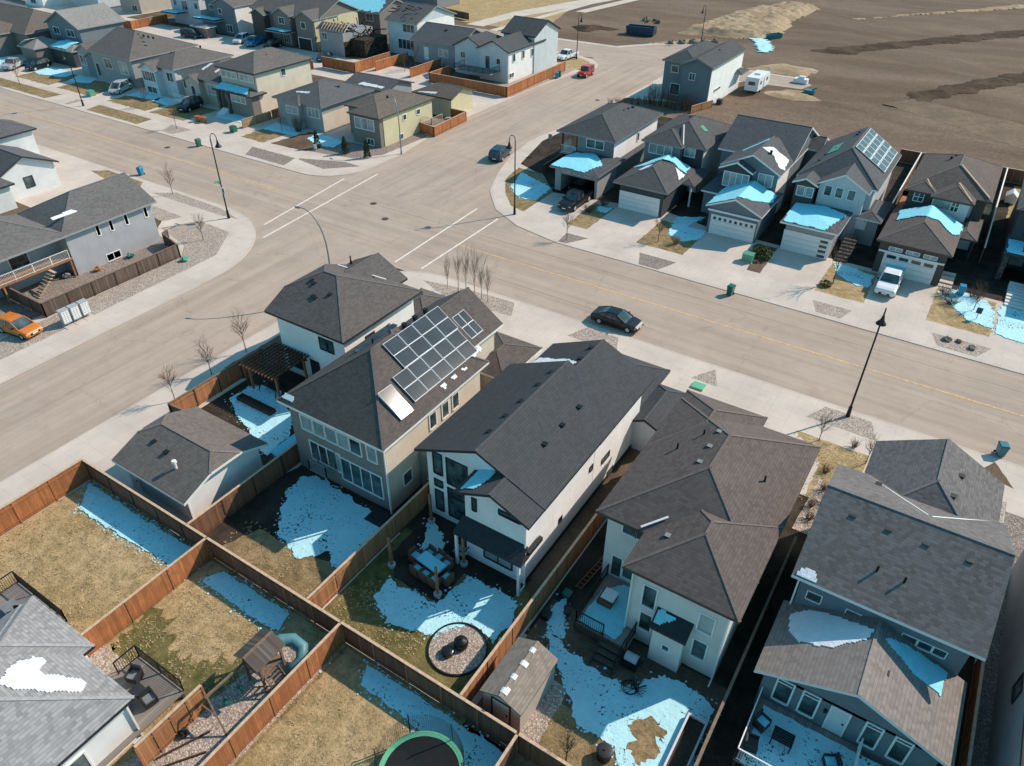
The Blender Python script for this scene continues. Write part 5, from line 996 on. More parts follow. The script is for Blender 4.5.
        if i == 1: h.patch([(x0+.5, y0+.4), (x1-.5, y0+.4), (x1-2, y0+5), (x0+4, y0+5.2), (x0+1, y0+4)], lambda p, q: z+.38*(q-y0), 'snow', 'snow_shade', 2, .5)
        h.done()
    # fire-damaged house: shell walls, open roof
    h = House('fire-damaged house with collapsed roof and charred framing', (-119, 122), wall='s_grey', roof='r_nw', trim='white')
    h.box(-123, -116.4, 118.0, 127, .1, 4.6); h.block(-123.4, -116.0, 117.6, 121.5, 5.0, .5, 'x', 'g', 'g', .4, walls=False)
    h.box(-116.4, -116.33, 118, 123, .1, 3, 'burnt'); h.win('y-', 118, -122.2, -120.9, 3, 4.2, 2)
    m = MB()
    for i in range(46):
        a = Vector((random.uniform(-122.5, -114.5), random.uniform(121, 127), random.uniform(2.5, 4.6))); b = a+Vector((random.uniform(-2.4, 2.4), random.uniform(-2, 2), random.uniform(-.8, 2.2))); m.bar(a, b, .14, .2)
    m.build('charred_framing', 'burnt', h.r)
    m = MB()
    for i in range(9): m.bar((-122+.8*i, 117.7, 5.0), (-122+.8*i, 119.6, 6.5), .1, .2)
    m.build('exposed_rafters', 'cap', h.r); m = MB(); m.box(-116.3, -112.6, 120, 127, .1, 3.4); m.build('charred_wing', 'burnt', h.r); h.done()
    h = House('white and pale blue two-storey house with partly burnt dark roof', (-108, 132), wall='s_blue', roof='r_w2', trim='white')
    h.block(-112.4, -103.8, 126.4, 140, 6.5, .35, 'x', 'g', 'g', .45); h.box(-104.3, -104.22, 127, 139.5, .1, 6.4, 'st_white'); h.win('y-', 126.83, -107.9, -104.9, 4.6, 6.0, 3); h.win('y-', 126.83, -109.4, -105.1, 1.3, 3.1, 4)
    for i in range(26): m = MB(); a = Vector((random.uniform(-112, -106), random.uniform(128, 133), 8.2+random.uniform(-.6, .3))); m.bar(a, a+Vector((random.uniform(-1.5, 1.5), random.uniform(-1, 1), random.uniform(-.2, .5))), .12, .14); m.build('charred_beam', 'burnt', h.r)
    h.done()
    h = House('grey house with slate roof next to the burnt ones, white gate at its side', (-97, 128), wall='s_grey', roof='r_w2', trim='white')
    h.block(-103, -90.8, 122.9, 134, 4.4, .42, 'x', 'g', 'g', .5); h.box(-91.3, -91.24, 123.6, 133.4, .1, 4.3, 's_white'); h.win('y-', 123.38, -96.2, -94, 2.0, 3.2, 2, glass='glassl'); h.door('y-', 123.35, -99.8, -98.8, .9, 3.2); h.vent(-97, 127, 6.1); h.vent(-96.6, 126.8, 6.1); h.done()
    h = House('large light blue house with white side and pergola deck inside an orange fence', (-83, 128), wall='s_blue', roof='r_nea', trim='white', fascia='dark')
    h.block(-84.6, -77.4, 119.6, 133, 5.6, .45, 'y', 'g', 'h', .45); h.block(-91.2, -83.6, 121, 131, 5.0, .5, 'y', 'g', 'h', .4); h.block(-85, -77.2, 128.5, 138.2, 6.8, .45, 'x', 'g', 'g', .4); h.box(-77.88, -77.8, 120.2, 137.6, .1, 5.5, 'st_white')
    h.win('y-', 121.38, -89.4, -88.4, 3.0, 4.0, 2); h.win('y-', 120.03, -80.3, -79.5, 3.2, 4.2); h.door('y-', 120.03, -82.8, -81.8, 2.2, 4.4, 'glass')
    for a, c in ((121.6, 3.6), (124.8, 3.6), (128, 3.4)): h.win('x+', -77.78, a, a+.8, c, c+1.3)
    h.win('x+', -77.78, 119.9+.6, 121.9, 1.0, 1.7, 2); m = MB(); m.box(-87.6, -79.5, 116.6, 120.1, 2.0, 2.12)
    m.build('deck_boards', 'deck', h.r); m = MB(); railing(m, [(-87.5, 120), (-87.5, 116.7), (-79.6, 116.7), (-79.6, 120)], 2.12, .95, .2); m.build('railing', 'dark', h.r); h.done()
west_houses(); ne_houses(); nw_houses()
# ------------------------------------------------------------------ fences
def fences():
    g = 'cedar board fences between the yards'
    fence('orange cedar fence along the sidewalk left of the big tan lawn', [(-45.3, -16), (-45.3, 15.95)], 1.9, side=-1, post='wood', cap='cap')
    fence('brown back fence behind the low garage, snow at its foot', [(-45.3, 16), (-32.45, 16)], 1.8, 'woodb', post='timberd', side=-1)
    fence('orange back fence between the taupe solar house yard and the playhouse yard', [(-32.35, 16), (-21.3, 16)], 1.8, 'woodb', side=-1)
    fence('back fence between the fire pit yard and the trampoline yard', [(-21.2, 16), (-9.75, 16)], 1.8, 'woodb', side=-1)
    fence('bright orange fence between the big tan lawn and the playhouse lawn', [(-32.4, 7.6), (-32.4, 15.9)], 1.8, side=1)
    fence('bright orange fence right of the wooden playhouse and gravel strip', [(-21.2, -12), (-21.2, 15.9)], 1.8, side=1)
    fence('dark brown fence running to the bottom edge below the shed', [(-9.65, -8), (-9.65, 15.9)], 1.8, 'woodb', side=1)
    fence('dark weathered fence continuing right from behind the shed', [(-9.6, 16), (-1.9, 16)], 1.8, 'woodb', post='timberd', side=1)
    fence('weathered fence between the garage and the taupe solar house yard', [(-34.3, 16.1), (-34.3, 26.4)], 1.8, 'woodb', post='timberd', side=-1)
    fence('half shaded board fence between the solar house and the white stucco house', [(-23.9, 16.1), (-23.9, 27.4)], 1.8, 'woodp', side=-1)
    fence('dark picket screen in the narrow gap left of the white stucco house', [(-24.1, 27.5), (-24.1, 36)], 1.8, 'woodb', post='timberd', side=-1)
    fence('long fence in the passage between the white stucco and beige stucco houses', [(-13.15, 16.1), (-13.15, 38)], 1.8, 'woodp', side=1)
    fence('dark shaded fence between the beige stucco house and the grey gabled house', [(-1.85, 14), (-1.85, 36)], 1.8, 'woodb', cap='capb', post='timberd', side=1)  # cap rail takes the darker brown to stand in for shade
    fence('short brown fence with bright boards right of the lower brown roof', [(8.9, 22), (8.9, 33.5)], 1.8, 'wood', side=1)
    fence('brown fence beside the street at the pergola yard', [(-45.9, 23.3), (-45.9, 32.4)], 1.7, 'woodp', cap='capb', post='timberd', side=-1)
    fence('low brown gate fence closing the gap beside the garage', [(-45.8, 23.4), (-43.4, 23.6)], 1.6, 'woodb', cap='capb', post='timberd', side=-1)
    fence('dark brown weathered fence around the grey bilevel house yard', [(-77.6, 26.6), (-68.9, 26.6), (-68.9, 41.5), (-72.6, 42.4), (-72.9, 43.2)], 1.5, 'woodw', cap='capb', post='timberd', side=1)
    fence('orange board screen fence beside the composite deck at lower left', [(-24.5, 5.5), (-24.5, 9.3)], 1.9, 'woodp', cap='cap', post='timber', side=-1, sect=.95)
    # across the street
    fence('long cedar fence between the solar house and brown-roofed house across the street', [(-6.9, 88), (-6.9, 116.5)], 1.8, 'woodb', cap='white', side=1)
    fence('pale capped fence right of the brown-roofed house across the street', [(3.7, 88), (3.7, 116.5)], 1.8, 'woodb', cap='white', side=1)
    fence('rear fence closing the yards beside the bare field', [(-9.5, 116.6), (14, 116.6)], 1.8, 'woodb', cap='cap', side=1)
    fence('cedar fence round the corner yard of the yellow bungalow', [(-74.2, 89), (-70.6, 88.4), (-71.1, 97.4), (-74.2, 97.5)], 1.5, 'wood', cap='cap', side=1)
    fence('orange fence around the big light blue house', [(-90, 118.5), (-90, 112.3), (-73.0, 112.3), (-73.6, 134)], 1.8, 'wood', side=1)
    fence('orange fence corner beside the fire-damaged house', [(-114.5, 109.6), (-106, 109.6), (-106, 120)], 2.0, 'wood', side=1)
    fence('short orange fence by the back lane', [(-117.5, 107.2), (-114.6, 107.2)], 1.7, 'wood', side=1)
    fence('orange fence between the white and grey back-row houses', [(-103.9, 113.2), (-103.9, 123)], 1.7, 'wood', side=1)
    fence('orange fence left of the large light blue house', [(-95.2, 113), (-95.2, 122.5)], 1.7, 'wood', side=1)
    fence('rusty orange fence at the upper left beyond the silver roof', [(-202, 112), (-190, 112)], 1.8, 'wood', side=1)
    fence('orange fence at the foot of the tall beige house', [(-184, 110), (-176, 110), (-176, 120)], 1.8, 'wood', side=1)
    fence('dark low fence along the park strip at the top', [(-136, 168), (-118, 164)], 1.6, 'woodb', cap='capb', post='timberd', side=1)
    fence('low tan board fence on the driveway of the cream two-storey house', [(-97.6, 75), (-97.4, 80.6)], 1.3, 'tan', cap='cap', side=1)
    fence('small brown fence beside the cream wall of the tall two-storey house', [(-97.3, 80.8), (-97.3, 86)], 1.4, 'wood', cap='capb', side=1)
    fence('pale board fence beside the tall lone house by the field', [(-42.6, 121.5), (-41.0, 127)], 1.2, 'woodp', side=1)
    fence('dark side fence in the gap right of the charcoal house', [(-27.4, 88), (-27.4, 106)], 1.8, 'woodb', side=1)
    fence('dark rail fence along the corner house side across the street', [(-49, 84.5), (-49.5, 110)], 1.2, 'woodb', cap='capb', post='timberd', side=1)
MAT['woodw'] = m_boards('dark weathered boards', (.125, .085, .065), (.2, .15, .12)); MAT['tan'] = m_boards('sunlit tan boards', (.46, .31, .165), (.36, .23, .12))  # tan is the boards' own colour
fences()
# ------------------------------------------------------------------ vehicles
def wheel(parent, x, y, r, wd, s):
    m = MB(); m.tube([(x, y-wd/2, r), (x, y+wd/2, r)], r, 18); w_ = m.build('wheel', 'tyre', parent, world=False)
    m = MB(); m.tube([(x, y+s*(wd/2-.03), r), (x, y+s*(wd/2+.012), r)], [r*.62, r*.6], 14); m.build('rim', 'p_silver', w_, world=False)
def loft(m, rings, mi=0):
    n = len(rings[0]); o = len(m.v)
    for r in rings: m.v += [tuple(p) for p in r]
    for i in range(len(rings)-1):
        for k in range(n): a = o+i*n+k; b = o+i*n+(k+1) % n; m.f.append([a, b, b+n, a+n]); m.m.append(mi)
    m.f.append([o+k for k in range(n)]); m.m.append(mi); e = o+(len(rings)-1)*n; m.f.append([e+k for k in range(n)][::-1]); m.m.append(mi)
KIND = {
 'sedan': dict(L=4.8, W=1.84, r=.33, wx=(-.30, .31), low=[(-.5, .38, .62, .84), (-.485, .28, .86, .93), (-.40, .2, .98, .98), (-.1, .18, .95, 1), (.18, .18, .93, 1), (.33, .2, .86, .98), (.45, .22, .74, .92), (.5, .34, .58, .80)],
               gr=[(-.38, .97, .975, .86, .7), (-.19, .95, 1.38, .9, .70), (-.02, .95, 1.43, .92, .72), (.06, .94, 1.41, .92, .72), (.25, .92, .925, .88, .76)]),
 'suv': dict(L=4.7, W=1.9, r=.37, wx=(-.30, .31), low=[(-.5, .45, .75, .88), (-.49, .3, 1.0, .96), (-.2, .22, 1.05, 1), (.2, .22, 1.03, 1), (.36, .24, .98, .98), (.46, .26, .88, .93), (.5, .4, .7, .84)],
             gr=[(-.485, 1.02, 1.03, .92, .84), (-.42, 1.03, 1.68, .92, .76), (-.1, 1.03, 1.74, .92, .77), (.08, 1.02, 1.68, .92, .76), (.25, 1.0, 1.01, .88, .8)]),
 'van': dict(L=5.1, W=1.95, r=.36, wx=(-.31, .33), low=[(-.5, .4, .8, .9), (-.49, .26, 1.05, .97), (-.1, .2, 1.05, 1), (.25, .2, 1.02, 1), (.42, .24, .88, .95), (.5, .38, .66, .82)],
             gr=[(-.49, 1.03, 1.04, .94, .88), (-.46, 1.03, 1.72, .94, .8), (0, 1.03, 1.78, .94, .8), (.14, 1.02, 1.68, .92, .78), (.36, .96, .97, .88, .8)]),
 'hatch': dict(L=4.3, W=1.8, r=.32, wx=(-.30, .32), low=[(-.5, .4, .7, .86), (-.48, .28, .95, .95), (-.1, .2, .95, 1), (.2, .2, .92, 1), (.38, .22, .84, .97), (.47, .25, .72, .9), (.5, .36, .58, .8)],
               gr=[(-.47, .94, .95, .88, .8), (-.36, .94, 1.42, .9, .72), (-.1, .94, 1.48, .92, .73), (.05, .93, 1.44, .92, .72), (.26, .91, .92, .88, .78)]),
 'pickup': dict(L=5.8, W=2.0, r=.41, wx=(-.31, .31), low=[(-.13, .4, 1.12, .98), (.0, .32, 1.12, 1), (.2, .32, 1.12, 1), (.42, .34, 1.08, .98), (.485, .38, .98, .94), (.5, .45, .8, .88)],
                gr=[(-.12, 1.1, 1.11, .92, .86), (-.105, 1.1, 1.80, .92, .78), (.06, 1.1, 1.86, .92, .79), (.14, 1.1, 1.8, .92, .78), (.235, 1.1, 1.11, .9, .84)]),
 'jeep': dict(L=4.3, W=1.85, r=.42, wx=(-.30, .33), low=[(-.48, .5, 1.1, .9), (-.47, .42, 1.12, .92), (.12, .4, 1.12, .92), (.3, .42, 1.1, .86), (.46, .45, 1.05, .78), (.48, .5, .9, .76)],
              gr=[(-.47, 1.1, 1.11, .9, .86), (-.45, 1.1, 1.85, .9, .84), (0, 1.1, 1.88, .9, .84), (.1, 1.1, 1.84, .9, .84), (.15, 1.1, 1.11, .9, .86)]),
}
def car(name, label, cat, loc, rz, kind, col, group=None, glass='glass'):
    K = KIND[kind]; L, W = K['L'], K['W']; t = thing(name, label, cat, loc, rz, group); t['_o'] = (0, 0, 0)
    def ring(x, zl, zb, w): h = W/2*w; zm = (zl+zb)/2+.05; return [(x*L, -h*.93, zl), (x*L, -h, zl+.12), (x*L, -h, zm), (x*L, -h*.95, zb-.04), (x*L, -h*.86, zb), (x*L, h*.86, zb), (x*L, h*.95, zb-.04), (x*L, h, zm), (x*L, h, zl+.12), (x*L, h*.93, zl)]
    def interp(tab, k=4):
        out = []
        for a, b in zip(tab, tab[1:]):
            for i in range(k): f = i/k; out.append(tuple(p+(q-p)*f for p, q in zip(a, b)))
        return out+[tab[-1]]
    m = MB(); loft(m, [ring(*s) for s in interp(K['low'])])
    if kind == 'pickup':
        z0, z1 = .55, 1.12; h = W/2*.97; x0, x1 = -.5*L, -.13*L
        m.box(x0, x1, -h, h, z0-.15, z0+.1); m.box(x0, x1, -h, -h+.1, z0, z1); m.box(x0, x1, h-.1, h, z0, z1); m.box(x0, x0+.08, -h+.1, h-.1, z0, z1-.02)
    if kind == 'jeep':
        for sx in K['wx']:
            for s in (-1, 1): m.box(sx*L-.5, sx*L+.5, s*W*.47-.14, s*W*.47+.14, .86, .93)
    m.build('body', col, t, world=False, smooth=False)
    m = MB(); rings = [[(x*L, -W/2*wb, zb-.02), (x*L, -W/2*wt, zt-.05), (x*L, -W/2*wt*.86, zt), (x*L, W/2*wt*.86, zt), (x*L, W/2*wt, zt-.05), (x*L, W/2*wb, zb-.02)] for x, zb, zt, wb, wt in K['gr']]
    loft(m, rings); m.build('windows', glass, t, world=False)
    m = MB(); g = K['gr']; a, b, c = g[1], g[2], g[3]; pts = [(q[0]*L, q[2], W/2*q[4]) for q in (a, b, c)]
    for p, q in zip(pts, pts[1:]): m.add([(p[0], -p[2], p[1]-.03), (p[0], -p[2]*.85, p[1]+.015), (p[0], p[2]*.85, p[1]+.015), (p[0], p[2], p[1]-.03), (q[0], -q[2], q[1]-.03), (q[0], -q[2]*.85, q[1]+.015), (q[0], q[2]*.85, q[1]+.015), (q[0], q[2], q[1]-.03)], [(0, 1, 5, 4), (1, 2, 6, 5), (2, 3, 7, 6), (0, 4, 7, 3), (0, 3, 2, 1), (4, 5, 6, 7)])
    for s in (-1, 1):
        for u, v in ((g[0], g[1]), (g[4], g[3])): m.bar((u[0]*L, s*W/2*u[3], u[1]), (v[0]*L, s*W/2*v[4], v[2]-.04), .07, .07)
        q = g[2]; m.bar((q[0]*L-.1, s*W/2*q[3], q[1]), (q[0]*L-.1, s*W/2*q[4], q[2]-.05), .08, .05)
    m.build('roof_panel', col, t, world=False)
    for sx in K['wx']:
        for s in (-1, 1): wheel(t, sx*L, s*(W/2-.11), K['r'], .22, s)
    f = K['low'][-2]; zf = f[2]-.16; bk = K['low'][1] if kind != 'pickup' else (-.5, 0, 1.1, .97)
    for s in (-1, 1):
        m = MB(); m.box(f[0]*L-.05, f[0]*L+.07, s*W*.36-.16, s*W*.36+.16, zf-.07, zf+.08); m.build('headlight', 'headl', t, world=False)
        m = MB(); m.box(bk[0]*L-.03, bk[0]*L+.06, s*W*.40-.13, s*W*.40+.11, bk[2]-.25, bk[2]-.05); m.build('taillight', 'taill', t, world=False)
        m = MB(); gx = K['gr'][3]; m.box(gx[0]*L+.35, gx[0]*L+.5, s*W*.5-.02+(0 if s > 0 else -.14), s*W*.5+.02+(.14 if s > 0 else 0), gx[1]+.02, gx[1]+.16); m.build('mirror', 'black', t, world=False)
    m = MB(); m.box(K['low'][-1][0]*L-.02, K['low'][-1][0]*L+.03, -W*.26, W*.26, .45, .62); m.build('grille', 'black', t, world=False)
    for xx in (K['low'][-1][0]*L+.03, -.5*L-.03): m = MB(); m.box(xx-.012, xx+.012, -.26, .26, .5, .62); m.build('licence_plate', 'white', t, world=False)
    for s in (-1, 1): m = MB(); m.box(-.27*L, .27*L, s*W*.497-.012, s*W*.497+.012, .22, .34); m.build('side_sill', 'black', t, world=False)
    for s in (-1, 1):
        for xd in (-.16, .02): m = MB(); m.box(xd*L-.13, xd*L+.03, s*W*.5-.012, s*W*.5+.016, .82, .86); m.build('door_handle', 'black', t, world=False)
    return t
def vehicles():
    z = .08; D = R(-90)
    car('parked_sedan', 'black sedan parked at the near kerb in front of the white stucco house', 'car', (-23.5, 55.2, z), R(0), 'sedan', 'p_black')
    car('parked_suv', 'dark navy estate car by the rounded corner next to the bell street lamp', 'car', (-57.4, 86.6, z), R(102), 'suv', 'p_navy')
    car('parked_jeep', 'bright red boxy off-roader at the kerb of the far junction', 'car', (-68.6, 133.2, z), R(-88), 'jeep', 'p_red')
    car('parked_hatchback', 'orange hatchback on the driveway behind the brown fence at left', 'car', (-68.4, 23.9, .13), R(8), 'hatch', 'p_orange')
    t = car('parked_pickup', 'white pickup truck on the driveway of the brown-roofed house', 'pickup truck', (-3.5, 77.0, .13), D, 'pickup', 'p_white')
    m = MB(); m.prism([(-2.8, -.85), (-.85, -.85), (-.85, .85), (-2.8, .85)], 1.13, 1.17); m.build('bed_cover', 'snow_shade', t, world=False)
    car('parked_pickup', 'black pickup truck outside the open garage', 'pickup truck', (-40.3, 77.6, .13), D, 'pickup', 'p_black')
    car('parked_sedan', 'dark car inside the open garage', 'car', (-42.2, 83.0, .13), D, 'sedan', 'p_black')
    car('parked_van', 'silver van in front of the snowy-gabled grey house', 'van', (-131.5, 77.0, .13), R(-65), 'van', 'p_silver')
    car('parked_car', 'black car on the shaded drive left of the cream two-storey house', 'car', (-112.6, 77.0, .13), R(-75), 'suv', 'p_black')
    car('parked_pickup', 'silver pickup truck at the far left driveway', 'pickup truck', (-163, 75.6, .13), R(-60), 'pickup', 'p_silver')
    car('parked_suv', 'dark suv in shade by the snowy garage at the far left', 'car', (-158.6, 77.8, .13), R(-80), 'suv', 'p_black')
    car('parked_suv', 'white suv on the back drive beside the blue pickup', 'car', (-144.6, 115.4, .13), R(-70), 'suv', 'p_white')
    car('parked_pickup', 'blue pickup truck on the back drive between the white suv and black car', 'pickup truck', (-140.3, 115.4, .13), R(-72), 'pickup', 'p_blue')
    car('parked_suv', 'black suv on the back drive in front of the taupe duplex', 'car', (-134.8, 115.4, .13), R(-75), 'suv', 'p_black')
    car('parked_van', 'grey van by the utility shed in the back lane', 'van', (-157.5, 112.6, .13), R(10), 'van', 'p_navy')
    car('parked_sedan', 'dark sedan in the back lane near the burnt house', 'car', (-118.5, 114.2, .13), R(-70), 'sedan', 'p_navy')
    car('parked_pickup', 'white pickup parked behind the large light blue house', 'pickup truck', (-78.2, 143.0, .13), R(-95), 'pickup', 'p_white')
    # caravan
    t = thing('caravan', 'white travel trailer parked on the bare lot beside the tall lone house', 'caravan', (-38.2, 142.0, .15), R(90)); t['_o'] = (0, 0, 0)
    m = MB(); prof = [(-3.4, .55), (3.0, .55), (3.4, 1.2), (3.25, 2.4), (2.8, 2.75), (-3.2, 2.75), (-3.4, 2.5)]; n = len(prof)
    m.add([(x, -1.2, q) for x, q in prof]+[(x, 1.2, q) for x, q in prof], [list(range(n)), list(range(n, 2*n))[::-1]]+[(i, (i+1) % n, n+(i+1) % n, n+i) for i in range(n)]); m.build('body', 'p_white', t, world=False)
    for x0, x1 in ((-2.4, -1.4), (1.2, 2.2)):
        for s in (-1, 1): m = MB(); m.box(x0, x1, s*1.2-.02, s*1.2+.02, 1.5, 2.1); m.build('window', 'glass', t, world=False)
    m = MB(); m.box(-3.43, -3.38, -.6, .6, 1.5, 2.1); m.build('window', 'glass', t, world=False)
    m = MB(); m.box(-.4, .2, -1.23, -1.18, .6, 2.3); m.build('door', 'p_silver', t, world=False); m = MB(); m.box(-.8, .4, -.5, .5, 2.75, 3.0); m.build('roof_unit', 'p_white', t, world=False)
    m = MB(); m.bar((3.3, 0, .5), (4.6, 0, .45), .12, .12); m.build('tow_bar', 'black', t, world=False)
    for x in (-.9, 0.0):
        for s in (-1, 1): wheel(t, x, s*1.0, .36, .22, s)
    # dumpster
    def dump(label, x, y, rz, col):
        t = thing('dumpster', label, 'dumpster', (x, y, .03), rz); t.scale = (.55, .55, .55) if 'teal' in label else (1, 1, 1); t['_o'] = (0, 0, 0)
        m = MB(); m.add([(-3.2, -1.2, .1), (3.0, -1.2, .1), (3.0, 1.2, .1), (-3.2, 1.2, .1), (-3.5, -1.25, 1.9), (3.3, -1.25, 1.9), (3.3, 1.25, 1.9), (-3.5, 1.25, 1.9), (-3.3, -1.1, 1.9), (3.15, -1.1, 1.9), (3.15, 1.1, 1.9), (-3.3, 1.1, 1.9), (-3.1, -1.1, .6), (2.9, -1.1, .6), (2.9, 1.1, .6), (-3.1, 1.1, .6)],
            [(0, 1, 5, 4), (1, 2, 6, 5), (2, 3, 7, 6), (3, 0, 4, 7), (4, 5, 9, 8), (5, 6, 10, 9), (6, 7, 11, 10), (7, 4, 8, 11), (8, 9, 13, 12), (9, 10, 14, 13), (10, 11, 15, 14), (11, 8, 12, 15), (12, 13, 14, 15)])
        m.build('container', col, t, world=False)
        m = MB(); [m.box(-3.3+.8*i, -3.2+.8*i, s*1.25-.06, s*1.25+.06, .15, 1.85) for i in range(9) for s in (-1, 1)]; m.build('rib', col, t, world=False)
    dump('dark blue roll-off dumpster on the field edge by the far junction', -75.5, 173.5, R(8), 'p_darkblue'); dump('small teal skip lying beside the sand pile and snow', -48.6, 187.5, R(60), 'p_teal')
vehicles()
# ------------------------------------------------------------------ street lamps, signs, bins, boxes
def lamp(label, x, y, ang, h=9.3, sign=None, z=.12):
    r = thing('street_lamp', label, 'street lamp', (x, y, z), 0, 'bell street lamps'); d = Vector((math.cos(ang), math.sin(ang), 0)); b = Vector((x, y, z))
    m = MB(); m.cyl(x, y, z, z+.9, .17, .13); m.cyl(x, y, z+.9, z+1.0, .15, .11); m.build('lamp_base', 'black', r)
    m = MB(); m.tube([b+Vector((0, 0, .9)), b+Vector((0, 0, h-.6))], [.085, .06], 10); m.build('pole', 'black', r)
    m = MB(); pts = [b+Vector((0, 0, h-.6))]+[b+d*(.35-.35*math.cos(a))+Vector((0, 0, h-.6+.62*math.sin(a))) for a in [math.pi*i/9 for i in range(1, 9)]]+[b+d*.7+Vector((0, 0, h-.7))]; m.tube(pts, .045, 8); m.build('arm', 'black', r)
    m = MB(); c = b+d*.7+Vector((0, 0, h-.7)); m.tube([c, c-Vector((0, 0, .22)), c-Vector((0, 0, .45)), c-Vector((0, 0, .72)), c-Vector((0, 0, .78))], [.06, .11, .16, .36, .38], 14); m.build('lamp_shade', 'black', r)
    m = MB(); m.dome(c.x, c.y, c.z-.86, .2, .1, 10); m.build('lens', 'headl', r)
    if sign:
        m = MB(); m.box(x-.05, x+.55, y-.1, y-.07, 3.2, 4.0); o = m.build('traffic_sign', 'p_white', r); m = MB(); m.box(x+.12, x+.38, y-.115, y-.1, 3.4, 3.8); m.box(x+.16, x+.3, y-.115, y-.1, 3.25, 3.35); m.build('sign_mark', 'black', o)
        m = MB(); m.box(x-.9, x+.1, y-.02, y+.02, 4.3, 4.52); m.build('street_name_plate', 'p_lgreen', r); m = MB(); m.box(x-.02, x+.02, y-.9, y+.1, 4.6, 4.82); m.build('street_name_plate', 'p_lgreen', r)
def street():
    lamp('tall black bell lamp on the gravel strip in front of the grey gabled house', -2.05, 52.8, R(90), 9.7)
    lamp('black bell lamp on the rounded corner beside the snowy lawn', -45.0, 71.0, R(200), 9.5)
    lamp('black bell lamp with a white sign and green name plates at the left corner', -72.7, 51.2, R(35), 10.0, True)
    lamp('black bell lamp standing on the far left grass strip', -128.9, 68.2, R(-90), 9)
    lamp('black bell lamp on the small lawn behind the large light blue house', -76.4, 143.8, R(60), 8.5)
    lamp('black bell lamp at the kerb end of the field road', -60.8, 173.4, R(230), 7.5)
    lamp('bell lamp by the yellow bungalow corner', -67.9+.0, 79.6, R(160), 7) if False else None
    def arcl(label, x, y, ang, h, reach, z=.12):
        r = thing('street_lamp', label, 'street lamp', (x, y, z)); d = Vector((math.cos(ang), math.sin(ang), 0)); b = Vector((x, y, z))
        m = MB(); m.cyl(x, y, z, z+.5, .14, .11); m.build('lamp_base', 'grey', r)
        pts = [b+Vector((0, 0, .4)), b+Vector((0, 0, h*.55))]+[b+d*reach*(1-math.cos(a))+Vector((0, 0, h*.55+h*.45*math.sin(a))) for a in [R(90)*i/8 for i in range(1, 9)]]
        m = MB(); m.tube(pts, [.09, .08]+[.075-.004*i for i in range(8)], 8); m.build('pole', 'grey', r); e = pts[-1]
        m = MB(); q = e+d*.55; m.tube([e, e+d*.15, q], [.06, .13, .08], 8); m.build('lamp_head', 'grey', r)
    arcl('grey arching lamp leaning over the junction beside the corner house', -48.9, 44.2, R(198), 9.2, 2.1)
    arcl('grey arching lamp at the corner of the yellow bungalow', -69.9, 79.8, R(150), 7.6, 1.6)
    # posts and signs
    for x, y, h, lab in ((-52.1, 91.5, 3.0, 'small dark sign on a thin post beside the corner deck'), (-81.3, 74.2, .9, 'small white sign board standing in the corner gravel')):
        r = thing('sign', lab, 'sign', (x, y, .12)); m = MB(); m.cyl(x, y, .12, h, .035); m.build('post', 'grey', r); m = MB(); m.box(x-.3, x+.3, y-.05, y-.02, h-.6, h+.05); m.build('board', 'grey' if h > 2 else 'p_white', r)
    def bin_(label, x, y, rz, col, z=.08):
        t = thing('wheelie_bin', label, 'garbage bin', (x, y, z), rz, 'wheeled garbage bins at the kerbs'); t['_o'] = (0, 0, 0)
        m = MB(); m.add([(-.24, -.26, .06), (.24, -.26, .06), (.24, .26, .06), (-.24, .26, .06), (-.3, -.33, .98), (.3, -.33, .98), (.3, .33, .98), (-.3, .33, .98)], [(0, 3, 2, 1), (4, 5, 6, 7), (0, 1, 5, 4), (1, 2, 6, 5), (2, 3, 7, 6), (3, 0, 4, 7)]); m.build('bin_body', col, t, world=False)
        m = MB(); m.add([(-.33, -.36, .98), (.33, -.36, .98), (.33, .38, .98), (-.33, .38, .98), (-.28, -.3, 1.07), (.28, -.3, 1.07), (.28, .32, 1.1), (-.28, .32, 1.1)], [(0, 3, 2, 1), (4, 5, 6, 7), (0, 1, 5, 4), (1, 2, 6, 5), (2, 3, 7, 6), (3, 0, 4, 7)]); m.build('lid', col, t, world=False)
        for s in (-1, 1): m = MB(); m.tube([(s*.24, .3, .1), (s*.3, .3, .1)], .1, 10); m.build('wheel', 'tyre', t, world=False)
    bin_('teal green bin at the near kerb beside the grey front gable', 8.5, 54.3, R(20), 'p_teal'); bin_('green bin at the far kerb left of the brown-roofed houses', -16.5, 66.5, R(-10), 'p_green'); bin_('dark green bin on the road by the left bell lamp', -96.6, 65.9, R(0), 'p_green')
    bin_('bright blue bin at the kerb beside the grey bilevel roof', -93.6, 54.2, R(15), 'p_blue'); bin_('blue bin beside the snowy steps across the street', 2.9, 79.2, R(10), 'p_blue', .13); bin_('blue bin against the orange fence by the small far lawn', -72.2, 128.4, R(20), 'p_blue', .13)
    bin_('green bin against the orange fence by the small far lawn', -72.3, 129.6, R(20), 'p_green', .13)
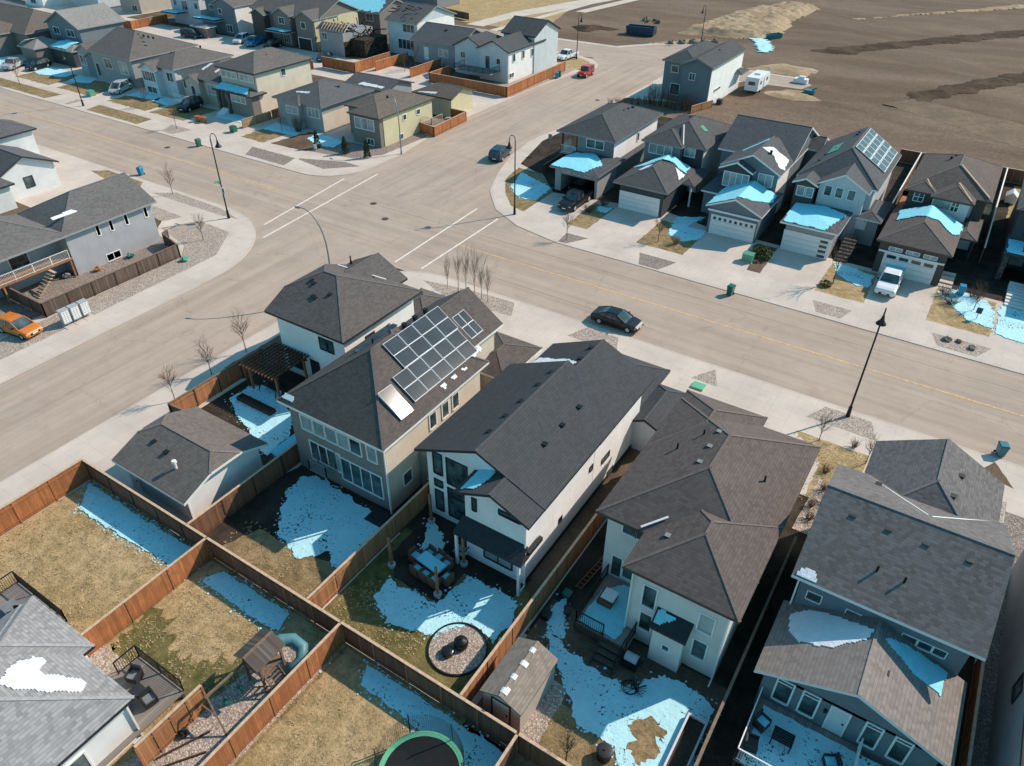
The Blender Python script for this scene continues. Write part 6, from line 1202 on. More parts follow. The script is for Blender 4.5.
    for lab, x, y, s, c in (('green utility box on the lawn in front of the grey snowy-gabled house', -133.2, 72.4, 1.25, 'p_lgreen'), ('green utility box beside the tan board fence', -97.4, 73.0, .9, 'p_green'), ('mint green utility cover on the walk beside the beige house', -13.4, 50.0, 1.0, 'p_mint'), ('mint green recycling cart in front of the dark shrub', -17.4, 74.6, 1.1, 'p_lgreen')):
        r = thing('utility_box', lab, 'utility box', (x, y, .12)); hh = .9 if 'cover' not in lab else .12; m = MB(); m.box(x-s/2, x+s/2, y-s*.4, y+s*.4, .2 if hh > .5 else .12, .12+hh); m.build('cabinet', c, r); m = MB(); m.box(x-s/2-.05, x+s/2+.05, y-s*.4-.05, y+s*.4+.05, .12, .2) if hh > .5 else m.box(x-s/2-.03, x+s/2+.03, y-s*.4-.03, y+s*.4+.03, .12, .15); m.build('base', 'conc', r)
        m = MB(); m.box(x-s/2-.03, x+s/2+.03, y-s*.4-.03, y+s*.4+.03, .12+hh, .16+hh); m.build('lid', c, r)
    for i, (x, y, lab) in enumerate(((-61.4, 64.1, 'upper of the two manhole covers in the junction'), (-57.2, 61.4, 'lower of the two manhole covers in the junction'), (-59.2, 120, 'manhole cover in the far street'), (-100, 63, 'manhole cover on the left street'))):
        m = MB(); m.cyl(x, y, .06, .094, .42, n=20); m.box(x-.3, x+.3, y-.03, y+.03, .094, .1); solo('manhole_cover', m, 'brown', lab, 'manhole cover', 'manhole covers in the streets')
    for i, x in enumerate((26.9, 27.85, 28.8)):
        lab = ('nearest', 'middle', 'farthest')[i]+' of the three grey community mailboxes beside the orange hatchback'
        r = thing('community_mailbox', lab, 'mailbox', (-65.9, x, .12), 0, 'community mailboxes'); m = MB(); m.box(-66.15, -65.65, x-.38, x+.38, .45, 1.75); m.box(-66.2, -65.6, x-.42, x+.42, 1.75, 1.82); m.build('cabinet', 'p_silver', r)
        m = MB(); m.box(-66.0, -65.8, x-.12, x+.12, .14, .45); m.build('pedestal', 'grey', r)
        m = MB(); [m.box(-65.645, -65.63, x-.34+.24*a, x-.14+.24*a, .55+.2*b, .71+.2*b) for a in range(3) for b in range(6)]; m.build('mail_doors', 'white', r)
        m = MB(); m.box(-66.155-.01, -66.15, x-.2, x+.2, 1.2, 1.4); m.build('emblem', 'p_red', r)
        m = MB(); m.box(-66.4, -65.2, x-.45, x+.45, .12, .17); m.build('pad', 'conc', r)
    for i, (x, y, s) in enumerate(((3.0, 69.3, .4), (3.95, 69.55, .28), (5.05, 69.0, .35))):
        m = MB().blob((x, y, .25), s, .55); solo('rock', m, 'rock', ('largest', 'smallest', 'rightmost')[i]+' of three rocks on the gravel strip at the far kerb', 'rock', 'rocks on the gravel strip')
    m = MB(); m.cyl(-70.6, 135.8, .12, .75, .13); m.dome(-70.6, 135.8, .75, .13, .14); m.box(-70.85, -70.35, 135.72, 135.88, .5, .62); solo('fire_hydrant', m, 'p_red', 'small red hydrant beside the red off-roader', 'hydrant')
street()
# ------------------------------------------------------------------ bare trees, shrubs
def branchy(m, p, d, L, r, depth, spread=.5, k=4, up=.25):
    q = p+d*L; mid = p.lerp(q, .5)+Vector((random.uniform(-1, 1), random.uniform(-1, 1), 0))*L*.04
    m.tube([p, mid, q], [r, r*.8, r*.4], 4 if r > .02 else 3, cap=False)
    if depth == 0: return
    for i in range(k):
        t = random.uniform(.35, 1.0); s = p.lerp(q, t); a = random.uniform(0, 2*math.pi); nd = (d+Vector((math.cos(a), math.sin(a), 0))*random.uniform(.5, 1.2)*spread*1.3+Vector((0, 0, up))).normalized()
        branchy(m, s, nd, L*random.uniform(.45, .85), r*.5, depth-1, spread, k, up)
def tree(label, x, y, h, group='bare young street trees', spread=.5, mat='bark', depth=3, z=.12, name='bare_tree'):
    r = thing(name, label, 'tree', (x, y, z), 0, group); b = Vector((x, y, z)); m = MB(); m.tube([b, b+Vector((0, 0, h*.3)), b+Vector((.03*h*random.uniform(-1, 1), 0, h*.62))], [.02+.007*h, .015+.005*h, .014], 6); m.build('trunk', mat, r)
    m = MB()
    for i in range(14): 
        t = random.uniform(.25, .62); a = i*2.4+random.random(); branchy(m, b+Vector((0, 0, h*t)), Vector((math.cos(a)*spread*1.2, math.sin(a)*spread*1.2, 1)).normalized(), h*.26*random.uniform(.7, 1.1), .010+.0022*h, depth-1, spread)
    branchy(m, b+Vector((0, 0, h*.6)), Vector((0, 0, 1)), h*.3, .02, depth-1, spread); m.build('crown', mat, r)
def shrub(label, x, y, h, rad, mat='leafg', z=.12, n=260, cat='shrub', name='shrub', col=False, group=None):
    r = thing(name, label, cat, (x, y, z), 0, group); m = MB(); b = Vector((x, y, z))
    for i in range(7): a = random.random()*6.28; m.tube([b, b+Vector((math.cos(a)*rad*.5, math.sin(a)*rad*.5, h*.7))], [.02, .008], 4, cap=False)
    m.build('stem', 'bark', r); m = MB()
    for i in range(n):
        t = random.random(); rr = rad*(math.sin(math.pi*min(1, t*.85+.15))**.7 if not col else (1-t)**.6+.1)*random.uniform(.55, 1.05); a = random.random()*6.28; c = b+Vector((rr*math.cos(a), rr*math.sin(a), h*(t*.95+.05)))
        s = random.uniform(.05, .12)*(1+h*.08); u = Vector((random.gauss(0, 1), random.gauss(0, 1), random.gauss(0, 1))).normalized()*s; v = u.cross(Vector((random.gauss(0, 1), random.gauss(0, 1), 1))).normalized()*s; m.add([c-u-v, c+u-v*.3, c+u*.4+v, c-u*.6+v*.6], [(0, 1, 2, 3)])
    m.build('foliage', mat, r)
def twigs(label, x, y, h, rad, n=40, mat='barkr', z=.12, group=None):
    m = MB()
    for i in range(n):
        a = random.random()*6.28; q = rad*math.sqrt(random.random()); p = Vector((x+q*.35*math.cos(a), y+q*.35*math.sin(a), z)); e = Vector((x+q*math.cos(a), y+q*math.sin(a), z+h*random.uniform(.6, 1))); md = p.lerp(e, .5)+Vector((random.gauss(0, .05), random.gauss(0, .05), .1)); m.tube([p, md, e], [.022, .016, .006], 3, cap=False)
        for j in range(3): s = md.lerp(e, random.random()); m.tube([s, s+Vector((random.gauss(0, .18), random.gauss(0, .18), random.uniform(.15, .5)))], [.01, .004], 3, cap=False)
    solo('bare_shrub', m, mat, label, 'shrub', group)
def plants():
    for i, (x, y, h) in enumerate(((-40.8, 51.9, 3.6), (-39.5, 52.0, 4.4), (-38.5, 51.9, 5.0), (-37.6, 52.1, 5.0), (-36.7, 52.0, 4.6), (-35.9, 51.9, 3.8))):
        tree('one of the thin bare upright trees clustered at the near corner strip', x, y, h, 'thin upright trees on the corner strip', .2, 'barkp')
    tree('bare sapling on the far gravel strip by the black pickup', -36.3, 68.4, 3.4); tree('bare sapling on the brown lawn between two driveways', -27.4, 73.6, 3.4)
    tree('wide bare tree on the lawn beside the white pickup', -8.4, 74.6, 6.2, spread=.42); tree('small bare tree in the snow at the far right', 4.4, 76.6, 3.0, mat='barkr')
    tree('nearest of the three bare trees along the street fence', -48.0, 25.0, 3.4, mat='barkr'); tree('middle of the three bare trees along the street fence', -48.5, 29.0, 3.6); tree('farthest of the three bare trees along the street fence', -48.7, 32.9, 4.0)
    tree('thin leaning sapling on the stone bed right of the left house', -70.3, 45.6, 3.2); tree('bare sapling on the strip near the blue bin', -84.4, 52.2, 3.8, mat='barkr')
    tree('bare tree on the far left grass strip', -150.2, 69.4, 5, mat='barkr'); tree('bare tree on the triangular bed by the left drives', -106.0, 69.2, 4.2, mat='barkr'); tree('bare tree beside the light pole at the junction corner', -119.6, 73.6, 4)
    tree('small bare tree in front of the dark grey bungalow', -91.6, 77.4, 3.6, mat='barkr'); tree('thin sapling on the lawn in front of the grey gable', .35, 47.8, 2.4); tree('young sapling beside the long lamp shadow', -3.2, 48.6, 2.6)
    tree('thin bare sapling on the tan lawn beside the shed', -7.4, 16.9, 2.8, spread=.35); tree('bare sapling in the burnt yards by the blue fence', -99, 116, 4, mat='bark')
    tree('bare tree beside the white gate of the grey back-row house', -98.6, 118.8, 4.4, mat='bark')
    g = 'columnar cedars in front of the bungalows'
    for x, y, lab in ((-81.6, 74.9, 'leftmost of the three dark columnar cedars'), (-76.6, 75.4, 'middle of the three dark columnar cedars'), (-72.9, 75.9, 'rightmost of the three dark columnar cedars')): shrub(lab, x, y, 2.5, .5, 'leafd', n=420, name='columnar_cedar', cat='cedar', col=True, group=g)
    shrub('olive green bush between the garage drive and utility cart', -16.4, 76.2, 1.4, 1.2, 'leafg', n=520); shrub('small green bush at the foot of the wide bare tree', -8.9, 73.6, .6, .6, n=160); shrub('low green shrub beside the mint cart', -17.2, 77.6, .8, .7, n=180)
    twigs('low tan dead shrub on the snow-edged lawn', -25.5, 74.2, .8, .6, 50, 'tan'); twigs('bluish grey bare bush at the dark grey bungalow', -89.3, 78.6, 2.4, 1.2, 70, 'bark'); twigs('pale bare bush behind the orange fence', -95.6+3, 119, 2.2, 1.4, 60)
    for i in range(9): twigs('reddish bare shrub clump in the hedge before the tall lone house', -50.5+i*.95, 122.6+random.uniform(-.4, .4), 2.6+random.random(), .8, 36, 'barkr', group='bare hedge shrubs before the lone house')
    for i in range(6): twigs('low dark bare shrub in the row at the far street edge', -55.5+i*.85, 117.6+i*1.0, 1.3, .6, 24, 'bark', group='low shrubs at the far street edge')
    for i, (x, y) in enumerate(((-.8, 49.2), (-1.9, 45.2), (-1.5, 43.3), (-1.9, 41.2), (-1.7, 39.9), (-1.2, 42.0))): twigs('small dead flower clump on the stone bed by the beige house', x, y, .35, .35, 26, 'barkr', group='dead flower clumps on the stone bed')
    for i, (x, y, s) in enumerate(((1.6, 78.2, .8), (2.4, 76.8, .7), (4.2, 79.3, .9), (-37.2, 79.6, .8), (-38, 76.8, .6))): twigs('dark dormant shrub beside the driveways across the street', x, y, s, .9, 50, 'bark', group='dormant shrubs across the street')
plants()
# ------------------------------------------------------------------ yards
def yards():
    # pergola
    r = thing('pergola', 'shade-dark pergola with orange lit rafter ends by the corner house', 'pergola', (-42.3, 31, .12))
    for x, y in ((-44.0, 29.6), (-40.9, 29.6), (-44.0, 32.6), (-40.9, 32.6)): m = MB(); m.box(x-.08, x+.08, y-.08, y+.08, .12, 2.5); m.build('post', 'timber', r)
    m = MB(); [m.box(-44.4, -40.5, y-.05, y+.05, 2.45, 2.65) for y in (29.6, 32.6)]; m.build('beam', 'timberd', r)
    for i in range(11): x = -44.25+.36*i; m = MB(); m.box(x-.04, x+.04, 29.0, 33.0, 2.651, 2.8); m.build('rafter', 'pergo_shade', r)
    m = MB(); [m.box(-44.4, -40.5, 29.9+.4*i, 29.96+.4*i, 2.801, 2.85) for i in range(8)]; m.build('slats', 'timberd', r)
    r = thing('garden_swing', 'dark metal garden swing under the pergola', 'swing', (-42.4, 30.6, .12)); m = MB(); [m.bar((x, 30.2+s*.6, .12), (x, 30.2, 1.9), .06, .06) for x in (-43.4, -41.5) for s in (-1, 1)]; m.bar((-43.4, 30.2, 1.9), (-41.5, 30.2, 1.9), .06, .06); m.build('frame', 'black', r)
    m = MB(); m.box(-43.2, -41.7, 29.95, 30.45, .55, .62); m.box(-43.2, -41.7, 30.45, 30.5, .6, 1.15); m.build('seat', 'dark', r)
    m = MB(); m.box(-43.9, -40.1, 27.75, 27.85, .12, .5); m.box(-43.9, -40.1, 28.3, 28.4, .12, .5); m.box(-43.9, -43.8, 27.85, 28.3, .12, .5); m.box(-40.2, -40.1, 27.85, 28.3, .12, .5); m.box(-43.8, -40.2, 27.86, 28.29, .12, .36); solo('raised_bed', m, 'timberd', 'long dark raised bed in the snow below the pergola', 'planter')
    for i in range(9):
        m = MB(); x = -42.9+.62*i; m.box(x, x+.4, 24.25+.06*i, 24.95+.06*i, .128, .165); m.build('paver', 'conc')['kind'] = 'structure'
    r = thing('lean_to', 'low snow-topped storage lean-to between the garage and the fence', 'shed', (-35, 25, .12)); m = MB(); m.box(-35.4, -34.5, 24.0, 26.6, .12, 1.35); m.build('wall', 's_grey', r); m = MB(); m.add([(-35.5, 23.9, 1.62), (-34.45, 23.9, 1.38), (-34.45, 26.7, 1.38), (-35.5, 26.7, 1.62), (-35.5, 23.9, 1.52), (-34.45, 23.9, 1.28), (-34.45, 26.7, 1.28), (-35.5, 26.7, 1.52)], [(0, 1, 2, 3), (7, 6, 5, 4), (0, 4, 5, 1), (1, 5, 6, 2), (2, 6, 7, 3), (3, 7, 4, 0)]); m.build('roof', 'snow_shade', r)
    m = MB(); m.box(-26.6, -25.2, 23.6, 24.9, .12, .24); m.box(-26.5, -25.3, 24.0, 24.85, .24, .32); solo('cellar_hatch', m, 'dark', 'dark window well cover at the corner of the taupe solar house', 'window well')
    # patio with string-light posts
    for i, (x, y) in enumerate(((-22.5, 21.6), (-18.75, 21.4), (-18.8, 24.15), (-22.7, 25.9))):
        r = thing('patio_post', ('lower left', 'nearest', 'right hand', 'rear')[i]+' timber string-light post on a white round foot on the dark patio', 'post', (x, y, .13), 0, 'string-light posts on the dark patio')
        m = MB(); m.box(x-.07, x+.07, y-.07, y+.07, .3, 2.7); m.build('post', 'timber', r); m = MB(); m.cyl(x, y, .13, .34, .24, .26, 16); m.build('round_foot', 'p_silver', r)
    r = thing('patio_table', 'patio table topped with snow among wicker chairs', 'table', (-20.2, 22.7, .14), R(-8)); r['_o'] = (0, 0, 0); m = MB(); m.box(-.95, .95, -.45, .45, .68, .74); m.build('tabletop', 'grey', r, world=False)
    m = MB(); m.box(-.9, .9, -.42, .42, .74, .80); m.build('snow', 'snow_shade', r, world=False)
    for a in (-.8, .8):
        for b in (-.35, .35): m = MB(); m.box(a-.03, a+.03, b-.03, b+.03, 0, .68); m.build('leg', 'grey', r, world=False)
    def wicker(label, x, y, rz, mt='wicker', cush='snow_shade', group='wicker chairs around the snowy table'):
        t = thing('patio_chair', label, 'chair', (x, y, .14), rz, group); t['_o'] = (0, 0, 0)
        m = MB(); m.box(-.3, .3, -.3, .3, .1, .42); m.build('seat', mt, t, world=False); m = MB(); m.box(-.3, .3, .24, .34, .42, .88); m.build('backrest', mt, t, world=False)
        for s in (-1, 1): m = MB(); m.box(s*.3-.04, s*.3+.04, -.3, .3, .1, .62); m.build('armrest', mt, t, world=False)
        m = MB(); m.box(-.25, .25, -.27, .22, .42, .50); m.build('cushion', cush, t, world=False)
    for i, (x, y, a) in enumerate(((-20.9, 23.4, 0), (-20.2, 23.45, 0), (-19.5, 23.3, 0), (-20.8, 22.0, 180), (-20.1, 21.95, 180), (-19.4, 21.9, 180), (-21.55, 22.8, 90), (-18.85, 22.5, -90))):
        wicker('snow-cushioned wicker chair at the snowy patio table, '+('far side left', 'far side middle', 'far side right', 'near side left', 'near side middle', 'near side right', 'left end', 'right end')[i], x, y, R(a-8))
    r = thing('garden_gate_frame', 'square dark metal rack with glass top beside the wicker set', 'rack', (-19.3, 24.7, .13)); m = MB(); [m.bar(a, b, .06, .06) for a, b in (((-19.9, 24.3, .14), (-19.9, 24.3, 1.0)), ((-18.9, 24.3, .14), (-18.9, 24.3, 1.0)), ((-19.9, 25.1, .14), (-19.9, 25.1, 1)), ((-18.9, 25.1, .14), (-18.9, 25.1, 1)), ((-19.9, 24.3, 1), (-18.9, 24.3, 1)), ((-19.9, 25.1, 1), (-18.9, 25.1, 1)), ((-19.9, 24.3, 1), (-19.9, 25.1, 1)), ((-18.9, 24.3, 1), (-18.9, 25.1, 1)))]; m.build('frame', 'black', r); m = MB(); m.box(-19.85, -18.95, 24.35, 25.05, .5, .53); m.build('shelf', 'glassl', r)
    # fire pit circle
    c = (-15.6, 19.1); m = MB(); m.prism([(c[0]+1.62*math.cos(a*.131), c[1]+1.62*math.sin(a*.131)) for a in range(48)], .13, .15); o = m.build('gravel_circle', 'gravel'); o['kind'] = 'structure'
    m = MB(); n = 48
    for i in range(n): a, b = i*2*math.pi/n, (i+1)*2*math.pi/n; m.bar((c[0]+1.66*math.cos(a), c[1]+1.66*math.sin(a), .17), (c[0]+1.66*math.cos(b), c[1]+1.66*math.sin(b), .17), .09, .12)
    solo('garden_edging', m, 'black', 'black ring edging around the round gravel fire pit area', 'edging')
    r = thing('fire_pit', 'black kettle fire pit standing on the round gravel', 'fire pit', (-15.55, 19.35, .15)); m = MB(); m.tube([(-15.55, 19.35, .3+.42*math.cos(a)+.12) for a in (math.pi, 2.5, 2, 1.57)], [.08, .27, .40, .44], 18); m.build('bowl', 'black', r)
    m = MB(); m.dome(-15.55, 19.35, .46, .44, .34, 18); m.cyl(-15.55, 19.35, .78, .9, .05); m.build('lid', 'p_black', r); m = MB(); [m.bar((-15.55+.2*math.cos(a), 19.35+.2*math.sin(a), .3), (-15.55+.38*math.cos(a), 19.35+.38*math.sin(a), .15), .04, .04) for a in (0, 2.1, 4.2)]; m.build('leg', 'black', r)
    m = MB(); m.cyl(-15.9, 18.55, .15, .4, .34, .36, 18); m.dome(-15.9, 18.55, .4, .37, .1, 18); solo('ash_bucket', m, 'p_black', 'low black covered tub next to the kettle fire pit', 'tub')
    # shed
    h = House('small beige garden shed with pale grey gable roof behind the fence', (-11.2, 18.6), 'garden_shed', 'shed', wall='s_beige', roof='r_shed', trim='dark', fascia='dark')
    h.block(-12.45, -9.95, 16.75, 20.45, 2.1, .48, 'y', 'g', 'g', .12, t=.06); h.door('y-', 16.87, -11.7, -10.7, .15, 2.0, 's_cream')
    for y in (17.0, 17.9, 18.8, 19.7): h.patch([(-11.35, y), (-11.0, y), (-11.0, y+.35), (-11.35, y+.3)], lambda p, q: 2.1+.48*min(p+12.45, -9.95-p), 'snow', 'snow_sun', int(y*3), .06)
    h.done()
    m = MB(); m.cyl(-5.95, 18.15, .13, .75, .36, .4, 20); m.dome(-5.95, 18.15, .75, .42, .08, 20); m.cyl(-5.95, 18.15, .83, .88, .06); solo('barrel', m, 'dark', 'black round barrel at the edge of the snow near the bottom', 'barrel')
    m = MB(); m.box(-3.25, -3.15, 12, 22.4, .13, .55); m.box(-2.3, -2.2, 12, 22.4, .13, .55); m.box(-3.15, -2.3, 22.3, 22.4, .13, .55); solo('raised_bed', m, 'alu', 'long white-edged raised bed beside the dark fence at the bottom', 'planter')
    sheet('soil', [(-3.15, 12), (-2.3, 12), (-2.3, 22.3), (-3.15, 22.3)], .4, 'darkdirt')
    # on and around the deck
    m = MB(); m.box(-10.3, -9.4, 25.6, 26.6, .87, 1.25); m.box(-10.2, -9.5, 25.7, 26.5, 1.25, 1.33); solo('ottoman', m, 'wicker', 'brown wicker table on the snowy deck', 'table')
    m = MB(); m.box(-10.15, -9.35, 25.75, 26.55, 1.331, 1.42); solo('cushion', m, 'p_white', 'white snowy cushion lying on the wicker table', 'cushion')
    r = thing('barbecue', 'silver-lidded barbecue beside the deck stairs', 'barbecue', (-7.0, 23.4, .13)); m = MB(); m.box(-7.4, -6.6, 23.1, 23.7, .25, .85); m.build('cart', 'black', r); m = MB(); m.tube([(-7.35, 23.4, .95), (-6.65, 23.4, .95)], .27, 12); m.build('lid', 'p_silver', r); m = MB(); m.box(-7.65, -7.4, 23.2, 23.6, .82, .86); m.box(-6.6, -6.35, 23.2, 23.6, .82, .86); m.build('side_shelf', 'black', r)
    m = MB(); [m.bar((x, 26.4, .2), (x+.4, 29.4, .35), .05, .07) for x in (-12.1, -11.75)]; [m.bar((-12.1+.045*i, 26.5+.33*i, .22+.015*i), (-11.72+.045*i, 26.5+.33*i, .22+.015*i), .04, .04) for i in range(9)]; solo('ladder', m, 'p_rust', 'ladder lying on the ground left of the snowy deck', 'ladder')
    for i, (x, y, s, c) in enumerate(((-12.2, 25.6, .45, 'p_green'), (-11.6, 24.5, .3, 'p_black'), (-12.5, 23.6, .5, 'p_black'), (-10.9, 28.6, .3, 'p_rust'))):
        m = MB(); m.box(x-s/2, x+s/2, y-s/2, y+s/2, .14, .14+s*.7); m.box(x-s/2-.03, x+s/2+.03, y-s/2-.03, y+s/2+.03, .14+s*.7, .18+s*.7); solo('storage_box', m, c, ('green crate', 'small black crate', 'large black crate', 'rusty crate')[i]+' on the ground left of the snowy deck', 'box')
    m = MB()
    for i in range(26): a = random.random()*6.28; m.bar((-6.2, 22.3, .2), (-6.2+.6*math.cos(a), 22.3+.6*math.sin(a), .25+random.random()*.3), .02, .02)
    for k in range(2): [m.bar((-6.5+.1*k+.42*math.cos(i*.45), 22.2+.42*math.sin(i*.45), .2+.1*k), (-6.5+.1*k+.42*math.cos((i+1)*.45), 22.2+.42*math.sin((i+1)*.45), .2+.1*k), .03, .03) for i in range(14)]
    solo('wire_trellis', m, 'black', 'tangled black wire trellis in the snow at the foot of the stairs', 'trellis')
    # right deck furniture
    for i, (x, y, a) in enumerate(((0.1, 23.3, 70), (0.0, 22.0, 100), (3.5, 23.1, -60), (3.9, 22.0, -100))): wicker(('black deck chair with snow by the white railing corner', 'black deck chair nearest the lower left railing', 'dark rounded deck chair beside the pale door', 'black deck chair at the right end of the snowy deck')[i], x, y, R(a), 'dark', 'snow_shade' if i in (0, 2) else 'dark', 'black chairs on the railed snowy deck')
    for o in [o for o in COL.objects if o.get('group') == 'black chairs on the railed snowy deck']: o.location.z = 1.12
    r = thing('patio_table', 'black slatted table on the railed snowy deck', 'table', (1.2, 22.9, 1.12)); m = MB(); [m.box(.7, 1.7, 22.6+.13*i, 22.7+.13*i, 1.72, 1.76) for i in range(6)]; m.build('tabletop', 'black', r)
    for a in (.75, 1.65):
        for b in (22.65, 23.25): m = MB(); m.box(a-.03, a+.03, b-.03, b+.03, 1.12, 1.72); m.build('leg', 'black', r)
    # lower-left deck
    for i, (x, y, a) in enumerate(((-28.5, 8.0, 20), (-27.4, 6.6, 150), (-26.7, 7.6, 80))): wicker(('grey cushioned lounge chair by the black railing', 'grey lounge chair with light frame nearest the white wall', 'grey lounge chair beside the board screen fence')[i], x, y, R(a), 'dark', 'grey', 'lounge chairs on the composite deck'); 
    for o in [o for o in COL.objects if o.get('group') == 'lounge chairs on the composite deck']: o.location.z = .8
    m = MB(); m.box(-28.0, -27.2, 7.3, 7.9, 1.1, 1.16); m.box(-27.9, -27.3, 7.4, 7.8, .8, 1.1); solo('side_table', m, 'dark', 'low dark table between the grey lounge chairs', 'table')
    wicker('dark folding chair on the small left-edge deck', -37.2, 6.8, R(40), 'black', 'dark', None); 
    COL.objects[-1]; [setattr(o, 'location', (o.location.x, o.location.y, .8)) for o in COL.objects if o.get('label') == 'dark folding chair on the small left-edge deck']
    m = MB(); m.box(-38.6, -37.8, 6.4, 7.2, .8, 1.3); solo('storage_box', m, 'grey', 'grey box on the small left-edge deck', 'box')
    # play structure
    r = thing('playhouse', 'wooden play tower with dark plank roof, ladder and teal tube slide', 'playhouse', (-23.2, 12.2, .14))
    x0, x1, y0, y1 = -23.9, -22.6, 11.5, 12.9
    for x, y in ((x0, y0), (x1, y0), (x0, y1), (x1, y1)): m = MB(); m.box(x-.06, x+.06, y-.06, y+.06, .14, 2.5); m.build('post', 'timberw', r)
    m = MB(); m.box(x0, x1, y0, y1, 1.3, 1.36); m.build('platform', 'timberw', r); m = MB(); roof_part(m, -24.15, -22.35, 11.2, 13.15, 2.5, .5, 'y', 'g', 'g', t=.05); m.build('roof', ['wooddk', 'timberw'], r)
    m = MB(); [m.box(x0+.16*i, x0+.16*i+.1, y0-.04, y0, 1.4, 2.0) for i in range(8)]; m.box(x0, x1, y0-.05, y0, 2.0, 2.08); m.build('railing', 'timberw', r)
    m = MB(); [m.box(x0-.04, x0, y0+.16*i, y0+.16*i+.1, 1.4, 2.0) for i in range(9)]; m.build('railing', 'timberw', r)
    m = MB(); [m.bar((x1+.05, y, 1.35), (x1+.85, y, .16), .05, .09) for y in (11.6, 12.5)]; [m.bar((x1+.05+.13*i, 11.6, 1.25-.19*i), (x1+.05+.13*i, 12.5, 1.25-.19*i), .09, .04) for i in range(6)]; m.build('ladder', 'timberw', r)
    m = MB(); m.tube([(-23.4, 12.9, 1.7), (-23.3, 13.5, 1.65), (-22.9, 13.95, 1.5), (-22.3, 14.0, 1.25), (-21.95, 13.6, .95), (-22.05, 13.1, .65), (-22.4, 12.95, .45)], .36, 14); m.build('tube_slide', 'p_slide', r, smooth=True)
    m = MB(); m.box(x0, x1-.4, y1-.03, y1+.01, 1.36, 2.1); m.build('wall_panel', 'timberw', r)
    r2 = r; m = MB(); m.bar((-23.5, 11.5, 2.25), (-23.6, 8.9, 2.25), .1, .14); m.build('swing_beam', 'timberw', r2); m = MB(); [m.bar((-23.6, 9.0, 2.3), (x, 8.7, .14), .08, .08) for x in (-22.4, -24.9)]; m.bar((-23.0, 8.85, 1.2), (-24.2, 8.85, 1.2), .06, .08); m.build('a_frame', 'timberw', r2)
    for y in (9.8, 10.7):
        m = MB(); m.box(-23.78, -23.32, y-.1, y+.1, .62, .66); o = m.build('swing_seat', 'p_green', r2); m = MB(); [m.bar((x, y, .65), (x, y, 2.2), .015, .015) for x in (-23.75, -23.35)]; m.build('chain', 'black', o)
    m = MB(); m.blob((-21.9, 14.6, .35), .45, .5, jit=.3); solo('tarp_heap', m, 'p_teal', 'crumpled teal sheet in the fence corner behind the slide', 'tarp')
    for i, (x, y) in enumerate(((-24.9, 8.2), (-24.4, 7.6))): m = MB(); m.box(x-.3, x+.3, y-.2, y+.2, .14, .4); m.box(x-.2, x+.25, y-.15, y+.15, .4, .5); solo('storage_box', m, 'dark', ('dark box', 'second dark box')[i]+' below the A-frame of the swing', 'box')
    m = MB(); [m.bar((-24.4, 6.0, .2), (-23.3, 8.4, .22), .08, .08), m.bar((-23.9, 5.8, .2), (-22.6, 7.6, .22), .08, .08)]; solo('timber_edge', m, 'timberd', 'dark landscaping timbers lying on the gravel', 'timber')
    # trampoline
    c = Vector((-12.75, 12.3, 0)); RR = 2.05; r = thing('trampoline', 'round trampoline with mint green pad and netting poles at the bottom edge', 'trampoline', (c.x, c.y, .13)); N = 40; P = lambda a, q, z: (c.x+q*math.cos(a), c.y+q*math.sin(a), z)
    m = MB(); m.prism([P(i*2*math.pi/N, RR-.15, 0)[:2] for i in range(N)], .86, .88); m.build('mat', 'net', r); m = MB()
    for i in range(N): a, b = i*2*math.pi/N, (i+1)*2*math.pi/N; m.add([P(a, RR-.2, .9), P(b, RR-.2, .9), P(b, RR+.06, .93), P(a, RR+.06, .93), P(a, RR-.2, .86), P(b, RR-.2, .86), P(b, RR+.06, .84), P(a, RR+.06, .84)], [(0, 1, 2, 3), (7, 6, 5, 4), (2, 6, 7, 3), (0, 4, 5, 1)])
    m.build('safety_pad', 'p_mint', r)
    for i in range(6):
        a = i*math.pi/3+.4; m = MB(); m.tube([P(a, RR+.12, .13), P(a, RR+.12, 2.5), P(a, RR-.05, 2.65)], .035, 6); m.build('pole', 'p_green' if i % 2 else 'black', r)
        m = MB(); m.tube([P(a-.2, RR, .86), P(a-.2, RR, .15), P(a+.2, RR, .15), P(a+.2, RR, .86)], .03, 6); m.build('leg', 'grey', r)
    m = MB()
    for i in range(120): a = i*2*math.pi/120; m.bar(P(a, RR+.05, .9), P(a, RR-.02, 2.5), .008, .008)
    for z in [.9+.11*k for k in range(15)]:
        for i in range(36): a, b = i*2*math.pi/36, (i+1)*2*math.pi/36; m.bar(P(a, RR+.03, z), P(b, RR+.03, z), .008, .008)
    m.build('netting', 'net', r)
    # west house yard and drive clutter
    for i, (x, y, c_) in enumerate(((-67.8, 41.2, 'p_lgreen'), (-73.3, 38.5, 'p_green'), (-73.4, 34.8, 'timber'), (-74.7, 32.2, 'p_rope'))):
        m = MB(); m.blob((x, y, .35), .4, .6, jit=.35); m.box(x-.2, x+.25, y-.2, y+.2, .14, .3); solo('garden_clutter', m, c_, ('pale green heap outside the brown fence corner', 'green hose reel against the grey house wall', 'brown round cover beside the basement window', 'pale bundle under the rear balcony')[i], 'garden item')
    for i, (x, y) in enumerate(((-106.2, 73.4), (-105.0, 73.6))): m = MB(); m.tube([(x, y, .12), (x, y, .9), (x, y, 1.0)], [.34, .5, .5], 12); solo('planter', m, 'p_rust', ('left', 'right')[i]+' of two terracotta planters on the drive by the black car', 'planter')
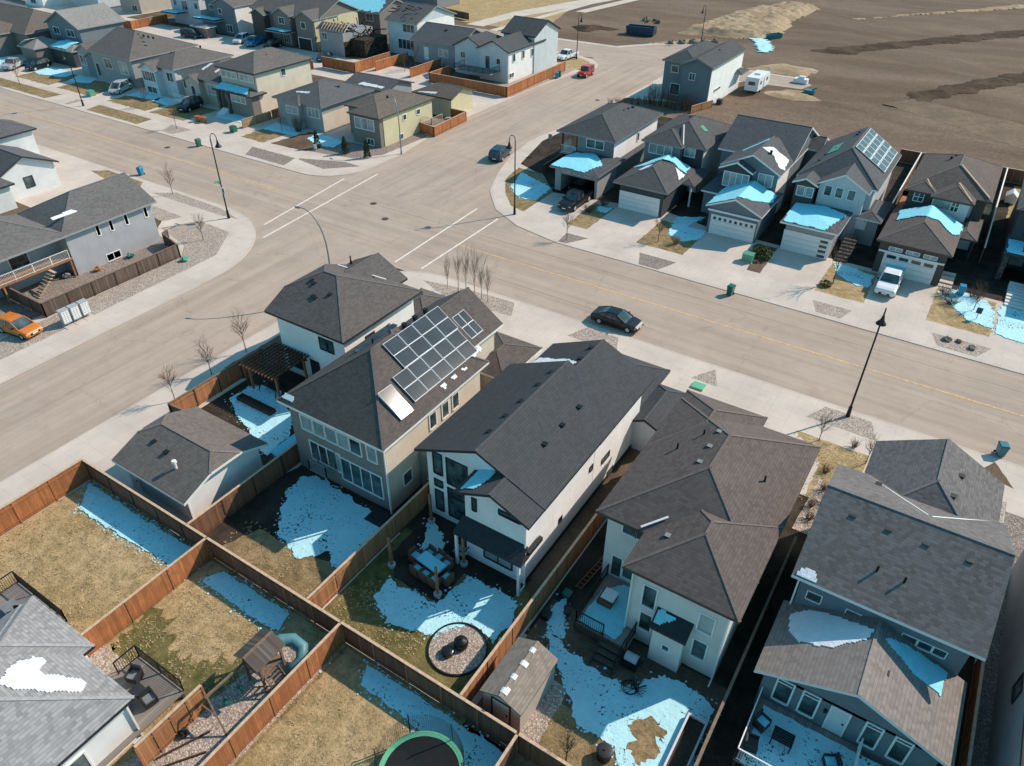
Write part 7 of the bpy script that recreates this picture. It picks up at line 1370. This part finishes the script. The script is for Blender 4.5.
    m = MB(); m.box(-34.0, -31.5, 150.9, 152.3, .15, .9); m.box(-33.2, -32.1, 151.2, 152.0, .9, 1.3); solo('building_materials', m, 'p_white', 'pale stack of materials at the end of the field road', 'materials'); m = MB(); m.box(-30.2, -28.4, 144, 145.2, .3, .9); m.bar((-29.8, 144.4, .3), (-28.3, 145.0, 1.3), .3, .2); solo('building_materials', m, 'p_teal', 'small teal trailer load on the sand by the field road', 'materials')
    for i in range(5): m = MB().blob((-66+1.9*i, 168.5+1.7*i, .4), .7+.2*random.random(), .6, jit=.35); solo('rock', m, 'rock', 'boulder in the row along the kerb by the sand pile', 'rock', 'boulders along the far kerb')
    m = MB(); [m.blob((-80+random.uniform(-2, 2.4), 189+random.uniform(-1.4, 1.4), .4), .6, .6, jit=.4) for i in range(7)]; solo('rubble_heap', m, 'rock', 'pale rubble heap on the field beyond the blue dumpster', 'rubble')
    r = thing('utility_shed', 'small grey utility shed in the back lane', 'shed', (-156, 115, .12)); m = MB(); m.box(-158.4, -153.6, 113.6, 116, .12, 2.4); m.build('wall', 's_taupe', r); m = MB(); roof_part(m, -158.7, -153.3, 113.3, 116.3, 2.4, .2, 'x', 'h', 'h'); m.build('roof', ['r_nw2', 'white', 'c_r_nw2'], r)
    for i, (x, y) in enumerate(((-13.9, 47.3), (-14.2, 46.0), (-14.3, 44.8), (-13.7, 43.9))):
        m = MB(); s = (.35, .25, .3, .4)[i]; m.cyl(x, y, .13, .13+s*1.4, s*.8, s, 12); m.dome(x, y, .13+s*1.4, s, .15, 12); solo('plant_pot', m, ('dark', 'p_rust', 'p_rope', 'dark')[i], ('largest dark', 'reddish', 'pale', 'rear dark')[i]+' pot among the clutter in the side passage by the small roof', 'pot')
    m = MB(); m.box(4.5, 5.7, 108, 109.6, .3, 1.1); m.add([(4.4, 107.9, 1.1), (5.8, 107.9, 1.1), (5.8, 109.7, 1.1), (4.4, 109.7, 1.1), (5.1, 107.9, 1.7), (5.1, 109.7, 1.7)], [(0, 1, 4), (3, 5, 2), (0, 4, 5, 3), (1, 2, 5, 4)]); solo('playhouse', m, 'p_white', 'little white playhouse in the far right fenced yard', 'playhouse')
    m = MB(); m.box(-6.6, -5.9, 96, 103, .14, .35); solo('boardwalk', m, 'p_rust', 'reddish paving strip in the side yard of the solar house', 'paving')
    m = MB(); m.box(4.55, 5.05, 74.78, 74.84, .8, 1.4); m.cyl(4.8, 74.81, .12, .8, .03); solo('yard_sign', m, 'p_darkblue', 'small dark blue yard sign in the snow at far right', 'sign')
MAT['wooddk'] = m_boards('dark grey planks', (.10, .08, .07), (.17, .14, .12)); MAT['wicker'] = m_plain('brown wicker', (.17, .085, .055), .8, .35, 30, local=True); MAT['timberw'] = m_plain('weathered timber', (.20, .135, .095), .85, .35, 6); MAT['p_slide'] = m_plain('teal plastic', (.09, .22, .24), .45, .08, 2)
yards()
